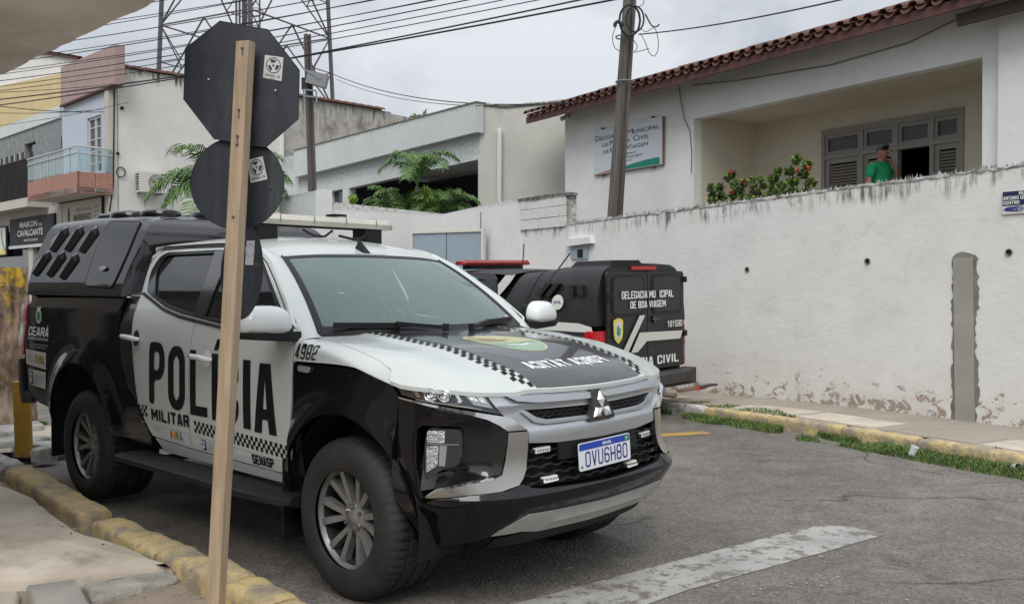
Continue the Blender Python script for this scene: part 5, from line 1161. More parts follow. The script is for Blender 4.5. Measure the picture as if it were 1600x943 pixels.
# ---------- wheels ----------
def wheel(cx,sg,cz=.388):
    w=empty('wheel',(cx,0,cz),0,TR)
    yo=.885*sg
    prof=[(.232,.20),(.24,.205),(.262,.212),(.30,.218),(.335,.212),(.362,.196),(.380,.172),(.386,.150),(.3865,.118),(.378,.116),(.378,.108),(.388,.106),(.388,.045),(.378,.043),(.378,.035),(.388,.033),(.388,-.033),(.378,-.035),(.378,-.043),(.388,-.045),(.388,-.106),(.378,-.108),(.378,-.116),(.3865,-.118),(.386,-.13),(.372,-.15),(.33,-.165),(.24,-.15)]
    n=220; v=[];f=[];k=len(prof)
    for i in range(n):
        t=2*math.pi*i/n; 
        for (r,h) in prof:
            rr=r; hh=h-.115+.0
            if r>.384 and abs(h)>.045 and i%4==0: rr=r-.007
            if r>.384 and abs(h)<=.045 and i%4==2 : rr=r-.005
            if .355<r<.384 and h>0 and i%4==0: rr=r-.003
            v.append((rr*math.cos(t),(hh-.0)*sg+yo-.06*sg,rr*math.sin(t)))
    for i in range(n):
        j=(i+1)%n
        for q in range(k-1): f.append((i*k+q,i*k+q+1,j*k+q+1,j*k+q))
    t_=mesh('tyre',v,f,'rubber',w,angle=28,recalc=True)
    # sidewall ring of raised lettering-like relief
    y=lambda h:yo+(h)*sg
    g=MB(); g.lathe([(.240,y(-.004)),(.239,y(.004)),(.234,y(.002)),(.228,y(-.012)),(.224,y(-.02))],64,'y'); rim=g.build('rim','rim_metal',w,angle=40)
    g=MB(); g.lathe([(.2245,y(-.019)),(.219,y(-.04)),(.214,y(-.10)),(.21,y(-.2))],48,'y'); g.build('rim_barrel','rim_dark',rim)
    g=MB(); g.lathe([(0,y(-.115)),(.15,y(-.11)),(.212,y(-.12))],40,'y'); g.build('wheel_back','rim_dark',rim)
    g=MB(); g.lathe([(.07,y(-.085)),(.15,y(-.085)),(.155,y(-.095)),(.07,y(-.1))],32,'y'); g.build('brake_disc','steel_dark',rim)
    sp=MB()
    for k6 in range(6):
        for e_ in (-1,1):
            a0=k6*math.pi/3+e_*.105; a1=k6*math.pi/3+e_*.235
            wi,wo_=.0125,.0165
            def P(r,a,off,h): 
                c=Vector((math.cos(a),0,math.sin(a)));tv=Vector((-math.sin(a),0,math.cos(a))); p=c*r+tv*off; return (p.x,y(h),p.z)
            sp.hexa([P(.055,a0,-wi,-.040),P(.055,a0,wi,-.040),P(.055,a0,wi+.003,-.07),P(.055,a0,-wi-.003,-.07)],[P(.225,a1,-wo_,-.010),P(.225,a1,wo_,-.010),P(.228,a1,wo_+.005,-.05),P(.228,a1,-wo_-.005,-.05)])
    sp.build('spokes','rim_metal',rim,angle=25)
    hb=MB(); hb.lathe([(.0,y(-.022)),(.03,y(-.023)),(.038,y(-.03)),(.075,y(-.038)),(.082,y(-.06)),(.08,y(-.09))],32,'y'); hb.build('hub','rim_metal',rim,angle=40)
    for k6 in range(6):
        a=k6*math.pi/3+.5; ln=MB(); ln.lathe([(.0,y(-.018)),(.009,y(-.02)),(.011,y(-.045))],8,'y',(.058*math.cos(a),0,.058*math.sin(a))); ln.build('lug_nut','chrome_soft',rim)
    return w
for cx in (0,-3.0):
    for sg in (-1,1): wheel(cx,sg)
# rear: tailgate and plate are out of view but the box is closed
g=MB(); g.box(-4.36,-4.31,-.72,.72,.72,1.40); g.build('tailgate','paint_black',TR)
# ---------------- street wall ----------------
def top_line(px): return 258+ (1600-px)*.1296
sw=empty('street_wall',WP,label='long white plastered wall with flaking paint below the police station',category='wall')
Rw=lambda o:(setattr(o,'matrix_parent_inverse',Matrix.Translation(-WP)) or o)
tp=[uz(a,top_line(a),WP,SD) for a in (886,1000,1100,1200,1300,1400,1500,1600,1690)]
foot_=lambda u:(lambda p:gz(p.x,p.y)+.13)(WP+SD*u)
def topz(u): return tab(sorted(tp),u)
rag=[]
u0,u1=tp[-1][0],tp[0][0]
for i in range(150):
    u=u0+(u1-u0)*i/149; rag.append((u,topz(u)+random.uniform(-.018,.012)))
o=wall('plaster_face',[[(u1,-.9),(u0,-.5)]+rag],WP,SD,SN,.22,'street_plaster',sw,top=topz,foot=foot_,grid=.25); Rw(o)
# coping of rough mortar set with broken glass
m=MB(); v=[];f=[]; n=150
for i in range(n+1):
    u=u0+(u1-u0)*i/n; z=topz(u)
    for (q,h) in ((.004,-.02),(.006,.0),(-.02,.014),(-.11,.022),(-.19,.014),(-.24,-.02)):
        p=WP+SD*u+SN*(q+random.uniform(-.005,.006)); v.append((p.x,p.y,z+h+random.uniform(-.008,.012)))
for i in range(n):
    for j in range(5): f.append((i*6+j,(i+1)*6+j,(i+1)*6+j+1,i*6+j+1))
Rw(mesh('coping',v,f,'mortar',sw,angle=60,recalc=True))
m=MB()
for i in range(760):
    u=random.uniform(u0,u1); q=random.uniform(-.17,-.03); p=WP+SD*u+SN*q; z=topz(u)+.03; w=random.uniform(.006,.018); h=random.uniform(.012,.05)*random.choice((1,.7,.4)); a=random.uniform(0,3.14); c,s_=math.cos(a)*w,math.sin(a)*w; lx,ly=random.uniform(-.02,.02),random.uniform(-.02,.02)
    m.add([(p.x-c,p.y-s_,z-.02),(p.x+c,p.y+s_,z-.02),(p.x+s_*.4,p.y-c*.4,z-.02),(p.x+lx,p.y+ly,z+h)],[(0,1,3),(1,2,3),(2,0,3)])
Rw(m.build('glass_shards','shard_glass',sw,smooth=False,recalc=False,kind='stuff'))
# concrete strip, drain holes
strip=[[(1491,403),(1521,402),(1524,662),(1494,659)]]
rg=lambda a,b:[(x,y) for x,y in zip(a,b)]
jag0=[(1489,398),(1500,392),(1515,396),(1527,402),(1531,420),(1528,450),(1534,480),(1530,510),(1536,540),(1529,570),(1533,600),(1527,640),(1530,664),(1491,660),(1488,600),(1490,540),(1486,480),(1489,430)]
jr=random.Random(4); jag=[(1488+jr.uniform(-2.5,2),y_) for y_ in range(656,404,-6)]+[(1489,401),(1496,395),(1504,393),(1514,395),(1524,398),(1529,404)]+[(1527+3*math.sin(y_*.045)+jr.uniform(-2.5,3),y_) for y_ in range(408,664,6)]
Rw(wall('mortar_patch',[jag],WP,SD,SN,.02,'wet_mortar',sw,px=True,off=.006))
Rw(wall('concrete_post',strip,WP,SD,SN,.03,'new_concrete',sw,px=True,off=.022))
for (a,b) in ((1168,421),(1356,408),(1577,394)):
    c=uz(a,b,WP,SD); p=WP+SD*c[0]
    m=MB(); M_=Matrix((( SD.x,SN.x,0,p.x),(SD.y,SN.y,0,p.y),(0,0,1,c[1]),(0,0,0,1)))
    vv=[];n=18
    pr=[(.036,.004),(.034,.016),(.028,.016),(.026,-.0)]
    m.lathe(pr,18,'y'); m.add([(.028*math.cos(t*2*math.pi/n),.0025,.028*math.sin(t*2*math.pi/n)) for t in range(n)],[tuple(range(n))],1)
    m.v=[tuple(M_@Vector(q)) for q in m.v]; Rw(m.build('drain_pipe',['wet_mortar','void'],sw,recalc=False))
# electricity meter niche in the wall with its little hood
Rw(wall('meter_box',[[(894,387),(920,385),(920,404),(894,405)]],WP,SD,SN,.04,'gate_blue',sw,px=True,off=.03)); Rw(wall('meter_window',[[(905,390),(913,389),(913,402),(905,402)]],WP,SD,SN,.01,'void',sw,px=True,off=.04)); Rw(wall('meter_hood',[[(890,374),(928,370),(930,380),(890,385)]],WP,SD,SN,.10,'lot_white',sw,px=True,off=.09))
# higher bare block wall at its far end
bw=empty('block_wall',tuple(WP+SD*9),label='higher stretch of whitewashed bare blocks beside the station corner',category='wall')
Bw=lambda o:(setattr(o,'matrix_parent_inverse',Matrix.Translation(-(WP+SD*9))) or o)
a0=uz(884,303,WP,SD); a1=uz(813,308,WP,SD); b0=uz(884,353,WP,SD)
Bw(wall('backing',[[(a0[0]+.0,-.9),(a1[0],-.9),(a1[0],a1[1]-.01),(a0[0],a0[1]-.01)]],WP,SD,SN,.2,'street_plaster',bw,top=b0[1]+.05,foot=-.1,off=-.02))
zz0=b0[1]; H_=(min(a0[1],a1[1])-zz0)
rr_=0; z=zz0
while z<min(a0[1],a1[1])-.03:
    u=a0[0]-(.2 if rr_%2 else 0); h=.175
    while u<a1[0]:
        w=.39; x0=max(u,a0[0]+.005); x1=min(u+w,a1[0]-.005)
        if x1-x0>.06:
            Bw(wall('block',[rnd([(x0,z),(x1-.012,z),(x1-.012,min(z+h,a0[1])-.01),(x0,min(z+h,a0[1])-.01)],.01,2)],WP,SD,SN,.05,'block_plaster',bw,top=99,off=random.uniform(.0,.014)))
        u+=w
    z+=h; rr_+=1
m=MB(); 
for i in range(40):
    u=a0[0]+(a1[0]-a0[0])*i/39; p=WP+SD*u; zz=a0[1]+.0+random.uniform(-.01,.02); m.box(-.06,.06,-.2,.02,zz-.02,zz+.02,0,Matrix(((SD.x,SN.x,0,p.x),(SD.y,SN.y,0,p.y),(0,0,1,0),(0,0,0,1))))
Bw(m.build('coping','mortar',bw,smooth=False,kind='stuff'))
# ---------------- yard wall with the pale blue gate ----------------
yard=empty('yard_wall',(-1.37,18.8,0),label='smooth white yard wall folding behind the blue gate',category='wall')
Yw=lambda o:(setattr(o,'matrix_parent_inverse',Matrix.Translation((1.37,-18.8,0))) or o)
cB=uz(694,334,WP,SD); PB=WP+SD*cB[0]
Yw(wall('wall_face',[[(a1[0],-.9),(cB[0],-.9),(cB[0],cB[1]),(a1[0],a1[1])]],WP,SD,SN,.2,'lot_white',yard,top=topz(u1)+.5))
CY=Vector((PB.x,PB.y,0)); dC=Vector((-2.03,-1.5,0)).normalized(); nC=Vector((dC.y,-dC.x,0)); nC=nC if nC.dot(Vector((0,-1,0)))>0 else -nC
Yw(wall('wall_face',[[(0,-.9),uz(514,315,CY,dC)[:1]+(-.9,),uz(514,315,CY,dC),(0,cB[1])]],CY,dC,nC,.2,'lot_white',yard,top=cB[1]))
eC=CY+dC*uz(514,315,CY,dC)[0]
Yw(wall('end_pier',[[uz(503,295,eC,dC)[:1]+(-.9,),uz(518,297,eC,dC)[:1]+(-.9,),uz(518,297,eC,dC),uz(503,295,eC,dC)]],eC,dC,nC,.3,'lot_white',yard,top=3.4,off=.03))
Yw(wall('wall_face',[[(u,-.9) if 0 else (uz(502,295,eC,SD)[0],-.9),(uz(436,308,eC,SD)[0],-.9),uz(436,308,eC,SD),uz(502,296,eC,SD)]],eC,SD,SN,.2,'grey_house',yard,top=3.3))
gt=empty('metal_gate',(0,0,0),label='pale blue double metal gate topped with small spikes',category='gate')
g0=CAMP+sight(645,400)*17.9; g1=CAMP+sight(753,400)*17.2; P=Vector((g0.x,g0.y,0)); D=Vector((g1.x-g0.x,g1.y-g0.y,0)); GL=D.length; D.normalize(); N=Vector((D.y,-D.x,0)); 
zg=uz(645,365,P,D)[1]
wall('gate_leaf',[[(0,-.7),(GL*.49,-.7),(GL*.49,zg),(0,zg)]],P,D,N,.05,'gate_blue',gt); wall('gate_leaf',[[(GL*.505,-.7),(GL,-.7),(GL,zg),(GL*.505,zg)]],P,D,N,.05,'gate_blue',gt)
wall('gate_frame',[[(-.05,zg),(GL+.05,zg),(GL+.05,zg+.05),(-.05,zg+.05)]],P,D,N,.1,'pvc',gt,off=.03)
for u in (-.04,GL): wall('gate_frame',[[(u,-.7),(u+.05,-.7),(u+.05,zg+.0),(u,zg+.0)]],P,D,N,.1,'pvc',gt,off=.03)
for i in range(30):
    u=GL*i/29; m=MB(); p=P+D*u; m.add([(p.x-.012,p.y,zg+.04),(p.x+.012,p.y,zg+.04),(p.x,p.y+.02,zg+.04),(p.x+random.uniform(-.01,.01),p.y,zg+.04+random.uniform(.07,.11))],[(0,1,3),(1,2,3),(2,0,3)]); m.build('gate_spike','pvc',gt,smooth=False)
m=MB(); p=P+D*(GL*.985); m.tube([(p.x,p.y,zg),(p.x,p.y,zg+.36)],.012,6); m.build('gate_rod','metal_rust',gt)
# ---------------- police station ----------------
PF=Vector((6.63,10.05,0))
st=empty('police_station',(0,0,0),label='white police station with clay tiled eave and deep veranda behind the wall',category='building')
outer=[(883,420),(883,188),(1700,-26),(1700,330)]
openg=[(1084,187),(1535,88),(1535,330),(1084,360)]
C0=[uz(a,b,PF,SD) for a,b in outer]; C1=[uz(a,b,PF,SD) for a,b in openg]
C0[0]=(C0[0][0],-.9); C0[3]=(C0[3][0],-.9); C0[1]=(C0[1][0],5.04); C0[2]=(C0[2][0],5.04)
zf=1.86; C1[2]=(C1[2][0],zf); C1[3]=(C1[3][0],zf)
zo=(C1[0][1]+C1[1][1])/2; C1[0]=(C1[0][0],zo); C1[1]=(C1[1][0],zo)
wall('front_wall',[C0,C1],PF,SD,SN,.18,'house_white',st,top=9)
DP=1.49
PK=PF-SN*DP
L0=C1[0][0]; L1=C1[1][0]
bk=[(L0+1.2,0),(L0+1.2,4.7),(L1-1.2,4.7),(L1-1.2,0)]
fr=[uz(a,b,PK,SD) for a,b in ((1285,208),(1507,167),(1507,330),(1285,345))]; zt_=(fr[0][1]+fr[1][1])/2
fx0,fx1=fr[1][0],fr[0][0]
wall('veranda_back_wall',[bk,[(fx0,zf),(fx1,zf),(fx1,zt_),(fx0,zt_)]],PK,SD,SN,.15,'house_cream',st,top=9)
m=MB()
pp=lambda u,o,z:tuple((PF+SD*u+SN*o)+Vector((0,0,z)))
m.hexa([pp(L0,-DP,zf),pp(L0,-.17,zf),pp(L0+.15,-.17,zf),pp(L0+.15,-DP,zf)],[pp(L0,-DP,zo+.1),pp(L0,-.17,zo+.1),pp(L0+.15,-.17,zo+.1),pp(L0+.15,-DP,zo+.1)]); m.build('veranda_side_wall','house_cream',st,smooth=False)
m=MB(); m.hexa([pp(L1,-DP,zf),pp(L1,-.17,zf),pp(L1-.15,-.17,zf),pp(L1-.15,-DP,zf)],[pp(L1,-DP,zo+.1),pp(L1,-.17,zo+.1),pp(L1-.15,-.17,zo+.1),pp(L1-.15,-DP,zo+.1)]); m.build('veranda_side_wall','house_cream',st,smooth=False)
m=MB(); m.hexa([pp(L0+.2,-DP,zf-.2),pp(L0+.2,.1,zf-.2),pp(L1-.2,.1,zf-.2),pp(L1-.2,-DP,zf-.2)],[pp(L0+.2,-DP,zf),pp(L0+.2,.1,zf),pp(L1-.2,.1,zf),pp(L1-.2,-DP,zf)]); m.build('veranda_floor','slab_concrete',st,smooth=False)
m=MB(); m.hexa([pp(L0+.2,-DP,zo+.06),pp(L0+.2,-.17,zo+.06),pp(L1-.2,-.17,zo+.06),pp(L1-.2,-DP,zo+.06)],[pp(L0+.2,-DP,zo+.2),pp(L0+.2,-.17,zo+.2),pp(L1-.2,-.17,zo+.2),pp(L1-.2,-DP,zo+.2)]); m.build('veranda_ceiling','house_cream',st,smooth=False)
# left gable wall of the station
eL=PF+SD*C0[0][0]; 
m=MB(); q0=C0[0][0]; m.hexa([pp(q0,-.18,-.9),pp(q0-.18,-.18,-.9),pp(q0-.18,-9,-.9),pp(q0,-9,-.9)],[pp(q0,-.18,5.04),pp(q0-.18,-.18,5.04),pp(q0-.18,-9,5.0),pp(q0,-9,5.0)]); m.build('gable_wall','house_white',st,smooth=False)
# right-hand bay, a little proud, with its own dark board
rb=[uz(1551,20,PF+SN*.25,SD)[0],uz(1720,20,PF+SN*.25,SD)[0]]
wall('bay_wall',[[(rb[0],-.9),(rb[1],-.9),(rb[1],4.98),(rb[0],4.98)]],PF,SD,SN,.25,'house_white',st,top=9,off=.12)
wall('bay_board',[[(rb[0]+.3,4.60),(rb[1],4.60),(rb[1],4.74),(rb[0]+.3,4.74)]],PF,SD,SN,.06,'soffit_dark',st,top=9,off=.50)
# window wall: door frames, transoms, louvred leaves
wd=empty('veranda_door',(0,0,0)); wd.parent=st
bx=[uz(a,230,PK,SD)[0] for a in (1297,1347,1401,1457,1499)]
zt1=zt_-.10; ztr=uz(1347,206,PK,SD)[1]
for u in (fx1-.06,bx[1]-.03,bx[2]-.03,bx[3]-.03,fx0): wall('frame_post',[[(u,zf),(u+.065,zf),(u+.065,zt_),(u,zt_)]],PK,SD,SN,.1,'frame_grey',wd,off=.02)
wall('frame_head',[[(fx0,zt_-.07),(fx1,zt_-.07),(fx1,zt_+.02),(fx0,zt_+.02)]],PK,SD,SN,.1,'frame_grey',wd,off=.025)
ztr=zt_-.40
wall('frame_rail',[[(fx0,ztr-.06),(fx1,ztr-.06),(fx1,ztr),(fx0,ztr)]],PK,SD,SN,.1,'frame_grey',wd,off=.028)
cells=[(bx[1]+.03,fx1-.06),(bx[2]+.03,bx[1]-.03),(bx[3]+.03,bx[2]-.03),(fx0+.06,bx[3]-.03)]
slat_me=None
for i,(a,b) in enumerate(cells):
    wall('transom_frame',[[(a,ztr),(b,ztr),(b,zt_-.07),(a,zt_-.07)],[(a+.05,ztr+.06),(b-.05,ztr+.06),(b-.05,zt_-.13),(a+.05,zt_-.13)]],PK,SD,SN,.06,'frame_grey',wd,off=.0)
    wall('transom_glass',[[(a+.04,ztr+.04),(b-.04,ztr+.04),(b-.04,zt_-.11),(a+.04,zt_-.11)]],PK,SD,SN,.01,'transom_glass',wd,off=-.03)
    if i==2: 
        continue
    z1=ztr-.06
    wall('door_leaf',[[(a,zf+.02),(b,zf+.02),(b,z1),(a,z1)],[(a+.07,zf+.15),(b-.07,zf+.15),(b-.07,z1-.08),(a+.07,z1-.08)]],PK,SD,SN,.05,'frame_grey',wd,off=-.01)
    w=b-a-.12; z=zf+.17
    me=bpy.data.meshes.new('louvre_slat'); 
    p0=Vector((0,0,0)); vv=[]
    for u in (0,w):
        for (o_,h) in ((-.028,-.012),(-.024,-.016),(.006,.012),(.002,.016)):
            q=SD*u+SN*o_; vv.append((q.x,q.y,h))
    me.from_pydata(vv,[],[(0,1,2,3),(7,6,5,4),(0,4,5,1),(1,5,6,2),(2,6,7,3),(3,7,4,0)]); me.materials.append(MT['louvre_grey']); me.update()
    while z<z1-.10:
        q=PK+SD*(a+.06); o=bpy.data.objects.new('louvre_slat',me); COL.objects.link(o); o.parent=wd; o.location=(q.x-SN.x*.02,q.y-SN.y*.02,z); z+=.048
m=MB(); a,b=cells[2]; q=lambda u,o,z:tuple((PK+SD*u+SN*o)+Vector((0,0,z)))
m.add([q(fx0-.5,-.16,zf-.1),q(fx1+.5,-.16,zf-.1),q(fx1+.5,-.16,4.4),q(fx0-.5,-.16,4.4)],[(0,1,2,3)]) if False else None
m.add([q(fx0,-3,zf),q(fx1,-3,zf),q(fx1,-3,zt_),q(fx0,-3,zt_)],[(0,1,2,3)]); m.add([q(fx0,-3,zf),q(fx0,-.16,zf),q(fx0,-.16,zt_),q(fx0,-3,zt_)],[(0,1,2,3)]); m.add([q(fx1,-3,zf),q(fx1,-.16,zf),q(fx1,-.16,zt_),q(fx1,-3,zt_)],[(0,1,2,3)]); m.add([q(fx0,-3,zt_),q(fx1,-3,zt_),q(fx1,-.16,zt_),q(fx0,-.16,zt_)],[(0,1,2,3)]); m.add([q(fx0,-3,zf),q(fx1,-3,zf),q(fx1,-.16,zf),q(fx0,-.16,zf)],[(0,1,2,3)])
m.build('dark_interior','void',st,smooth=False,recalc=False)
# eave and roof
PE=PF+SN*.62
el=uz(822,187,PE,SD)[0]; er=uz(1720,0,PE,SD)[0]; zE=4.86
rp=lambda u,o,z:tuple((PE+SD*u-SN*o)+Vector((0,0,z)))
m=MB(); m.hexa([rp(el,0,zE-.10),rp(er,0,zE-.10),rp(er,.04,zE-.10),rp(el,.04,zE-.10)],[rp(el,0,zE+.02),rp(er,0,zE+.02),rp(er,.04,zE+.02),rp(el,.04,zE+.02)]); rf_=empty('roof',(0,0,0)); rf_.parent=st; m.build('fascia_board','eave_board',rf_,smooth=False)
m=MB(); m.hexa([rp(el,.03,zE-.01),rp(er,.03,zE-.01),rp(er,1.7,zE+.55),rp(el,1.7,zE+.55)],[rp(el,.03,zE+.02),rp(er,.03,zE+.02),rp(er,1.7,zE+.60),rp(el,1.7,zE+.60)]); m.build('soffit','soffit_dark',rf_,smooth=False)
u=er
while u<el:
    m=MB(); m.hexa([rp(u,.04,zE-.09),rp(u+.07,.04,zE-.09),rp(u+.07,1.2,zE+.28),rp(u,1.2,zE+.28)],[rp(u,.04,zE-.02),rp(u+.07,.04,zE-.02),rp(u+.07,1.2,zE+.37),rp(u,1.2,zE+.37)]); m.build('rafter','eave_board',rf_,smooth=False); u+=.78
# clay tiles: cover and channel rows at the edge, then the slope as one ribbed sheet
def tile_mesh(inv):
    v=[];f=[];n=7
    for j,(s_,k,dz) in enumerate(((-.05,1.0,0),(.38,.86,.15))):
        for i in range(n+1):
            t=math.pi*i/n; r=.078*k
            for e_ in (0,-.013):
                rr=r+e_; x=rr*math.cos(t); z=(rr*math.sin(t)) * (-1 if inv else 1)*.85
                p=SD*x-SN*s_; v.append((p.x,p.y,z+dz))
    m_=2*(n+1)
    for i in range(n):
        a=2*i; f+= [(a,a+2,m_+a+2,m_+a),(a+1,m_+a+1,m_+a+3,a+3),(a,a+1,a+3,a+2),(m_+a,m_+a+2,m_+a+3,m_+a+1)]
    me=bpy.data.meshes.new('roof_tile'); me.from_pydata(v,[],f); me.materials.append(MT['roof_clay']); return finish(me,50)
tu,tdn=tile_mesh(False),tile_mesh(True)
pitch=.215; n=int((el-er)/pitch)
for i in range(n+1):
    for row in range(2):
        for (me,dx,dz) in ((tu,0,.075),(tdn,pitch/2,.065)):
            if row and me is tdn: continue
            q=PE+SD*(el-.06-i*pitch-dx)-SN*(row*.36); o=bpy.data.objects.new('roof_tile',me); COL.objects.link(o); o.parent=rf_; o.location=(q.x+random.uniform(-.008,.008),q.y+random.uniform(-.012,.012),zE+dz+row*.125+random.uniform(-.006,.01)); o.rotation_euler=(0,0,random.uniform(-.04,.04))
m=MB(); nn=(n+1)*6; 
m.grid(lambda i,j:rp(el-i*(n+1)*pitch,.55+j*1.2,zE+.24+j*.40+.05*abs(math.sin(math.pi*i*(n+1)))),nn,1); m.build('roof_slope','roof_clay',rf_)
# cable loops and small camera under the eave
def wire(name,pts,r,mt='cable',parent=None,**k): m=MB(); m.tube(pts,r,5); return m.build(name,mt,parent,recalc=False,**k)
def pxw(a,b,P,off=.03): u,z=uz(a,b,P,SD); q=P+SD*u+SN*off; return (q.x,q.y,z)
wire('facade_cable',[pxw(a,b,PF) for a,b in ((1063,135),(1066,160),(1071,185),(1080,205),(1083,240),(1082,270))],.008,'cable_grey',st)
wire('facade_cable',[pxw(a,b,PF) for a,b in ((1083,134),(1150,127),(1300,102),(1420,68),(1500,30),(1540,8))],.007,'cable_grey',st)
for (a,b,lab) in ((889,185,'small white security camera at the left corner under the tiled eave'),(1527,28,'small white security camera under the eave above the veranda')):
    q=Vector(pxw(a,b,PF,.1)); m=MB(); m.tube([q+Vector((0,0,.08)),q],.02,8); m.lathe([(0,-.09),(.04,-.09),(.045,.06),(.0,.07)],12,'x'); 
    m=MB(); m.tube([q+SN*-.1+Vector((0,0,.05)),q+Vector((0,0,.04))],.018,8); m.tube([q+Vector((-.08,-.02,-.03)),q+Vector((.06,.02,.03))],[.045,.045],10); o=m.build('security_camera','plastic_ac',None,label=lab,category='camera')
# board
sb=empty('station_sign',(0,0,0),label='white metal sign lettered DELEGACIA MUNICIPAL DE POLÍCIA CIVIL on the station wall',category='sign')
PSg=PF+SN*.06; sq=[uz(a,b,PSg,SD) for a,b in ((1035,182),(1034,256),(928,274),(928,205))]
su1=(sq[2][0]+sq[3][0])/2; su0=(sq[0][0]+sq[1][0])/2; sz1=(sq[0][1]+sq[3][1])/2; sz0=(sq[1][1]+sq[2][1])/2
# reading direction runs along -SD
NR=-SD; PR=PSg+SD*su1; SWd=su1-su0; SH=sz1-sz0
fR=lambda u,z,o:(PR.x+NR.x*u+SN.x*o,PR.y+NR.y*u+SN.y*o,sz0+z)
drape('sign_panel',[[(0,0),(SWd,0),(SWd,SH),(0,SH)]],fR,'sign_board',sb,0,.03)
drape('sign_edge',[[(0,-.012),(SWd+.015,-.012),(SWd+.015,SH),(SWd,SH),(SWd,0),(0,0)]],fR,'metal_rust',sb,0,.04,off=-.004)
def sgn_text(t,x0,x1,zc,h,b=0): 
    q=text2d(t,(x1-x0)*SWd,h*SH,bold=b); drape('sign_lettering',([(a+x0*SWd,c+zc*SH) for a,c in q[0]],q[1]),fR,'sign_text',sb,0,off=.004)
sgn_text('D',.025,.085,.76,.12); sgn_text('ELEGACIA',.095,.44,.76,.085,.005); sgn_text('M',.50,.60,.76,.12); sgn_text('UNICIPAL',.61,.96,.76,.085,.005)
sgn_text('DE',.14,.23,.60,.075,.005); sgn_text('P',.25,.30,.60,.11); sgn_text('OLÍCIA',.31,.56,.60,.095,.005); sgn_text('C',.60,.67,.60,.12); sgn_text('IVIL',.68,.83,.60,.085,.005)
sgn_text('DE',.15,.24,.445,.075,.005); sgn_text('B',.26,.31,.445,.11); sgn_text('OA',.32,.40,.445,.08,.005); sgn_text('V',.50,.57,.445,.11); sgn_text('IAGEM',.58,.81,.445,.08,0)
sgn_text('GOVERNO DO',.44,.64,.34,.03,.03); sgn_text('ESTADO DO CEARÁ',.42,.74,.27,.04,.02); sgn_text('Secretaria da Segurança Pública',.42,.69,.235,.02,.01); sgn_text('e Defesa Social',.42,.58,.19,.025,.02)
gc=[(.33*SWd+ (SWd*.97-.33*SWd)*t, SH*(.03+.13*math.sin(t*1.57)**.8)) for t in [i/14 for i in range(15)]]
drape('sign_green_band',[[(.33*SWd,.012*SH)]+gc+[(SWd*.97,.012*SH)]],fR,'sign_green',sb,0,off=.003)
drape('sign_coral_band',[[(.02*SWd,.01*SH)]+[(.02*SWd+.4*SWd*t,SH*(.015+.11*t**1.3)) for t in [i/8 for i in range(9)]]+[(.42*SWd,.01*SH)]],fR,'sign_coral',sb,0,off=.0026)
for (a,b) in ((.13,1.03),(.87,1.03),(.13,-.04),(.87,-.04)): m=MB(); p=Vector(fR(a*SWd,b*SH,.0)); m.tube([p-SN*.05,p+SN*.02],.018,8); m.build('sign_fixing','metal_rust',sb)
# street name plate on the wall
nmp=empty('street_name_plate',(0,0,0),label='dark blue street name plate with white letters at the right edge of the wall',category='sign')
q=[uz(a,b,WP,SD) for a,b in ((1568,300),(1568,335))]; PN_=WP+SD*q[0][0]+SN*.02; nh=q[0][1]-q[1][1]; fN=lambda u,z,o:(PN_.x+NR.x*u+SN.x*o,PN_.y+NR.y*u+SN.y*o,q[1][1]+z); nw=.52
drape('plate_panel',[[(0,0),(nw,0),(nw,nh),(0,nh)]],fN,'decal_cream',nmp,0,.008)
drape('plate_field',[[(0.004,nh*.36),(nw,nh*.36),(nw,nh*.99),(.004,nh*.99)]],fN,'navy',nmp,0,off=.002); MT['decal_navy']=MT['decal_blue']
def nm(t,x0,x1,z,h,m_='decal_white'): drape('plate_lettering',fill2d(block(t,x0,z*nh,x1,(z+h)*nh,gap=.16)),fN,m_,nmp,0,off=.004)
nm('RUA',.165,.25,.82,.14); nm('ANTÔNIO DOMINGOS'.replace('Ô','O'),.012,.36,.62,.16); nm('CENTRO',.012,.17,.42,.15)
t=text2d('Gerardo',.17,nh*.16,bold=.02,shear=.3); drape('plate_lettering',([(a+.055,b+.14*nh) for a,b in t[0]],t[1]),fN,'decal_blue',nmp,0,off=.004)
drape('plate_mark',[[(.01,nh*.2),(.05,nh*.12),(.2,nh*.08),(.2,nh*.10),(.06,nh*.2),(.2,nh*.31),(.2,nh*.33),(.05,nh*.3)]],fN,'decal_blue',nmp,0,off=.004)
# flowering shrubs behind the wall
def leaf_cloud(name,blobs,n,ls,mt,parent=None,seed=0,long=2.2,**k):
    rr=random.Random(seed); v=[];f=[];mi=[]
    mts=mt if isinstance(mt,list) else [mt]
    for q_ in range(n):
        c,r=rr.choice(blobs)[:2]; d=Vector((rr.gauss(0,1),rr.gauss(0,1),rr.gauss(0,1))).normalized()*rr.uniform(.35,1)**.5; p=Vector(c)+Vector((d.x*r[0],d.y*r[1],d.z*r[2]))
        a=(d+Vector((rr.uniform(-.6,.6),rr.uniform(-.6,.6),rr.uniform(-.1,1)))).normalized(); b=a.cross(Vector((rr.uniform(-1,1),rr.uniform(-1,1),rr.uniform(-1,1)))).normalized(); s_=ls*rr.uniform(.6,1.3)
        i=len(v); v+=[p-a*s_*.5*long,p+b*s_*.5,p+a*s_*.5*long,p-b*s_*.5]; f.append((i,i+1,i+2,i+3)); mi.append(rr.randrange(len(mts)))
    return mesh(name,v,f,mts,parent,mi,smooth=False,**k)
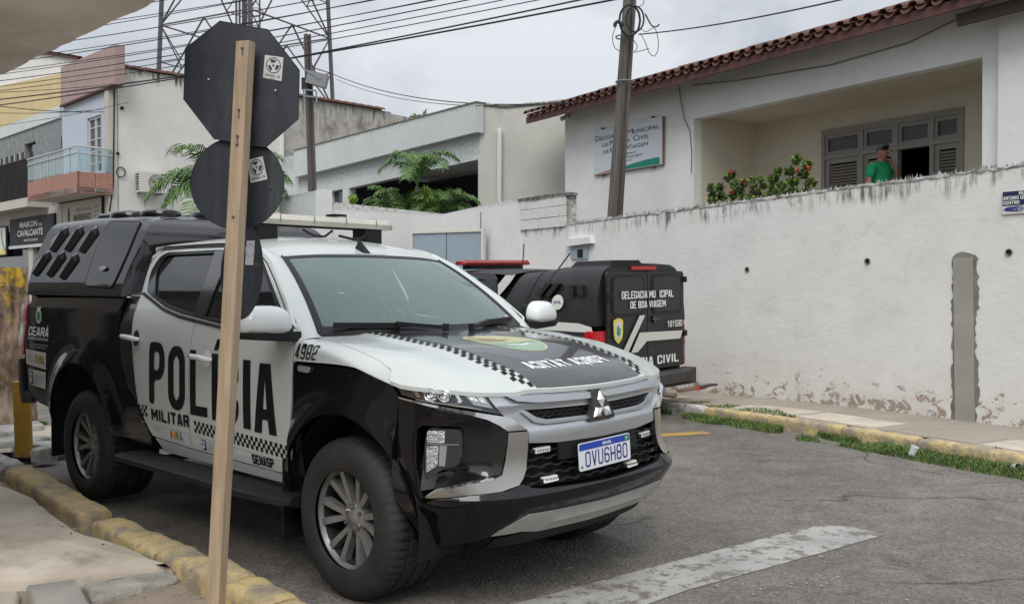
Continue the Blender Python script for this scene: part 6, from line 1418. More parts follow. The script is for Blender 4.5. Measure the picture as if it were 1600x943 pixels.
def shrub(px,py0,w,h,lab,seed,flowers,fm='flower_red',tops=3):
    off=.9; P=WP-SN*off; u,z0=uz(px,py0,P,SD); c=P+SD*u; dist=(c-CAMP).length; W2=w*dist/FPX; H2=h*dist/FPX; rr=random.Random(seed)
    root=empty('flowering_shrub',(c.x,c.y,z0-.5),label=lab,category='shrub',group='shrubs behind the street wall')
    m=MB(); bl=[]
    for i in range(tops):
        x=(i/(max(1,tops-1))-.5)*W2*.75; hh=H2*rr.uniform(.55,1) if i!=tops//2 else H2
        m.tube([(x*.3,0,0),(x*.8,.03,.4),(x,.05*rr.uniform(-1,1),.45+hh*.8)],[.02,.015,.008],6)
        for j in range(4): t=j/3; bl.append(((x+rr.uniform(-.06,.06),rr.uniform(-.1,.1),.42+hh*(.1+.78*t)),(W2/tops*.42*(1.1-t*.4),.12,H2*.11)))
    m.build('stem','bark',root)
    leaf_cloud('foliage',bl,int(1000*W2*H2/.25)+300,.033,['leaf_shrub','leaf_dark','leaf_shrub','leaf_bright'] if seed!=3 else ['leaf_shrub','leaf_shrub','leaf_bright'],root,seed,kind='stuff')
    for i in range(flowers):
        c_,r_=rr.choice(bl[len(bl)//3:]); p=Vector(c_)+Vector((rr.uniform(-1,1)*r_[0]*1.1,-.14,rr.uniform(-.2,1.2)*r_[2])); leaf_cloud('flower',[(p,(.032,.032,.03))],26,.018,fm,root,100+i+seed)
shrub(1138,318,64,58,'red flowered shrub left of the two others behind the wall, beside the veranda corner',1,5,'flower_red',4)
shrub(1188,305,36,36,'low shrub between two taller ones behind the wall',2,2,'flower_red',3)
shrub(1240,298,60,62,'tall rounded shrub with orange tips nearest the veranda door',3,3,'flower_orange',3)
# ---------------- grey house with drainpipe ----------------
gh=empty('grey_house',(0,0,0),label='pale grey house with long fascia and dark shaded opening behind the yard wall',category='building')
PG=Vector((-.687,20.0,0)); GD=Vector((-.634,.773,0)); GN=Vector((-.773,-.634,0))
o_=[uz(a,b,PG,GD) for a,b in ((750,165),(468,238))]; zt2=(o_[0][1]+o_[1][1])/2+.0
cf=lambda L_:[[uz(a,b,PG,GD) for a,b in c] for c in L_]
f0=[(0,-1),(o_[1][0],-1),(o_[1][0],o_[1][1]),(0,o_[0][1])]
h1=[uz(a,b,PG,GD) for a,b in ((747,249),(545,294),(545,330),(747,330))]; h1[2]=(h1[2][0],1.2); h1[3]=(h1[3][0],1.2)
h2=[uz(a,b,PG,GD) for a,b in ((535,295),(515,299),(515,317),(535,317))]
wall('front_wall',[f0,h1,h2],PG,GD,GN,.2,'grey_house',gh,top=lambda u:lerp(o_[0][1],o_[1][1],u/o_[1][0])-1.0)
fb_=[uz(a,b,PG,GD) for a,b in ((753,208),(468,278))]
wall('fascia',[[(-.1,fb_[0][1]),(fb_[1][0]+.0,fb_[1][1]),(o_[1][0],o_[1][1]+.03),(-.1,o_[0][1]+.03)]],PG,GD,GN,.2,'grey_house',gh,top=lambda u:lerp(o_[0][1],o_[1][1],u/o_[1][0]),off=.18)
wall('coping',[[(-.12,o_[0][1]+.03),(o_[1][0],o_[1][1]+.03),(o_[1][0],o_[1][1]+.055),(-.12,o_[0][1]+.055)]],PG,GD,GN,.4,'wet_mortar',gh,off=.2)
wall('lower_wing',[[(o_[1][0],-1),(o_[1][0]+3,-1),(o_[1][0]+3,uz(442,250,PG,GD)[1]),(o_[1][0],uz(466,240,PG,GD)[1])]],PG,GD,GN,.2,'grey_house',gh,top=4.9,off=.02)
SD2=Vector((.999,-.035,0)); SN2=Vector((-.035,-.999,0))
s_=[uz(a,b,PG,SD2) for a,b in ((750,164),(790,168),(906,157),(1010,146))]
wall('side_wall',[[(0,-1),(s_[3][0],-1),s_[3],s_[2],s_[1],(0,o_[0][1]+.05)]],PG,SD2,SN2,.2,'grey_house_side',gh,top=lambda u:tab([(0,s_[0][1]),(s_[1][0],s_[1][1]),(s_[3][0],s_[3][1])],u))
wire('wall_coping',[(lambda p,z:(p.x,p.y,z+.02))(PG+SD2*a[0]+SN2*.02,a[1]) for a in s_],.03,'mortar',gh)
m=MB(); a=uz(781,205,PG,SD2); p=PG+SD2*a[0]+SN2*.1; m.tube([(p.x,p.y+.15,a[1]-.02),(p.x,p.y,a[1]),(p.x,p.y,a[1]-.08),(p.x-.02,p.y,.5)],.058,12); m.build('drainpipe','pvc',gh)
m=MB(); P3=lambda u,o,z:tuple(PG+GD*u+GN*o+Vector((0,0,z)))
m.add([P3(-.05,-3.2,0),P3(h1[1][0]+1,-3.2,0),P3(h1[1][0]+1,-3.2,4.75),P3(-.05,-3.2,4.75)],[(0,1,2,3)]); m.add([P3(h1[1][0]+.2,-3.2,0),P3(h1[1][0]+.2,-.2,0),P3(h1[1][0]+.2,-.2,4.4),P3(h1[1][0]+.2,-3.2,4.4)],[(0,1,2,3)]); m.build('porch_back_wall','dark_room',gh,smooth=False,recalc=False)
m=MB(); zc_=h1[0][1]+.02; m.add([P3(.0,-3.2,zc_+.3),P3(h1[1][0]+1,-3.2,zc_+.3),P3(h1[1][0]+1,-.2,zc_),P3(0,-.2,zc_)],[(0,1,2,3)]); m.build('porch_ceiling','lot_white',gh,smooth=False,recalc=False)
m=MB(); q_=uz(700,320,PG-GN*3.15,GD); m.box(0,1,0,1,0,1) if False else None
wall('porch_window',[[(h1[0][0]+.3,1.3),(h1[0][0]+2.2,1.3),(h1[0][0]+2.2,2.35),(h1[0][0]+.3,2.35)],[(h1[0][0]+.4,1.4),(h1[0][0]+1.2,1.4),(h1[0][0]+1.2,2.25),(h1[0][0]+.4,2.25)],[(h1[0][0]+1.3,1.4),(h1[0][0]+2.1,1.4),(h1[0][0]+2.1,2.25),(h1[0][0]+1.3,2.25)]],PG-GN*3.1,GD,GN,.05,'lot_white',gh)
wall('window_pane',[[(h2[0][0]-.05,h2[2][1]-.3),(h2[1][0]+.05,h2[2][1]-.3),(h2[1][0]+.05,h2[0][1]+.2),(h2[0][0]-.05,h2[0][1]+.2)]],PG-GN*.15,GD,GN,.02,'glass_dark',gh)
m=MB(); m.add([P3(0,0,o_[0][1]-.5),P3(o_[1][0],0,o_[1][1]-.5),P3(o_[1][0],-6,o_[1][1]-.9),tuple(PG+SD2*s_[3][0]+Vector((0,0,s_[3][1]-.9)))],[(0,1,2,3)]); m.build('flat_roof','mortar',gh,smooth=False,recalc=False)
# ---------------- palms ----------------
def palm(name,base,h,fronds,L_,lab,seed,parent=None,leaflets=26,mt='leaf_palm',wl=.035,ll=.34,cat='palm',droop=1.0,up=(.5,1.25),az=(0,6.283)):
    rr=random.Random(seed); root=empty(name,base,label=lab,category=cat)
    if h>.05: m=MB(); m.tube([(0,0,0),(.03,0,h*.5),(0,0,h)],[.09,.065,.05],10); m.build('trunk','trunk_palm',root)
    for k in range(fronds):
        a=az[0]+(az[1]-az[0])*(k+rr.uniform(-.3,.3))/fronds; e=rr.uniform(*up); Lf=L_*rr.uniform(.8,1.1); pts=[]; p=Vector((0,0,h)); d=Vector((math.cos(a)*math.cos(e),math.sin(a)*math.cos(e),math.sin(e)))
        n=14
        for i in range(n+1): pts.append(p.copy()); p=p+d*(Lf/n); d=(d+Vector((0,0,-.085*droop*(1+i*.08)))).normalized()
        m=MB(); m.tube(pts,[.014-.011*i/n for i in range(n+1)],4)
        v=[];f=[]
        for q in range(leaflets):
            t=.16+.84*q/leaflets; i=min(int(t*n),n-1); P=pts[i].lerp(pts[i+1],t*n-i); T=(pts[i+1]-pts[i]).normalized(); S=T.cross(Vector((0,0,1))).normalized(); U=S.cross(T)
            for sg in (-1,1):
                l_=ll*(math.sin(math.pi*(.12+.83*t))**.6)*rr.uniform(.85,1.15); dd=(S*sg*.85+T*.55+U*rr.uniform(-.05,.35)).normalized(); w=T*wl*.5
                mid=P+dd*l_*.5+U*.03; tip=P+dd*l_+Vector((0,0,-l_*rr.uniform(.15,.5)))
                b=len(v); v+=[P-w*.5,P+w*.5,mid+w,mid-w,tip]; f+=[(b,b+1,b+2,b+3),(b+3,b+2,b+4)]
        m.add(v,f); m.build('frond',mt,root,smooth=False,recalc=False)
    return root
def at(px,py,Y): d=sight(px,py); t=Y/d.y; return CAMP+d*t
p=at(652,322,18.9+.6)
palm('areca_palm',(p.x,p.y,p.z-1.2),1.6,7,1.25,'feathery palm with arching fronds rising over the yard wall',5,up=(.95,1.45),leaflets=38,ll=.34,wl=.034,droop=1.75)
for i,(a,b,Y,h,L_,nn,sd_) in enumerate(((612,325,19.7,.2,1.0,15,11),(640,328,19.6,.2,1.1,12,12),(692,330,19.6,.3,1.05,13,13))):
    p=at(a,b,Y); palm('areca_palm',(p.x,p.y,p.z-.45),h,nn,L_,('left bushy palm clump behind the yard wall under the arching palm','middle bushy palm clump behind the yard wall','right palm clump drooping before the dark porch')[i],sd_,leaflets=34,ll=.30,wl=.032,up=(.75,1.45),droop=1.7)
p=at(658,325,19.3); leaf_cloud('cypress_shrub',[((p.x-.12,p.y,p.z+.05),(.1,.1,.3)),((p.x+.08,p.y,p.z+.1),(.12,.1,.35)),((p.x+.25,p.y,p.z+.0),(.1,.1,.22))],1100,.05,['leaf_bright','leaf_bright','grass'],None,5,label='small yellow green cypress shrub just above the yard wall',category='shrub')
p=at(552,312,19.3); leaf_cloud('wall_top_plant',[((p.x,p.y,p.z),(.08,.08,.1))],120,.05,['leaf_bright'],None,6,label='tiny yellow green plant peeping over the wall by the pier',category='plant')
p=at(350,300,19); palm('palm_tree',(p.x,p.y,-.5),p.z+.5,24,1.6,'green palm tree growing behind the pickup, half hidden by the signs',21,leaflets=34,ll=.5,wl=.04,up=(.15,1.25),droop=1.25,mt='leaf_palm')
p=at(660,186,34); palm('palm_tree',(p.x,p.y,3),p.z-3-.3,5,.6,'far palm showing only its tip above the grey roof',23,leaflets=12,ll=.35,wl=.06,up=(.9,1.5))
# ---------------- big white gabled building and balcony house ----------------
P4=Vector((-13.75,32,0)); ER=Vector((.7071,.7071,0)); EN=Vector((.7071,-.7071,0)); EF=Vector((-.7071,.7071,0)); EFN=Vector((-.7071,-.7071,0))
gw=empty('gabled_warehouse',(0,0,0),label='tall white building whose long side wall runs behind the round signs',category='building')
c0=[uz(a,b,P4,ER) for a,b in ((177,104),(285,121),(438,147),(610,175),(612,178),(650,186))]
tl_=lambda u:tab([(c[0],c[1]) for c in c0],u)
wall('side_wall',[[(0,-1.5),(c0[2][0],-1.5),c0[2],c0[1],(0,c0[0][1])]],P4,ER,EN,.3,'gable_clean',gw,top=tl_)
wall('side_wall',[[(c0[2][0],-1.5),(c0[5][0],-1.5),c0[5],c0[4],c0[3],c0[2]]],P4,ER,EN,.3,'gable_grimy',gw,top=tl_)
pz=[uz(a,b,P4,ER) for a,b in ((437,200),(444,200))]; wall('pilaster',[[(pz[0][0],-1),(pz[1][0]-.1,-1),(pz[1][0]-.1,pz[0][1]+.9),(pz[0][0],pz[0][1]+.9)]],P4,ER,EN,.3,'lot_white',gw,off=.15)
tme=None
u=0; me=bpy.data.meshes.new('ridge_tile'); vv=[];ff=[]
for j in range(2):
    for i in range(6):
        t=math.pi*i/5; q=ER*(.42*j); q2=EN*(.14*math.cos(t)); vv.append((q.x+q2.x,q.y+q2.y,.13*math.sin(t)*(1-.2*j)))
for i in range(5): ff.append((i,i+1,6+i+1,6+i))
me.from_pydata(vv,[],ff); me.materials.append(MT['roof_clay']); me.update()
while u<c0[3][0]-.4:
    q=P4+ER*u; o=bpy.data.objects.new('ridge_tile',me); COL.objects.link(o); o.parent=gw; o.location=(q.x,q.y,tl_(u)+.02); o.rotation_euler=(0,0,random.uniform(-.05,.05)); u+=.40
wire('downlead',[(lambda c:(lambda p:(p.x,p.y,c[1]))(P4+ER*c[0]+EN*.05))(uz(a,b,P4,ER)) for a,b in ((178,104),(177,200),(176,290),(170,330))],.03,'cable',gw)
for (a,b) in ((190,169),(183,240),(280,235)): c=uz(a,b,P4,ER); q=P4+ER*c[0]+EN*.02; m=MB(); m.tube([q-EN*.02+Vector((0,0,c[1])),q+EN*.05+Vector((0,0,c[1]))],.06,8); m.build('wall_hook','void',gw)
m=MB(); c=uz(188,269,P4,ER); q=P4+ER*c[0]+EN*.05; m.tube([q+ER*(.15*math.cos(t))+Vector((0,0,c[1]+.17*math.sin(t))) for t in [i*math.pi/8 for i in range(16)]],.02,5,close=True); m.build('cable_coil','cable',gw)
# air conditioner
ac=empty('air_conditioner',(0,0,0),label='white air conditioner unit on brackets on the tall white side wall',category='air conditioner')
A0=uz(209,276,P4,ER);A1=uz(243,303,P4,ER); M_=Matrix(((ER.x,EN.x,0,P4.x),(ER.y,EN.y,0,P4.y),(0,0,1,0),(0,0,0,1)))
au0,au1,az0,az1=A0[0],A0[0]+.98,A1[1],A1[1]+.70
m=MB(); m.box(au0,au1,.12,.46,az0,az1,0,M_); m.build('casing','plastic_ac',ac,smooth=False)
m=MB(); cx_=au0+.60; m.lathe([(.0,.465),(.26,.465),(.27,.475),(.29,.475),(.29,.46)],24,'y',(cx_,0,(az0+az1)/2)); m.v=[tuple(M_@Vector(q)) for q in m.v]; m.build('fan_grille','louvre_grey',ac,recalc=False)
m=MB(); 
for k in range(5): a=k*1.257; m.bar((cx_,.485,(az0+az1)/2),(cx_+.24*math.cos(a),.485,(az0+az1)/2+.24*math.sin(a)),.06,.01)
m.v=[tuple(M_@Vector(q)) for q in m.v]; m.build('fan','plastic_ac',ac)
for k in range(7): m=MB(); m.box(au0-.012,au0,.16,.42,az0+.08+k*.085,az0+.12+k*.085,0,M_); m.build('vent_slot','void',ac,smooth=False)
m=MB(); m.box(au0+.1,au0+.15,0,.45,az0-.05,az0,0,M_); m.build('bracket','steel_grey',ac); m=MB(); m.box(au1-.15,au1-.1,0,.45,az0-.05,az0,0,M_); m.build('bracket','steel_grey',ac)
# balcony house
bh=empty('balcony_house',(0,0,0),label='narrow pale blue house with mauve parapet and glass railed balcony',category='building')
PB_=P4+EF*.05
UZ=lambda a,b,off=0:uz(a,b,P4+EFN*off,EF)
wv=[UZ(a,b) for a,b in ((178,130),(97,165),(97,330),(178,330))]; uL=wv[1][0]
wn=[UZ(a,b) for a,b in ((158,178),(136,186),(136,262),(158,262))]; wz1=(wn[0][1]+wn[1][1])/2; wz0=wn[2][1]-.2
wall('front_wall',[[(.0,-1.4),(uL,-1.4),(uL,UZ(97,160)[1]),(0,UZ(178,130)[1]+.3)],[(wn[0][0],wz0),(wn[1][0],wz0),(wn[1][0],wz1),(wn[0][0],wz1)]],P4,EF,EFN,.25,'pale_blue_wall',bh)
wall('mauve_parapet',[[UZ(179,131,.12),UZ(95,165,.12),UZ(95,105,.12),UZ(179,69,.12)]],P4,EF,EFN,.35,'mauve',bh,off=.12)
q=[UZ(179,131,.12),UZ(95,165,.12)]; wall('parapet_ledge',[[(q[0][0],q[0][1]-.06),(q[1][0],q[1][1]-.06),(q[1][0],q[1][1]),(q[0][0],q[0][1])]],P4,EF,EFN,.3,'eave_board',bh,off=.17)
wall('corner_pilaster',[[(-.05,-1.4),(.28,-1.4),(.28,UZ(175,80)[1]),(-.05,UZ(175,80)[1])]],P4,EF,EFN,.3,'cream_wall',bh,off=.10)
m=MB(); e0=[P4+Vector((0,0,UZ(179,131)[1])),P4+Vector((0,0,UZ(179,70)[1]))]; 
wf=empty('window',(0,0,0)); wf.parent=bh
for (a,b,c,d) in ((wn[0][0],wn[0][0]+.07,wz0,wz1),(wn[1][0]-.07,wn[1][0],wz0,wz1),(wn[0][0],wn[1][0],wz1-.08,wz1),((wn[0][0]+wn[1][0])/2-.04,(wn[0][0]+wn[1][0])/2+.04,wz0,wz1-.08)): wall('window_frame',[[(a,c),(b,c),(b,d),(a,d)]],P4,EF,EFN,.06,'window_frame_w',wf,off=-.06)
for k in range(5): z=wz0+.3+k*.42; wall('glazing_bar',[[(wn[0][0]+.07,z),(wn[1][0]-.07,z),(wn[1][0]-.07,z+.035),(wn[0][0]+.07,z+.035)]],P4,EF,EFN,.04,'window_frame_w',wf,off=-.08)
wall('window_pane',[[(wn[0][0],wz0),(wn[1][0],wz0),(wn[1][0],wz1),(wn[0][0],wz1)]],P4,EF,EFN,.02,'glass_dark',wf,off=-.12)
# balcony
bal=empty('balcony',(0,0,0)); bal.parent=bh
dep=1.18; PBal=P4+EFN*dep
b_=lambda a,b:uz(a,b,PBal,EF)
uc=b_(120,260)[0]; ue=b_(43,300)[0]; zb0=(b_(120,297)[1]+b_(43,318)[1])/2; zb1=(b_(120,262)[1]+b_(43,290)[1])/2; zr1=(b_(120,225)[1]+b_(50,250)[1])/2
n_=5
for k in range(2): 
    a=uc+(ue-uc)*k/2;b=uc+(ue-uc)*(k+1)/2-.02; wall('cladding_panel',[[(a,zb0),(b,zb0),(b,zb1),(a,zb1)]],PBal,EF,EFN,.08,'clay_tile_panel',bal)
CB=PBal+EF*uc
for k in range(2):
    a=dep*1.0*k/2+.02; b=dep*(k+1)/2; wall('cladding_panel',[[(a,zb0),(b,zb0),(b,zb1),(a,zb1)]],CB,-EFN,EN,.08,'clay_tile_panel',bal)
for k in range(7):
    a=uc+(ue-uc)*k/7+.03;b=uc+(ue-uc)*(k+1)/7-.03; wall('glass_panel',[[(a,zb1+.05),(b,zb1+.05),(b,zr1-.06),(a,zr1-.06)]],PBal,EF,EFN,.02,'glass_rail',bal,off=-.02)
    wall('baluster',[[(a-.06,zb1),(a-.01,zb1),(a-.01,zr1),(a-.06,zr1)]],PBal,EF,EFN,.04,'aluminium',bal,off=-.01)
for k in range(3):
    a=dep*k/3+.03;b=dep*(k+1)/3-.03; wall('glass_panel',[[(a,zb1+.05),(b,zb1+.05),(b,zr1-.06),(a,zr1-.06)]],CB,-EFN,EN,.02,'glass_rail',bal,off=-.02)
m=MB(); z_=lambda p,z:Vector((p.x,p.y,z)); m.tube([z_(PBal+EF*ue,zr1),z_(CB,zr1),z_(CB-EFN*dep,zr1)],.035,8); m.build('hand_rail','aluminium',bal)
m=MB(); m.tube([z_(PBal+EF*ue,zr1-.22),z_(CB,zr1-.22),z_(CB-EFN*dep,zr1-.22)],.022,8); m.build('hand_rail','aluminium',bal)
m=MB(); a=PBal+EF*uc;b=PBal+EF*ue; m.hexa([z_(a,zb0+.02),z_(b,zb0+.02),z_(b-EFN*dep,zb0+.02),z_(a-EFN*dep,zb0+.02)],[z_(a,zb0+.2),z_(b,zb0+.2),z_(b-EFN*dep,zb0+.2),z_(a-EFN*dep,zb0+.2)]); m.build('balcony_slab','cream_wall',bal,smooth=False)
# sign on the ground floor of the balcony house
s1=[UZ(a,b,.05) for a,b in ((160,304),(94.5,323),(94.5,348),(160,336))]
sgn=empty('shop_sign',(0,0,0),label='cream shop board with dark script lettering under the balcony',category='sign')
fS=lambda P,uR,z0:(lambda u,z,o:(P.x-EF.x*(u-uR)+EFN.x*o,P.y-EF.y*(u-uR)+EFN.y*o,z0+z))
Ps=P4+EFN*.08; sl=s1[1][0]; sr=s1[0][0]; szt=(s1[0][1]+s1[1][1])/2; szb=szt-1.0; f_=fS(Ps,sl,szb); f1=lambda u,z,o:(Ps.x+EF.x*(sl-u)+EFN.x*o,Ps.y+EF.y*(sl-u)+EFN.y*o,szb+z)
sw_=sl-sr
drape('sign_frame',[[(-.05,-.1),(sw_+.05,-.1),(sw_+.05,1.08),(-.05,1.08)]],f1,'shop_black',sgn,0,.06)
drape('sign_panel',[[(0,-.05),(sw_,-.05),(sw_,1.0),(0,1.0)]],f1,'shop_cream',sgn,0,.0,off=.01)
def stx(t,x,w,z,h,mt,f,par,b=.01): q=text2d(t,w,h,bold=b); drape('sign_lettering',([(c+x,d+z) for c,d in q[0]],q[1]),f,mt,par,0,off=.02)
stx('ADVOCACIA',sw_*.42,sw_*.35,.62,.12,'frame_grey',f1,sgn); stx('MARINHO',sw_*.36,sw_*.42,.28,.26,'sign_text',f1,sgn,.02)
drape('sign_emblem',[[(sw_*.24+.12*math.cos(t),.5+.3*math.sin(t)) for t in [i*.52 for i in range(12)]]],f1,'sign_text',sgn,0,off=.02)
for k in range(3): drape('sign_line',[[(sw_*.83,.35+.16*k),(sw_*.95,.35+.16*k),(sw_*.95,.41+.16*k),(sw_*.83,.41+.16*k)]],f1,'frame_grey',sgn,0,off=.02)
# grey stone fronted house with the grille balcony, ground floor shop
sh2=empty('stone_front_house',(0,0,0),label='grey stone clad house with dark barred balcony left of the mauve parapet',category='building')
q=[UZ(a,b) for a,b in ((97,152),(-40,226),(97,170),(-40,243))]
U3=q[1][0]+2
zA=(q[0][1]+q[1][1])/2; zB=(q[2][1]+q[3][1])/2
hw=[UZ(a,b) for a,b in ((40,262),(3,282))]; hs2=[UZ(a,b) for a,b in ((97,213),(78,222),(78,238),(97,232))]; dw=[UZ(a,b) for a,b in ((56,232),(38,240))]
zfl=UZ(40,325)[1]
wall('front_wall',[[(uL,-1.4),(U3,-1.4),(U3,zB),(uL,zB)],[(hw[0][0],zfl+.3),(hw[1][0],zfl+.3),(hw[1][0],zfl+2.3),(hw[0][0],zfl+2.3)],[(dw[0][0],zfl+.2),(dw[1][0]-.05,zfl+.2),(dw[1][0]-.05,zfl+2.6),(dw[0][0],zfl+2.6)]],P4,EF,EFN,.25,'stone_grey',sh2)
wall('grey_band',[[(uL+.1,zB),(U3,zB),(U3,zA),(uL+.1,zA)]],P4,EF,EFN,.3,'grey_house',sh2,off=.06)
wall('small_window',[[hs2[0],hs2[1],hs2[2],hs2[3]]],P4,EF,EFN,.04,'glass_dark',sh2,off=.03)
wall('window_pane',[[(hw[0][0],zfl+.3),(hw[1][0],zfl+.3),(hw[1][0],zfl+2.3),(hw[0][0],zfl+2.3)]],P4,EF,EFN,.04,'glass_dark',sh2,off=-.15); wall('door_pane',[[(dw[0][0],zfl+.2),(dw[1][0],zfl+.2),(dw[1][0],zfl+2.6),(dw[0][0],zfl+2.6)]],P4,EF,EFN,.04,'glass_dark',sh2,off=-.15)
for k in range(9):
    u=lerp(hw[0][0],hw[1][0],k/9); m=MB(); a=P4+EF*u+EFN*.03;b=P4+EF*(u+.25)+EFN*.03; m.bar(z_(a,zfl+.3),z_(b,zfl+2.3),.03,.03); m.build('window_bar','window_frame_w' if k%2 else 'shop_black',sh2)
PBa=P4+EFN*.9; ub=uz(42,280,PBa,EF)[0]; bt=uz(42,248,PBa,EF)[1]; bb_=uz(42,308,PBa,EF)[1]
m=MB(); a=PBa+EF*ub; b=PBa+EF*(ub+7); m.hexa([z_(a,bb_-.35),z_(b,bb_-.35),z_(b-EFN*.9,bb_-.35),z_(a-EFN*.9,bb_-.35)],[z_(a,bb_),z_(b,bb_),z_(b-EFN*.9,bb_),z_(a-EFN*.9,bb_)]); m.build('balcony_slab','cream_wall',sh2,smooth=False)
m=MB(); m.tube([z_(a,bt),z_(b,bt)],.035,6); m.build('balcony_rail','shop_black',sh2)
for k in range(30): p_=a+EF*(k*.14+.03); m=MB(); m.bar(z_(p_,bb_),z_(p_,bt),.05,.03); m.build('baluster','shop_black',sh2)
for k in range(8): p_=a+EF*(k*.5+.1)-EFN*.06; m=MB(); m.box(-.2,.2,-.01,.01,0,1,0,Matrix.Translation(z_(p_,bb_))@Matrix.Rotation(math.atan2(EF.y,EF.x),4,'Z')); m.build('balcony_screen','metal_rust' if k in(1,4) else 'glass_dark',sh2) if k in (1,4) else None
# shop below: columns, glass, sign
wall('ground_floor',[[(uL-.2,-1.4),(U3,-1.4),(U3,bb_-.3),(uL-.2,bb_-.3)],[(uL+.25,-1.4),(uL+3.0,-1.4),(uL+3.0,zfl-.9),(uL+.25,zfl-.9)],[(uL+3.5,-1.4),(U3-.5,-1.4),(U3-.5,zfl-.9),(uL+3.5,zfl-.9)]],P4,EF,EFN,.2,'cream_wall',sh2,off=.12)
wall('shop_glass',[[(uL+.2,-1.4),(U3,-1.4),(U3,zfl-.6),(uL+.2,zfl-.6)]],P4,EF,EFN,.05,'glass_dark',sh2,off=-.1)
mk=[uz(a,b,P4+EFN*.2,EF) for a,b in ((85.5,328.7),(16,347),(16,389),(84,372))]; mu1=(mk[1][0]+mk[2][0])/2; mu0=(mk[0][0]+mk[3][0])/2; mzt=(mk[0][1]+mk[1][1])/2; mzb=(mk[2][1]+mk[3][1])/2; Pm=P4+EFN*.22
f2=lambda u,z,o:(Pm.x+EF.x*(mu1-u)+EFN.x*o,Pm.y+EF.y*(mu1-u)+EFN.y*o,mzb+z); mw=mu1-mu0; mh=mzt-mzb
s2=empty('shop_sign',(0,0,0),label='black shop sign reading MAIKON CAVALCANTE above the glass shopfront',category='sign')
drape('sign_panel',[[(0,0),(mw,0),(mw,mh),(0,mh)]],f2,'shop_black',s2,0,.1); drape('sign_trim',[[(-.1,-.14),(mw,-.14),(mw,-.02),(-.1,-.02)]],f2,'window_frame_w',s2,0,.1,off=.01)
stx('MAIKON',mw*.26,mw*.40,mh*.62,mh*.22,'decal_cream',f2,s2,.02); stx('DE',mw*.70,mw*.06,mh*.62,mh*.10,'decal_cream',f2,s2,.02); stx('CAVALCANTE',mw*.20,mw*.58,mh*.30,mh*.24,'decal_cream',f2,s2,.02); stx('ADVOGADO',mw*.35,mw*.32,mh*.10,mh*.09,'decal_cream',f2,s2)
# narrow green and yellow banner beside it
bn=empty('shop_banner',(0,0,0),label='upright white banner with green and yellow curves at the left edge',category='sign'); q=[uz(a,b,P4+EFN*.25,EF) for a,b in ((8,355),(8,397),(-30,400))]; f3=lambda u,z,o:(Pm.x+EF.x*(q[2][0]-u)+EFN.x*o,Pm.y+EF.y*(q[2][0]-u)+EFN.y*o,q[1][1]+z); bw_=q[2][0]-q[0][0]; bh_=q[0][1]-q[1][1]
drape('banner_frame',[[(-.05,-.06),(bw_+.05,-.06),(bw_+.05,bh_+.06),(-.05,bh_+.06)]],f3,'shop_black',bn,0,.06); drape('banner_panel',[[(0,0),(bw_-.03,0),(bw_-.03,bh_),(0,bh_)]],f3,'decal_cream',bn,0,off=.01)
drape('banner_stripe',[[(bw_-.9,0),(bw_-.03,0),(bw_-.03,bh_*.12),(bw_-.4,bh_*.25)]],f3,'decal_yellow',bn,0,off=.015); drape('banner_stripe',[[(bw_-.03,bh_*.16),(bw_-.4,bh_*.5),(bw_-.5,bh_*.9),(bw_-.62,bh_*.9),(bw_-.52,bh_*.45),(bw_-.1,bh_*.1)]],f3,'decal_green',bn,0,off=.015)
# yellow house behind
yh=empty('yellow_house',(0,0,0),label='yellow upper storey with a white attic and tiled verge at far left',category='building')
PY=P4+EF*uL-EFN*2.5; y=[uz(a,b,PY,EF) for a,b in ((130,124),(-60,105),(-60,300),(130,300),(125,92),(54,80),(-60,128),(40,86))]
wall('yellow_wall',[[(y[0][0]-1,0),(y[1][0]+2,0),(y[1][0]+2,uz(0,112,PY,EF)[1]),(y[0][0]-1,uz(95,125,PY,EF)[1])]],PY,EF,EFN,.3,'yellow_wall',yh)
PY2=PY-EFN*.3; wall('attic_wall',[[uz(a,b,PY2,EF) for a,b in ((125,200),(-40,200),(-40,120),(54,82),(125,94))]],PY2,EF,EFN,.3,'lot_white',yh)
a_=uz(52,80,PY2,EF); b_2=uz(126,93,PY2,EF)
for k in range(22): t=k/21; u=lerp(a_[0],b_2[0],t); z=lerp(a_[1],b_2[1],t); q=PY2+EF*u; o=bpy.data.objects.new('verge_tile',me); COL.objects.link(o); o.parent=yh; o.location=(q.x,q.y,z+.02); o.rotation_euler=(0,0,R(90))
# ---------------- lattice tower ----------------
tw=empty('lattice_tower',(0,0,0),label='tall rusty steel lattice mast rising behind the stop sign',category='tower')
tc_=at(387,150,55); th=R(17.5)
def leg(k,z):
    r=lerp(5.15,4.62,(z-8)/12) if z<20 else lerp(4.62,1.5,(z-20)/25); a=th+k*math.pi/2; return Vector((tc_.x+r*math.cos(a),tc_.y+r*math.sin(a),z))
for k in range(4): m=MB(); m.tube([leg(k,-1),leg(k,20),leg(k,42)],.13,6); m.build('tower_leg','tower_steel',tw)
zs=[8,12.2,16.4,20.6,25,29,33]
for k in range(4):
    for i in range(len(zs)-1):
        a,b=leg(k,zs[i]),leg((k+1)%4,zs[i]);c,d=leg(k,zs[i+1]),leg((k+1)%4,zs[i+1]); mt_=(a+b)/2; mu=(c+d)/2
        for p_,q_ in ((a,mu),(b,mu),(a,b)): m=MB(); m.bar(p_,q_,.07,.07); m.build('tower_brace','tower_steel',tw,smooth=False)
        h_=(a+mu)/2; m=MB(); m.bar(h_,(a+c)/2,.05,.05); m.bar(h_,c,.05,.05) ; m.build('tower_brace','tower_steel',tw,smooth=False)
        h_=(b+mu)/2; m=MB(); m.bar(h_,(b+d)/2,.05,.05); m.bar(h_,d,.05,.05) ; m.build('tower_brace','tower_steel',tw,smooth=False)
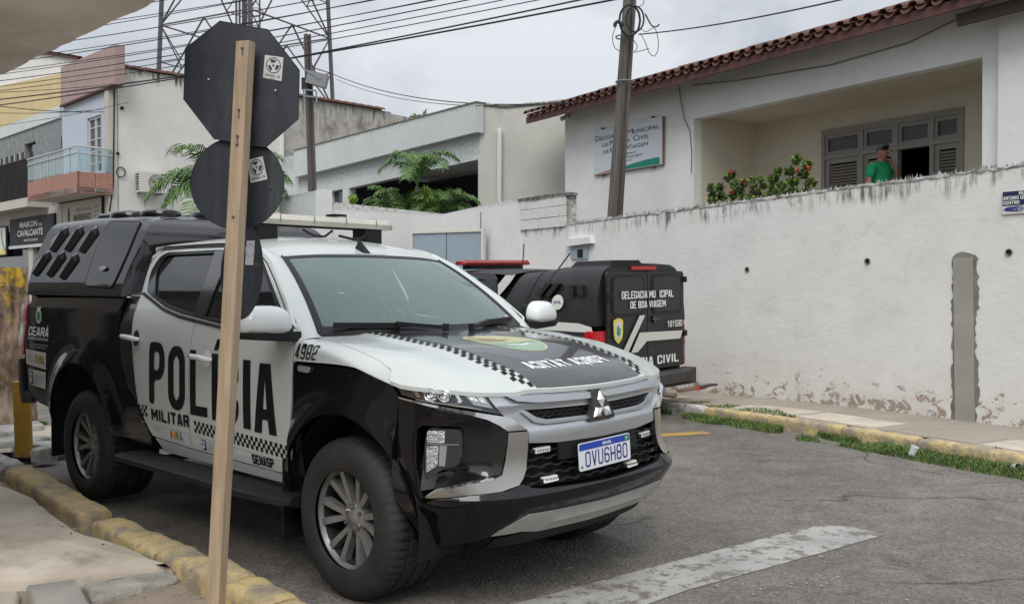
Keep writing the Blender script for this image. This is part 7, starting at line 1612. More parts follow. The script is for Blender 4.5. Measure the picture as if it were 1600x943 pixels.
for k in range(5): m=MB(); x=tc_.x-.35+k*.17; m.tube([(x,tc_.y-1+.1*k,9),(x,tc_.y-1,40)],.06,6); m.build('feeder_cable','tower_steel',tw)
m=MB(); m.tube([(tc_.x+.55,tc_.y-1,9),(tc_.x+.55,tc_.y-1,40)],.05,6); m.tube([(tc_.x+1.0,tc_.y-1,9),(tc_.x+1.0,tc_.y-1,40)],.05,6); m.build('ladder_rail','tower_steel',tw)
for k in range(50): m=MB(); m.bar((tc_.x+.55,tc_.y-1,9.5+k*.5),(tc_.x+1.0,tc_.y-1,9.5+k*.5),.04,.04); m.build('ladder_rung','tower_steel',tw)
# ---------------- poles and wires ----------------
def conc_pole(a,b,w0,w1,lab,Yb,Yt):
    A=at(*a,Yb); B=at(*b,Yt); d=(B-A); top=A+d*1.12; bot=A-d*(A.z+.9)/d.z; m=MB()
    root=empty('utility_pole',(bot.x,bot.y,bot.z),label=lab,category='utility pole')
    # H-shaped concrete section
    def sec(c,w): h=w/2; k=w*.20; dpt=w*.30; return [(-h,-h),(-k,-h),(-k,-h+dpt),(k,-h+dpt),(k,-h),(h,-h),(h,h),(k,h),(k,h-dpt),(-k,h-dpt),(-k,h),(-h,h)]
    v=[];f=[];n=10
    for i in range(n+1):
        t=i/n; c=bot.lerp(top,t)-bot; w=lerp(w0*1.1,w1,t)
        for (x,y) in sec(0,w): ca,sa=math.cos(.55),math.sin(.55); v.append((c.x+x*ca-y*sa,c.y+x*sa+y*ca,c.z))
    for i in range(n):
        for q in range(12): f.append((i*12+q,i*12+(q+1)%12,(i+1)*12+(q+1)%12,(i+1)*12+q))
    f.append(tuple(range(n*12,(n+1)*12))); mesh('shaft',v,f,'pole_concrete',root,angle=30,recalc=True); return root,A,B,top
up1,A1_,B1_,T1_=conc_pole((961,336),(984,0),.185,.145,'concrete utility pole standing behind the wall before the station sign',14.9,14.9)
up2,A2_,B2_,T2_=conc_pole((488,296),(481,80),.165,.125,'thin concrete utility pole with a lamp box beside the stop sign',20.6,20.6)
# what hangs on the near pole
def hang(px_list,Y,r,name,par,mt='cable'): wire(name,[at(a,b,Y)-par.location for a,b in catmull(px_list,4)],r,mt,par)
hang([(984+16*math.cos(t*.524)-.0*t,32+24*math.sin(t*.524)) for t in range(13)],14.7,.018,'cable_coil',up1); hang([(992+14*math.cos(t*.524),30+20*math.sin(t*.524)) for t in range(13)],14.6,.014,'cable_coil',up1)
hang([(975,40),(966,34),(961,38),(962,42)],14.7,.03,'cable_end',up1); hang([(962,42),(957,58),(960,74),(968,80)],14.7,.006,'cable_loop',up1); hang([(1008,22),(1018,40),(1026,42),(1030,38)],14.7,.012,'cable_end',up1)
hang([(1000,52),(1008,66),(1014,82),(1022,88),(1028,78),(1028,60),(1022,44),(1010,50),(1002,46)],14.7,.006,'cable_loop',up1); hang([(988,60),(996,74),(990,82),(1000,80),(1014,76)],14.7,.006,'cable_loop',up1)
hang([(986,12),(1000,10),(1006,4),(1004,-10)],14.7,.006,'cable_loop',up1)
for b in (58,128): p=at(976,b,14.9)-up1.location; m=MB(); m.tube([p+Vector((.14*math.cos(t),.14*math.sin(t),0)) for t in [i*math.pi/8 for i in range(16)]],.012,5,close=True); m.build('steel_band','steel_grey',up1)
p=at(492,122,20.4)-up2.location; m=MB(); m.box(p.x-.16,p.x+.28,p.y-.1,p.y+.1,p.z-.16,p.z+.12,0,Matrix.Translation(p)@Matrix.Rotation(.25,4,'Y')@Matrix.Translation(-p)); m.build('lamp_box','steel_grey',up2,smooth=False)
m=MB(); p=at(478,126,20.4)-up2.location; m.box(p.x-.08,p.x+.04,p.y-.08,p.y+.08,p.z-.2,p.z+.05); m.build('meter_box','shop_black',up2,smooth=False)
m=MB(); 
for q0,q1 in (((472,106),(500,124)),((474,140),(494,142)),((476,150),(494,152)),((474,140),(476,160)),((494,142),(495,160))): m.bar(at(*q0,20.3)-up2.location,at(*q1,20.3)-up2.location,.03,.03)
m.build('bracket','steel_grey',up2)
# wires: each a cable of its own, sagging between its two supports
def span(a,b,Ya,Yb,sag,r,lab,n=26,grp='overhead cables'):
    A=at(*a,Ya);B=at(*b,Yb); pts=[]
    for i in range(n+1): t=i/n; p=A.lerp(B,t); p.z-=sag*4*t*(1-t); pts.append(p)
    m=MB(); m.tube(pts,r,5); return m.build('overhead_cable','cable',None,recalc=False,label=lab,category='cable',group=grp)
BND=[(152,-22,.016),(140,-10,.018),(128,-34,.010),(122,-46,.010),(114,-58,.012),(104,-70,.010),(98,-66,.010),(88,-90,.012),(80,-84,.010),(66,-104,.012),(52,-128,.010),(40,-116,.010),(28,-150,.012)]
ORD=['lowest','second lowest','third lowest','fourth from the bottom','fifth from the bottom','sixth from the bottom','middle','sixth from the top','fifth from the top','fourth from the top','third from the top','second from the top','topmost']
for (ya,yb,r),od in zip(BND,ORD):
    span((-160,ya+30),(1010,yb),30,15,.25,r,od+' black cable of the overhead bundle where it leaves the left edge')
for k,(a,b,Y0,Y1,s_,r) in enumerate((((520,116),(905,160),30,17,.35,.012),((525,124),(850,163),30,17,.3,.008),((-40,160),(290,163),30,34,.3,.014),((-40,175),(290,150),30,34,.25,.010),((-40,146),(285,118),29,33,.1,.010),((-40,200),(200,160),29,31,.1,.008),((186,250),(282,236),32.2,35,.05,.012))):
    span(a,b,Y0,Y1,s_,r,('upper thin cable sagging from the mast to the grey roof','lower thin cable sagging from the mast to the grey roof','lowest cable sagging across the tall white wall','second lowest cable across the tall white wall','cable just under the tiled verge at left','faint cable across the yellow house','short slack cable above the air conditioner')[k],grp='service cables')
for k,(ya,xe,ye) in enumerate(((70,5.0,4.6),(90,5.3,4.9),(96,5.6,5.2),(112,5.9,5.5),(134,6.2,6.0))):
    A=at(-170,ya,30); B=Vector((xe,ye,7.3+.12*k)); pts=[]
    for i in range(31): t=i/30; p=A.lerp(B,t); p.z-=.5*4*t*(1-t); pts.append(p)
    m=MB(); m.tube(pts,.013,5); m.build('overhead_cable','cable',None,recalc=False,label=('first','second','third','fourth','fifth')[k]+' of five steep cables climbing over the road from the left edge',category='cable',group='overhead cables')
span((998,54),(1340,-6),14.9,9.5,.05,.010,'single cable rising from the near pole to the upper right',grp='service cables')
# ---------------- overhanging slab and shop behind the camera ----------------
cs_=empty('corner_shop',(0,0,0),label='concrete canopy slab overhead at upper left, edge of a corner shop',category='building')
e0=Vector((-2.56,4.78,2.6));e1=Vector((-1.41,3.66,2.6)); dS=(e1-e0).normalized(); nS=Vector((-.70,-.71,0)); nS=(nS-dS*nS.dot(dS)).normalized()
qa=e0-dS*4;qb=e1+dS*.15
v=[];f=[];n=60
for i in range(n+1):
    a=qa.lerp(qb,i/n)+nS*random.uniform(0,.016); b=a+nS*1.15
    v+=[(a.x,a.y,2.6),(a.x-.0,a.y,2.66+random.uniform(-.01,.02)),(a.x-nS.x*.03,a.y-nS.y*.03,2.78),(b.x,b.y,2.80),(b.x,b.y,2.6)]
for i in range(n):
    for j,k in ((0,1),(1,2),(2,3),(4,0)): f.append((i*5+j,(i+1)*5+j,(i+1)*5+k,i*5+k))
mesh('canopy_slab',v,f,['soffit','slab_edge'],cs_,[m_ for i in range(n) for m_ in (1,1,0,0)],smooth=False)
oS=1.12; z3=lambda p,z:(p.x,p.y,z)
w1=e1-dS*1.3+nS*oS; w0=w1-dS*17; wb_=w1+nS*6
m=MB(); m.add([z3(w0,-.5),z3(w1,0),z3(w1,3.3),z3(w0,3.3)],[(0,1,2,3)]); m.add([z3(w1,0),z3(wb_,0),z3(wb_,3.3),z3(w1,3.3)],[(0,1,2,3)]); m.add([z3(w0,3.3),z3(w1,3.3),z3(wb_,3.3),z3(w0+nS*6,3.3)],[(0,1,2,3)]); m.build('shop_wall','wall_behind',cs_,smooth=False,recalc=False)
for k in range(5):
    a=w1-dS*(2.9+k*3.2)-nS*.03; b=a+dS*1.9; m=MB(); m.add([z3(a,-.3),z3(b,-.3),z3(b,2.3),z3(a,2.3)],[(0,1,2,3)]); m.build('shop_door','shop_black',cs_,smooth=False,recalc=False)
    pass
ob_=empty('reflected_house',(0,0,0),label='plain house across the side street behind the viewpoint',category='building')  # added out of view to keep open sky out of the pickup's reflections
m=MB(); m.box(-12,6,-20,-12,0,3.6); m.build('house_wall','wall_behind',ob_,smooth=False)
for k in range(5): m=MB(); m.box(-11.6+k*3.5,-10.2+k*3.5,-12,-11.96,0 if k%2 else .9,2.3); m.build('house_door','shop_black',ob_,smooth=False)
# ---------------- stump, yellow post ----------------
def stump(px0,px1,py0,py1,Y):
    a=at((px0+px1)/2,py1,Y); b=at((px0+px1)/2+4,py0,Y); r=(px1-px0)/2*Y/FPX; root=empty('tree_stump',(a.x,a.y,a.z),label='gnarled brown tree trunk with a yellow painted top at left edge',category='tree')
    H=b.z-a.z
    nn=84; nr=70
    def fn(i,j):
        t=i; an=j*2*math.pi; ca,sa=math.cos(an),math.sin(an); rr=r*(1.22-.42*t+.4*max(0,.2-t)*3)
        rr*=1+.30*_nz.noise(Vector((ca*1.2,sa*1.2,t*3.0)))+.22*_nz.noise(Vector((ca*3.2,sa*3.2,t*6+4)))+.10*_nz.noise(Vector((ca*8,sa*8,t*15)))-.16*max(0,_nz.noise(Vector((ca*2.3+9,sa*2.3,t*5)))-.15)*2
        return (rr*ca+(b.x-a.x)*t,rr*sa,H*t)
    m=MB(); m.grid(fn,nr,nn); c=len(m.v); top=[fn(1,j/nn) for j in range(nn)]; m.add(top,[tuple(range(nn))])
    paint=MB(); bare=MB(); paint.v=list(m.v); bare.v=list(m.v)
    for f_ in m.f:
        q=sum((Vector(m.v[i]) for i in f_),Vector())/len(f_); lim=H*(.80+.10*_nz.noise(Vector((q.x*9,q.y*9,q.z*5)))*2)
        hole=_nz.noise(Vector((q.x*12+3,q.y*12,q.z*9)))>.28
        (paint if (q.z>lim and not hole) else bare).f.append(f_)
    for mm,name,mt in ((bare,'trunk','bark'),(paint,'painted_bark','bark_painted')):
        used=sorted({i for f_ in mm.f for i in f_}); mp_={k_:i for i,k_ in enumerate(used)}
        mesh(name,[mm.v[k_] for k_ in used],[tuple(mp_[i] for i in f_) for f_ in mm.f],mt,root,angle=70)
stump(-22,42,418,668,9.7)
p=ghit(38,712,0); q=at(33,560,p.y); m=MB(); m.tube([Vector((0,0,0)),Vector((-.02,0,.66))],.072,18); pr_=m.build('yellow_post','post_yellow',None,label='plain yellow post standing on the road behind the pickup',category='post'); pr_.location=(p.x,p.y,0)
# ---------------- second pickup of the civil police ----------------
HX=empty('civil_police_pickup',(1.55,10.8,gz(1.5,10.8)-.02),R(137),label='dark pickup with boxy canopy lettered POLÍCIA CIVIL, parked by the wall',category='pickup truck')
HX.rotation_euler=(R(-1.0),R(0),R(137))
HP2=catmull([(-.02,-.3),(-.02,0),(-.01,.5),(.0,.80),(.03,.885),(.10,.915),(.5,.92),(1.5,.92),(3.2,.92),(4.5,.90),(4.9,.80),(5.1,.5),(5.16,0),(5.16,-.3)],6)[6:-6]
hs_=[0]
for a,b in zip(HP2,HP2[1:]): hs_.append(hs_[-1]+math.hypot(b[0]-a[0],b[1]-a[1]))
def hplan(s):
    q=min(abs(s),hs_[-1]-1e-6); sg=-1 if s<0 else 1; i=0
    while hs_[i+1]<q: i+=1
    t=(q-hs_[i])/(hs_[i+1]-hs_[i]); a,b=HP2[i],HP2[i+1]; dx,dy=b[0]-a[0],b[1]-a[1]; l=math.hypot(dx,dy)
    return lerp(a[0],b[0],t),lerp(a[1],b[1],t)*sg,-dy/l,dx/l*sg
def HS(x):
    for i in range(10,len(HP2)):
        if HP2[i][0]>=x: t=(x-HP2[i-1][0])/(HP2[i][0]-HP2[i-1][0]); return lerp(hs_[i-1],hs_[i],t)
HZ=[(.3,-.06),(.5,-.03),(.7,0),(.95,0),(1.12,-.015),(1.25,-.03),(1.45,-.055),(1.6,-.09),(1.7,-.135),(1.76,-.19)]
def HWm(sg): 
    def f(s,z,o):
        x,y,nx,ny=hplan(s*sg); k=stab(HZ,z); kk=k*(.35 if x<.06 else 1); d=kk+o; return (x+(nx if x<3.4 else nx)*d*(-1 if False else 1)*1.0, y+ny*d+ (stab(HZ,z)-kk)*0*sg, z)
    return f
HWf=HWm(1)
def hx_arc(cx,cz,r,a0,a1,n=18): return [(HS(cx+r*math.cos(R(a0+(a1-a0)*i/n))),cz+r*math.sin(R(a0+(a1-a0)*i/n))) for i in range(n+1)]
for sg in (1,-1):
    f=HWm(sg)
    sidep=[(HS(.10),.50),(HS(.10),1.14),(HS(1.52),1.18),(HS(1.52),.46)]+hx_arc(1.15,.42,.47,5,178)
    sidep=[(HS(.10),.55),(HS(.10),1.15),(HS(1.50),1.19),(HS(1.50),.55),(HS(1.62),.50)]+hx_arc(1.15,.42,.46,10,170)
    bs=drape('bed_side',[[(HS(.10),.55),(HS(.10),1.14),(HS(1.50),1.19),(HS(1.50),.80)]+hx_arc(1.15,.40,.50,35,168)],f,'black_van_paint',HX,.1,.03)
    drape('white_stripe',[[(HS(.05),1.075),(HS(.07),1.13),(HS(.25),1.17),(HS(3.2),1.22),(HS(3.2),1.13),(HS(.32),1.075)]],f,'van_white',bs,.1,off=.004)
    drape('cab_side',[[(HS(1.53),.5),(HS(1.53),1.20),(HS(3.3),1.22),(HS(3.3),.5)]],f,'black_van_paint',HX,.15,.03)
    cs=drape('cab_upper',[[(HS(1.48),1.21),(HS(1.60),1.66),(HS(1.70),1.73),(HS(2.7),1.73),(HS(3.4),1.22)],[(HS(1.62),1.27),(HS(1.72),1.60),(HS(1.80),1.66),(HS(2.6),1.66),(HS(3.15),1.27)]],f,'black_van_paint',HX,.15,.03)
    drape('side_window',[[(HS(1.60),1.25),(HS(1.70),1.62),(HS(1.78),1.68),(HS(2.62),1.68),(HS(3.2),1.25)]],f,'glass_tint',HX,.15,off=-.02)
    drape('front_fender',[[(HS(3.33),.8),(HS(3.33),1.16),(HS(4.9),1.0),(HS(4.9),.55),(HS(4.75),.5)]+hx_arc(4.25,.40,.50,0,150)],f,'black_van_paint',HX,.15,.03)
    drape('tail_light',[rnd([(.66,.60),(.66,1.06),(.72,1.085),(1.02,1.085),(1.06,.98),(.98,.88),(.93,.60)],.03)],f,'lens_red',HX,.05,.03,off=.012)
    drape('tail_light_lens',[[(.70,.84),(.80,.84),(.80,.70),(.70,.70)]],f,'lens_grey',HX,.05,.01,off=.03) if sg<0 else None
    # canopy body
    for x,w_ in ((.25,1),(.38,1),(.60,-1),(.74,-1)) if sg==1 else ():
        tilt=.09
        a,b=((x-.03,1.49),(x+.0,1.60)) if w_==1 else ((x+.10,1.47),(x-.03,1.62))
        P0=Vector(f(HS(a[0]+.035),a[1],.0));P1=Vector(f(HS(b[0]+.035),b[1],.0));Q0=Vector(f(HS(a[0]-.035),a[1]-.01,.0));Q1=Vector(f(HS(b[0]-.035),b[1]-.01,.0)); o_=Vector((0,.055,0)); m=MB(); m.hexa([P0,P1,Q1,Q0],[P0+o_,P1+o_,Q1+o_,Q0+o_]); m.build('canopy_scoop','trim_black',HX,smooth=False)
# canopy shell
CN2=[(1.14,.885),(1.3,.875),(1.45,.85),(1.6,.81),(1.7,.765),(1.77,.70),(1.81,.58),(1.825,.3),(1.83,0)]
def c2(i,j):
    k=abs(j*2-1); sg=-1 if j<.5 else 1; q=(1-k)*(len(CN2)-1); a=min(int(q),len(CN2)-2); z=lerp(CN2[a][0],CN2[a+1][0],q-a); y=lerp(CN2[a][1],CN2[a+1][1],q-a)
    xr=.02+.015*(z-1.14); xf=1.50-.25*sstep(1.14,1.8,z)
    t=i; x=lerp(xf+.05,xr,t); dip=-.075*sstep(.75,0,t)*(z-1.14)/.69; y2=y-.03*sstep(.25,0,t)
    return (x,sg*y2,z+dip)
g=MB(); g.grid(c2,24,40); cn2=g.build('canopy','black_van_paint',HX,angle=50)
n=40; ring_=[c2(1,j/n) for j in range(n+1)]; g=MB(); g.add(ring_+[(p[0],0,p[2]) for p in ring_],[(k,k+1,n+1+k+1,n+1+k) for k in range(n)]); g.build('canopy_rear_frame','black_van_paint',cn2,recalc=False)
ring_=[c2(0,j/n) for j in range(n+1)]; g=MB(); g.add(ring_+[(p[0],0,p[2]) for p in ring_],[(k,k+1,n+1+k+1,n+1+k) for k in range(n)]); g.build('canopy_front','black_van_paint',cn2,recalc=False)
for x in (.85,1.1): g=MB(); g.tube([Vector(c2((1.5-x)/1.5,1-j/30))+Vector((0,0,0)) for j in range(0,13)],.008,5); g.build('canopy_seam','shadow_black',cn2)
drape('round_badge',[[(HS(.56)+.085*math.cos(t),1.40+.085*math.sin(t)) for t in [i*math.pi/12 for i in range(24)]]],lambda s,z,o:(lambda p:(p[0],p[1]+.0,p[2]))(HWf(s,z,o)),'decal_cream',HX,0,off=.022)
drape('badge_lettering',fill2d(block('CIVIL',-(HS(.56)+.055),1.385,-(HS(.56)-.055),1.415)),lambda s,z,o:HWf(-s,z,o),'decal_blue',HX,0,off=.026)
g=MB(); g.hexa([(.02,.0,1.81),(.02,.60,1.79),(.62,.60,1.78),(.62,.0,1.79)],[(.05,.03,1.868),(.05,.55,1.865),(.56,.55,1.858),(.56,.03,1.86)]); g.build('roof_hatch','trim_black',HX,angle=20)
# rear doors: u runs to the right as seen from behind
fr_=lambda u,z,o:(-.022-o,-u,z)
FD2=[]
for a,b,wa,wb in ((-.765,-.008,-.66,-.11),(.008,.765,.11,.66)):
    d=drape('rear_door',[rnd([(a,.60),(b,.60),(b,1.735),(a,1.735)],[.03,.03,.06,.06] if 1 else 0)],fr_,'black_van_paint',HX,.15,.03,off=.02)
    w=rnd([(wa,1.27),(wb,1.27),(wb,1.67),(wa,1.67)],.07)
    drape('window_seal',[rnd([(wa-.03,1.24),(wb+.03,1.24),(wb+.03,1.70),(wa-.03,1.70)],.09)],fr_,'trim_black',d,0,.02,off=.03)
    drape('rear_window',[w],fr_,'decal_purple',d,0,.01,off=.034); FD2.append(d)
    for z in ((1.42,.72) if a<0 else (1.60,.95)):
        q=a-.02 if a<0 else b-.03; drape('hinge',[[(q,z),(q+.06,z),(q+.06,z+.07),(q,z+.07)]],fr_,'plastic_black',d,0,.03,off=.05)
g=MB(); g.box(-.075,-.045,-.20,-.06,1.17,1.20); g.box(-.07,-.04,-.13,-.09,1.14,1.22); g.build('door_handle','plastic_gloss',FD2[1])
rt=lambda t,x0,z0,x1,z1,m_='decal_white',**k: drape('lettering',fill2d(block(t,x0,z0,x1,z1,**k)),fr_,m_,FD2[1],0,off=.052)
rt('DELEGACIA MU',-.54,1.43,.12,1.515,gap=.1); rt('ICIPAL',.20,1.43,.50,1.515,gap=.1); rt('DE BOA VIAGEM',-.38,1.32,.33,1.40,gap=.1); rt('181590',.36,1.075,.68,1.15,gap=.14,a=.24)
rt('POLÍCIA CIVIL',-.62,.655,.60,.755,gap=.14)
for c in ([(-.19,1.235),(-.08,1.235),(-.42,.825),(-.53,.825)],[(-.19,1.04),(.70,1.02),(.645,.925),(-.05,.935),(-.23,.82),(-.36,.82)]): drape('white_band',[c],fr_,'van_white',FD2[0],0,off=.045)
shd=[(-.69,1.20),(-.60,1.225),(-.51,1.20),(-.515,1.05),(-.53,.99),(-.60,.935),(-.67,.99),(-.685,1.05)]
drape('shield_badge',[rnd(shd,.02)],fr_,'decal_yellow',FD2[0],0,off=.046); drape('shield_field',[[(-.60+(x+.60)*.72,1.09+(z-1.09)*.72) for x,z in shd]],fr_,'decal_cream',FD2[0],0,off=.048)
drape('shield_mark',[[(-.63,1.12),(-.60,1.15),(-.585,1.10),(-.56,1.12),(-.565,1.05),(-.60,1.01),(-.635,1.05)]],fr_,'decal_green',FD2[0],0,off=.05)
drape('brake_light',[[(-.25,1.755),(.25,1.755),(.23,1.795),(-.23,1.795)]],lambda u,z,o:(.01-o,-u,z),'lens_red',HX,0,.02,off=.015)
g=MB(); g.box(-.11,.05,-.93,.93,.37,.56); g.hexa([(-.11,-.93,.37),(-.11,.93,.37),(-.11,.93,.56),(-.11,-.93,.56)],[(-.17,-.62,.42),(-.17,.62,.42),(-.17,.62,.53),(-.17,-.62,.53)]); g.build('rear_bumper','bumper_dusty',HX,angle=20)
g=MB(); g.tube([(-.1,0,.33),(-.42,0,.33)],.03,8); g.box(-.28,-.20,-.9,-.35,.315,.35); g.build('tow_bar','metal_rust',HX); g=MB(); g.box(-.285,-.28,-.85,-.62,.31,.355); g.build('reflector','decal_red',HX); g=MB(); g.box(-.30,-.20,-1.12,-.72,.33,.35); g.build('tow_step','steel_dark',HX)
g=MB(); g.box(.1,4.9,-.7,.7,.42,.62); g.box(.06,1.5,-.80,.80,.55,1.14); g.box(3.6,4.8,-.7,.7,.5,.95); g.build('chassis','shadow_black',HX,smooth=False)
g=MB(); 
def cabroof(i,j):
    u=j*2-1; x=lerp(1.45,2.85,i); return (x,u*.70,1.79-.055*abs(u)**3-.03*abs(i*2-1)**3)
g.grid(cabroof,10,12); g.build('roof','black_van_paint',HX)
g=MB(); g.grid(lambda i,j:(lerp(2.82,3.6,i),(j*2-1)*lerp(.66,.80,i),lerp(1.745,1.18,i)-.03*abs(j*2-1)**3),6,8); g.build('windscreen','glass_tint',HX)
g=MB(); g.grid(lambda i,j:(lerp(3.55,5.1,i)-.1*abs(j*2-1)**2,(j*2-1)*.88,lerp(1.18,.98,i**2)-.06*abs(j*2-1)**4),8,10); g.build('hood','black_van_paint',HX)
g=MB(); g.box(5.0,5.14,-.8,.8,.4,.95); g.build('front_bumper','plastic_black',HX)
g=MB(); ys=[-.62,.62]; 
lbar(g,2.42,-.64,.64,1.845); lb2=g.build('light_bar','lightbar_red',HX,angle=25)
g=MB(); g.box(2.36,2.5,-.5,.5,1.79,1.86); g.build('light_bar_mount','trim_black',lb2)
g=MB(); g.tube([(2.0,-.1,1.78),(1.98,-.12,2.12)],.008,5); g.tube([(1.55,-.3,1.78),(1.40,-.36,1.98)],.010,5); g.build('antenna','cable',HX)
def small_wheel(cx,sg,par,yo,cz=.385,r=.385):
    w=empty('wheel',(cx,0,cz),0,par); y=lambda h:(yo+h)*sg
    g=MB(); g.lathe([(.22,y(-.01)),(.30,y(.005)),(.355,y(-.01)),(r-.005,y(-.04)),(r,y(-.07)),(r,y(-.2)),(.36,y(-.235)),(.24,y(-.24))],48,'y'); g.build('tyre','rubber',w,angle=40)
    g=MB(); g.lathe([(0,y(-.03)),(.06,y(-.02)),(.08,y(-.05)),(.2,y(-.03)),(.225,y(-.01))],32,'y'); g.build('rim','rim_metal',w)
for cx in (1.15,4.25):
    for sg in (1,-1): small_wheel(cx,sg,HX,.87)
# ---------------- signs on the wooden post ----------------
pb=at(337,943,3.72); ptp=at(384,66,3.80); pd=(ptp-pb).normalized(); pbot=pb-pd*((pb.z-.02)/pd.z)
SG=empty('sign_post',tuple(pbot),label='leaning wooden post carrying the dark backs of an octagonal and two round signs',category='traffic sign')
def loc(p): return Vector(p)-pbot
m=MB(); rz=R(-20); ax=Vector((math.cos(rz),math.sin(rz),0)); ay=Vector((-math.sin(rz),math.cos(rz),0)); v=[];f=[]; n=40
for i in range(n+1):
    c=(ptp-pbot)*(i/n); w=.0305; h=.022
    for (a,b) in ((-w,-h),(-w+.004,-h-.003),(w-.004,-h-.003),(w,-h),(w,h),(-w,h)):
        q=c+ax*(a+random.uniform(-.0006,.0006))+ay*(b+random.uniform(-.0006,.0006)); v.append(tuple(q))
for i in range(n):
    for k in range(6): f.append((i*6+k,i*6+(k+1)%6,(i+1)*6+(k+1)%6,(i+1)*6+k))
f.append(tuple(range(n*6,(n+1)*6))); mesh('wooden_post',v,f,'wood_post',SG,angle=30,recalc=True)
def disc(name,pts,Y,mt,tilt=0,pp=None):
    """sign blank at its own distance: a plane through the given depth, 2 mm thick with a rolled edge"""
    c=at(sum(p[0] for p in pts)/len(pts),sum(p[1] for p in pts)/len(pts),Y)
    nrm=Vector((math.sin(tilt),-math.cos(tilt),0)); D=Vector((math.cos(tilt),math.sin(tilt),0)); P=Vector((c.x,c.y,0))
    ct=[uz(a,b,P,D) for a,b in pts]
    f=lambda u,z,o:tuple(loc((P.x+D.x*u+nrm.x*o,P.y+D.y*u+nrm.y*o,z)))
    return drape(name,[ct],f,mt,SG,0,.0025),P,D,nrm,f
oc,P8,D8,N8,f8=disc('octagonal_sign',[(343.5,33),(419,46.5),(468,110),(466,186),(416,230),(334.5,217),(287,155),(289.5,76)],3.855,'sign_back')
def ell(cx,cy,rx,ry,n=48,rot=0): return [(cx+rx*math.cos(t)*math.cos(rot)-ry*math.sin(t)*math.sin(rot),cy+rx*math.cos(t)*math.sin(rot)+ry*math.sin(t)*math.cos(rot)) for t in [2*math.pi*i/n for i in range(n)]]
rc_,PR1,DR1,NR1,fr1=disc('round_sign',ell(371,286.5,73,72),3.875,'sign_back_worn')
rc2,PR2,DR2,NR2,fr2=disc('round_sign',ell(378,423,32.5,76,48,R(3)),3.88,'sign_back',R(62))
def outline(o,f,ct,par,mt='steel_grey',r=.0018): g=MB(); g.tube([f(u,z,0) for u,z in ct],r,4,close=True); g.build('sign_edge',mt,par)
outline(oc,f8,[uz(a,b,P8,D8) for a,b in [(343.5,33),(419,46.5),(468,110),(466,186),(416,230),(334.5,217),(287,155),(289.5,76)]],oc,'sign_back_worn')
outline(rc_,fr1,[uz(a,b,PR1,DR1) for a,b in ell(371,286.5,73,72)],rc_,'sign_back_worn'); outline(rc2,fr2,[uz(a,b,PR2,DR2) for a,b in ell(378,423,32.5,76,48,R(3))],rc2,'sign_back_worn')
def sticker(pts,P,D,f,par,full=True,nm_='sticker'):
    q=[uz(a,b,P,D) for a,b in pts] # tl tr br bl
    st_=drape(nm_,[q],f,'sticker_white',par,0,.0,off=.0012)
    B=lambda s,t: tuple((1-t)*((1-s)*q[0][i]+s*q[1][i])+t*((1-s)*q[3][i]+s*q[2][i]) for i in (0,1))
    g2=lambda u,z,o:f(*B(u,1-z),o)
    c=(.5,.60); ring=[[(c[0]+.40*math.cos(t),c[1]+.34*math.sin(t)) for t in [i*math.pi/16 for i in range(32)]],[(c[0]+.36*math.cos(t),c[1]+.305*math.sin(t)) for t in [i*math.pi/16 for i in range(32)]]]
    drape('sticker_ring',ring,g2,'sign_text',st_,0,off=.0020)
    for k in range(3):
        a0=math.pi/2+k*2.094; arr=[]
        for (r,da) in ((.30,-.42),(.30,.30),(.34,.62),(.20,.78),(.13,.40),(.17,-.1),(.15,-.5)): arr.append((c[0]+r*math.cos(a0+da),c[1]+r*.86*math.sin(a0+da)))
        drape('sticker_arrow',[arr],g2,'sign_text',st_,0,off=.0020)
    drape('sticker_dot',[[(c[0]+.055*math.cos(t),c[1]+.047*math.sin(t)) for t in [i*math.pi/6 for i in range(12)]]],g2,'sign_text',st_,0,off=.0020)
    t=text2d('DETRAN - CE',.78,.10,bold=.02); drape('sticker_lettering',([(a+.11,b+.10) for a,b in t[0]],t[1]),g2,'sign_text',st_,0,off=.0020)
    if full: t=text2d('CEARÁ',.26,.05); drape('sticker_lettering',([(a+.36,b+.02) for a,b in t[0]],t[1]),g2,'sign_text',st_,0,off=.0020)
sticker([(414,86),(443,90),(440,127),(411,121.5)],P8,D8,f8,oc); sticker([(387,250),(410.5,244),(418,280),(392,286)],PR1,DR1,fr1,rc_,False)
q=[uz(a,b,PR2,DR2) for a,b in ((385,376),(398,375.5),(395,414),(382.5,413.5))]
st3=drape('sticker',[q],fr2,'sticker_white',rc2,0,off=.0012)
qc=((q[0][0]+q[2][0])/2,(q[0][1]+q[2][1])/2); drape('sticker_ring',[[(qc[0]+.028*math.cos(t),qc[1]+.012+.03*math.sin(t)) for t in [i*.3927 for i in range(16)]],[(qc[0]+.022*math.cos(t),qc[1]+.012+.024*math.sin(t)) for t in [i*.3927 for i in range(16)]]],fr2,'decal_grey',st3,0,off=.002)
for (a,b) in ((326,124),(430.5,141.5),(422,293),(400,413)):
    c=loc(at(a,b,3.85 if b<200 else 3.87 if b<400 else 3.86)); g=MB(); g.lathe([(0,-.004),(.004,-.003),(.0045,.002)],10,'y'); g.v=[tuple(Vector(p)+c) for p in g.v]; g.build('rivet','sticker_white' if b<200 else 'bolt',SG)
def onpost(t,a=0): c=(ptp-pbot)*t; return c+ay*(-.026)+ax*a
for (py,ln) in ((78,.03),(174,.035),(215,.035),(228,0),(340,0)):
    t=(at(384-(py-66)*.0537,py,3.8)-pbot).z/(ptp-pbot).z; c=onpost(t,.004); g=MB(); g.lathe([(0,-.006),(.006,-.004),(.0065,.004)],8,'y'); g.v=[tuple(Vector(p)+c) for p in g.v]
    if ln: g.tube([c,c+Vector((.001,-.004,-ln))],.002,5)
    g.build('bolt','bolt',SG)
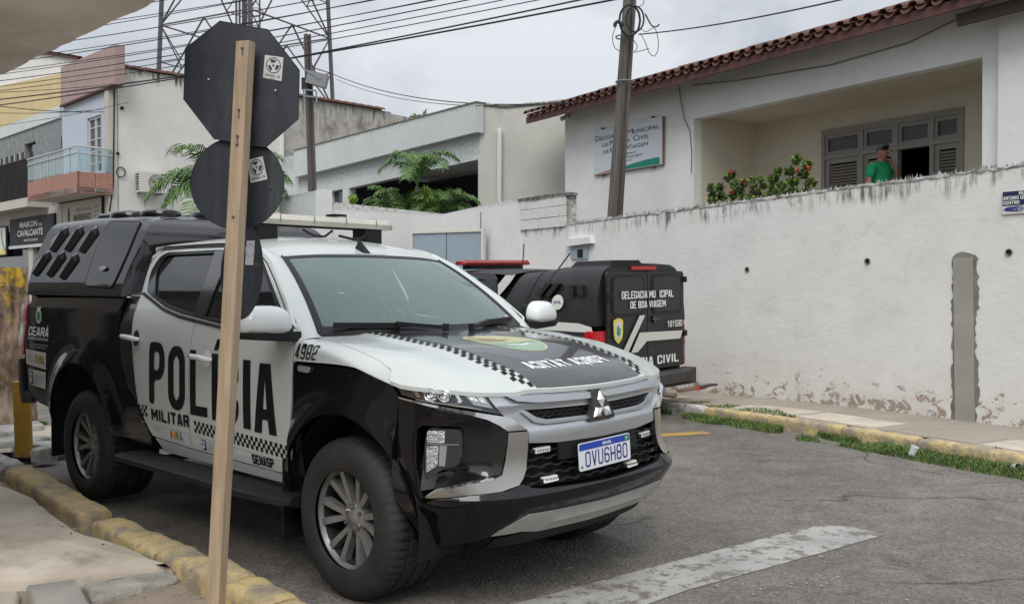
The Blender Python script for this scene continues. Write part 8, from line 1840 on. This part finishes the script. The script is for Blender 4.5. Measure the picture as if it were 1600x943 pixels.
c=loc(at(349,365,3.86)); g=MB(); g.box(c.x-.02,c.x+.03,c.y-.01,c.y+.01,c.z-.004,c.z+.004); g.bar(c,c+Vector((.05,.02,.01)),.014,.01); g.build('sign_clamp','steel_dark',SG)
# ---------------- people ----------------
def skinned(name,V,E,rad,mt,parent,sub=2,root=0):
    me=bpy.data.meshes.new(name); bm=bmesh.new(); ly=bm.verts.layers.skin.verify(); vs=[bm.verts.new(p) for p in V]
    for a,b in E: bm.edges.new((vs[a],vs[b]))
    for i,q in enumerate(vs): r=rad[i]; q[ly].radius=r if isinstance(r,tuple) else (r,r); q[ly].use_root=(i==root)
    bm.to_mesh(me); bm.free(); o=bpy.data.objects.new(name,me); COL.objects.link(o)
    o.modifiers.new('s','SKIN'); s=o.modifiers.new('d','SUBSURF'); s.levels=sub; s.render_levels=sub
    bpy.context.view_layer.update(); dg=bpy.context.evaluated_depsgraph_get(); nm_=bpy.data.meshes.new_from_object(o.evaluated_get(dg)); bpy.data.objects.remove(o)
    nm_.materials.clear(); nm_.materials.append(M(mt)); finish(nm_,180); return link(name,nm_,parent)
def person(loc_,rz,lab,shirt,pose,cap=None,height=1.68):
    root=empty('person',loc_,rz,label=lab,category='person')
    k=height/1.72
    # x forward, y left, z up
    J={'pel':(0,0,.93),'wst':(.0,0,1.08),'chs':(-.01,0,1.28),'sh':(-.02,0,1.40),'nk':(.02,0,1.49),'hd0':(.055,0,1.57),'hd1':(.06,0,1.64),
    'hipL':(0,.09,.90),'knL':(.03,.10,.50),'anL':(-.02,.10,.09),'toL':(.14,.12,.04),'hipR':(0,-.09,.90),'knR':(.02,-.10,.50),'anR':(-.04,-.10,.09),'toR':(.12,-.12,.04),
    'sL':(-.02,.17,1.39),'sR':(-.02,-.17,1.39)}
    if pose=='face': J.update({'eR':(-.02,-.24,1.12),'wR':(.16,-.18,.98),'hR':(.23,-.16,.95),'eL':(.12,.22,1.14),'wL':(.20,.10,1.36),'hL':(.17,.06,1.45)})
    else: J.update({'eR':(-.03,-.23,1.12),'wR':(.02,-.25,.88),'hR':(.05,-.25,.80),'eL':(-.03,.23,1.12),'wL':(.02,.25,.88),'hL':(.05,.25,.80)})
    names=list(J); V=[tuple(c*k for c in J[n_]) for n_ in names]; I={n_:i for i,n_ in enumerate(names)}
    E=[(I[a],I[b]) for a,b in (('pel','wst'),('wst','chs'),('chs','sh'),('sh','nk'),('nk','hd0'),('hd0','hd1'),('pel','hipL'),('hipL','knL'),('knL','anL'),('anL','toL'),('pel','hipR'),('hipR','knR'),('knR','anR'),('anR','toR'),('sh','sL'),('sh','sR'),('sL','eL'),('eL','wL'),('wL','hL'),('sR','eR'),('eR','wR'),('wR','hR'))]
    rd={'pel':(.11,.14),'wst':(.09,.125),'chs':(.105,.145),'sh':(.06,.09),'nk':.043,'hd0':(.095,.085),'hd1':(.108,.092),'hipL':.09,'knL':.058,'anL':.042,'toL':.035,'hipR':.09,'knR':.058,'anR':.042,'toR':.035,'sL':.058,'sR':.058,'eL':.04,'eR':.04,'wL':.026,'wR':.026,'hL':(.034,.02),'hR':(.034,.02)}
    body=skinned('body',V,E,[tuple(c*k for c in rd[n_]) if isinstance(rd[n_],tuple) else rd[n_]*k for n_ in names],'skin',root,2,0)
    # fingers
    for s_ in ('L','R'):
        h=Vector(J['h'+s_])*k; w=Vector(J['w'+s_])*k; d=(h-w).normalized(); sd_=d.cross(Vector((0,0,1))).normalized() if abs(d.z)<.9 else Vector((0,1,0))
        m=MB()
        for q in range(4): b=h+sd_*(.024-.016*q); m.tube([b,b+d*.035,b+d*.058+sd_.cross(d)*.012],[.009,.008,.006],6)
        b=h-d*.02+sd_*.03; m.tube([b,b+sd_*.02+d*.03,b+sd_*.018+d*.05],[.010,.009,.007],6); m.build('fingers','skin',body)
    # face: nose, brow, ears, glasses line
    c=Vector((.06,0,1.60))*k
    m=MB(); m.hexa([c+Vector((.083,-.008,.03)),c+Vector((.083,.008,.03)),c+Vector((.078,.017,-.018)),c+Vector((.078,-.017,-.018))],[c+Vector((.090,-.004,.03)),c+Vector((.090,.004,.03)),c+Vector((.112,.010,-.014)),c+Vector((.112,-.010,-.014))]); m.build('nose','skin',body,angle=60)
    for sg in (-1,1):
        m=MB(); m.lathe([(0,-.006),(.022,-.004),(.026,.003),(.018,.008),(.0,.004)],10,'y',tuple(c+Vector((.0,sg*.078,.005)))); m.build('ear','skin',body)
        m=MB(); m.lathe([(0,0),(.010,.001)],10,'x',tuple(c+Vector((.084,sg*.030,.028)))); m.build('eye','sign_text',body,recalc=False)
    m=MB(); m.bar(c+Vector((.088,-.022,-.045)),c+Vector((.088,.022,-.045)),.006,.008); m.build('mouth','flower_red' if False else 'bark',body)
    m=MB()
    def hair(i,j):
        th=i*1.75; ph=j*2*math.pi; fx=math.cos(ph); lim=lerp(1.0,.58,sstep(-.1,.75,fx))
        th=i*(1.75*lim); return c+Vector((-.006+.101*math.sin(th)*fx,.085*math.sin(th)*math.sin(ph),.035+.098*math.cos(th)))
    m.grid(hair,10,24); m.build('hair','hair',body)
    # clothes
    tn=['pel','wst','chs','sh','sL','sR','eLs','eRs','col']; J2=dict(J); J2['eLs']=tuple(lerp(a,b,.72) for a,b in zip(J['sL'],J['eL'])); J2['eRs']=tuple(lerp(a,b,.72) for a,b in zip(J['sR'],J['eR'])); J2['pel']=(0,0,.90); J2['col']=(.0,0,1.455)
    V=[tuple(c_*k for c_ in J2[n_]) for n_ in tn]; E=[(0,1),(1,2),(2,3),(3,4),(3,5),(4,6),(5,7),(3,8)]
    rr_=[(.145,.178),(.14,.172),(.15,.185),(.098,.125),.086,.086,.064,.064,(.062,.066)]; skinned('shirt',V,E,[tuple(q*k for q in r_) if isinstance(r_,tuple) else r_*k for r_ in rr_],shirt,body,2,1)
    tn=['pel','hipL','knL','anL','hipR','knR','anR']; V=[tuple(c_*k for c_ in J[n_]) for n_ in tn]; E=[(0,1),(1,2),(2,3),(0,4),(4,5),(5,6)]
    skinned('trousers',V,E,[(.13*k,.16*k),.10*k,.073*k,.062*k,.10*k,.073*k,.062*k],'trousers',body,2,0)
    for sg,nm_ in ((1,'anL'),(-1,'anR')): p_=Vector(J[nm_])*k; m=MB(); m.hexa([p_+Vector((-.07,-.045,-.08)),p_+Vector((-.07,.045,-.08)),p_+Vector((.20,.05,-.08)),p_+Vector((.20,-.05,-.08))],[p_+Vector((-.06,-.038,.01)),p_+Vector((-.06,.038,.01)),p_+Vector((.17,.035,-.035)),p_+Vector((.17,-.035,-.035))]); m.build('shoe','shop_black',body,angle=50)
    if cap:
        m=MB(); m.grid(lambda i,j:c+Vector((-.004+.115*math.sin(i*1.5)*math.cos(j*6.2832),.098*math.sin(i*1.5)*math.sin(j*6.2832),.045+.098*math.cos(i*1.5))),8,24); m.grid(lambda i,j:c+Vector((.09+.085*i*math.sin(j*math.pi),.085*math.cos(j*math.pi),.052-.012*i)),3,12); m.build('cap',cap,body)
    return root
q=PF-SN*.75; s_=3.6; q=q+SD*s_
person((q.x,q.y,zf),math.atan2(-SD.y,-SD.x),'man in a green polo shirt standing on the veranda, hand raised to his face','shirt_green','face')
q=at(733,430,10.85); person((q.x,q.y,gz(q.x,q.y)-.02),R(75),'person in a light blue cap standing behind the white pickup','shirt_green' if False else 'trousers','idle','cap_blue',1.69)
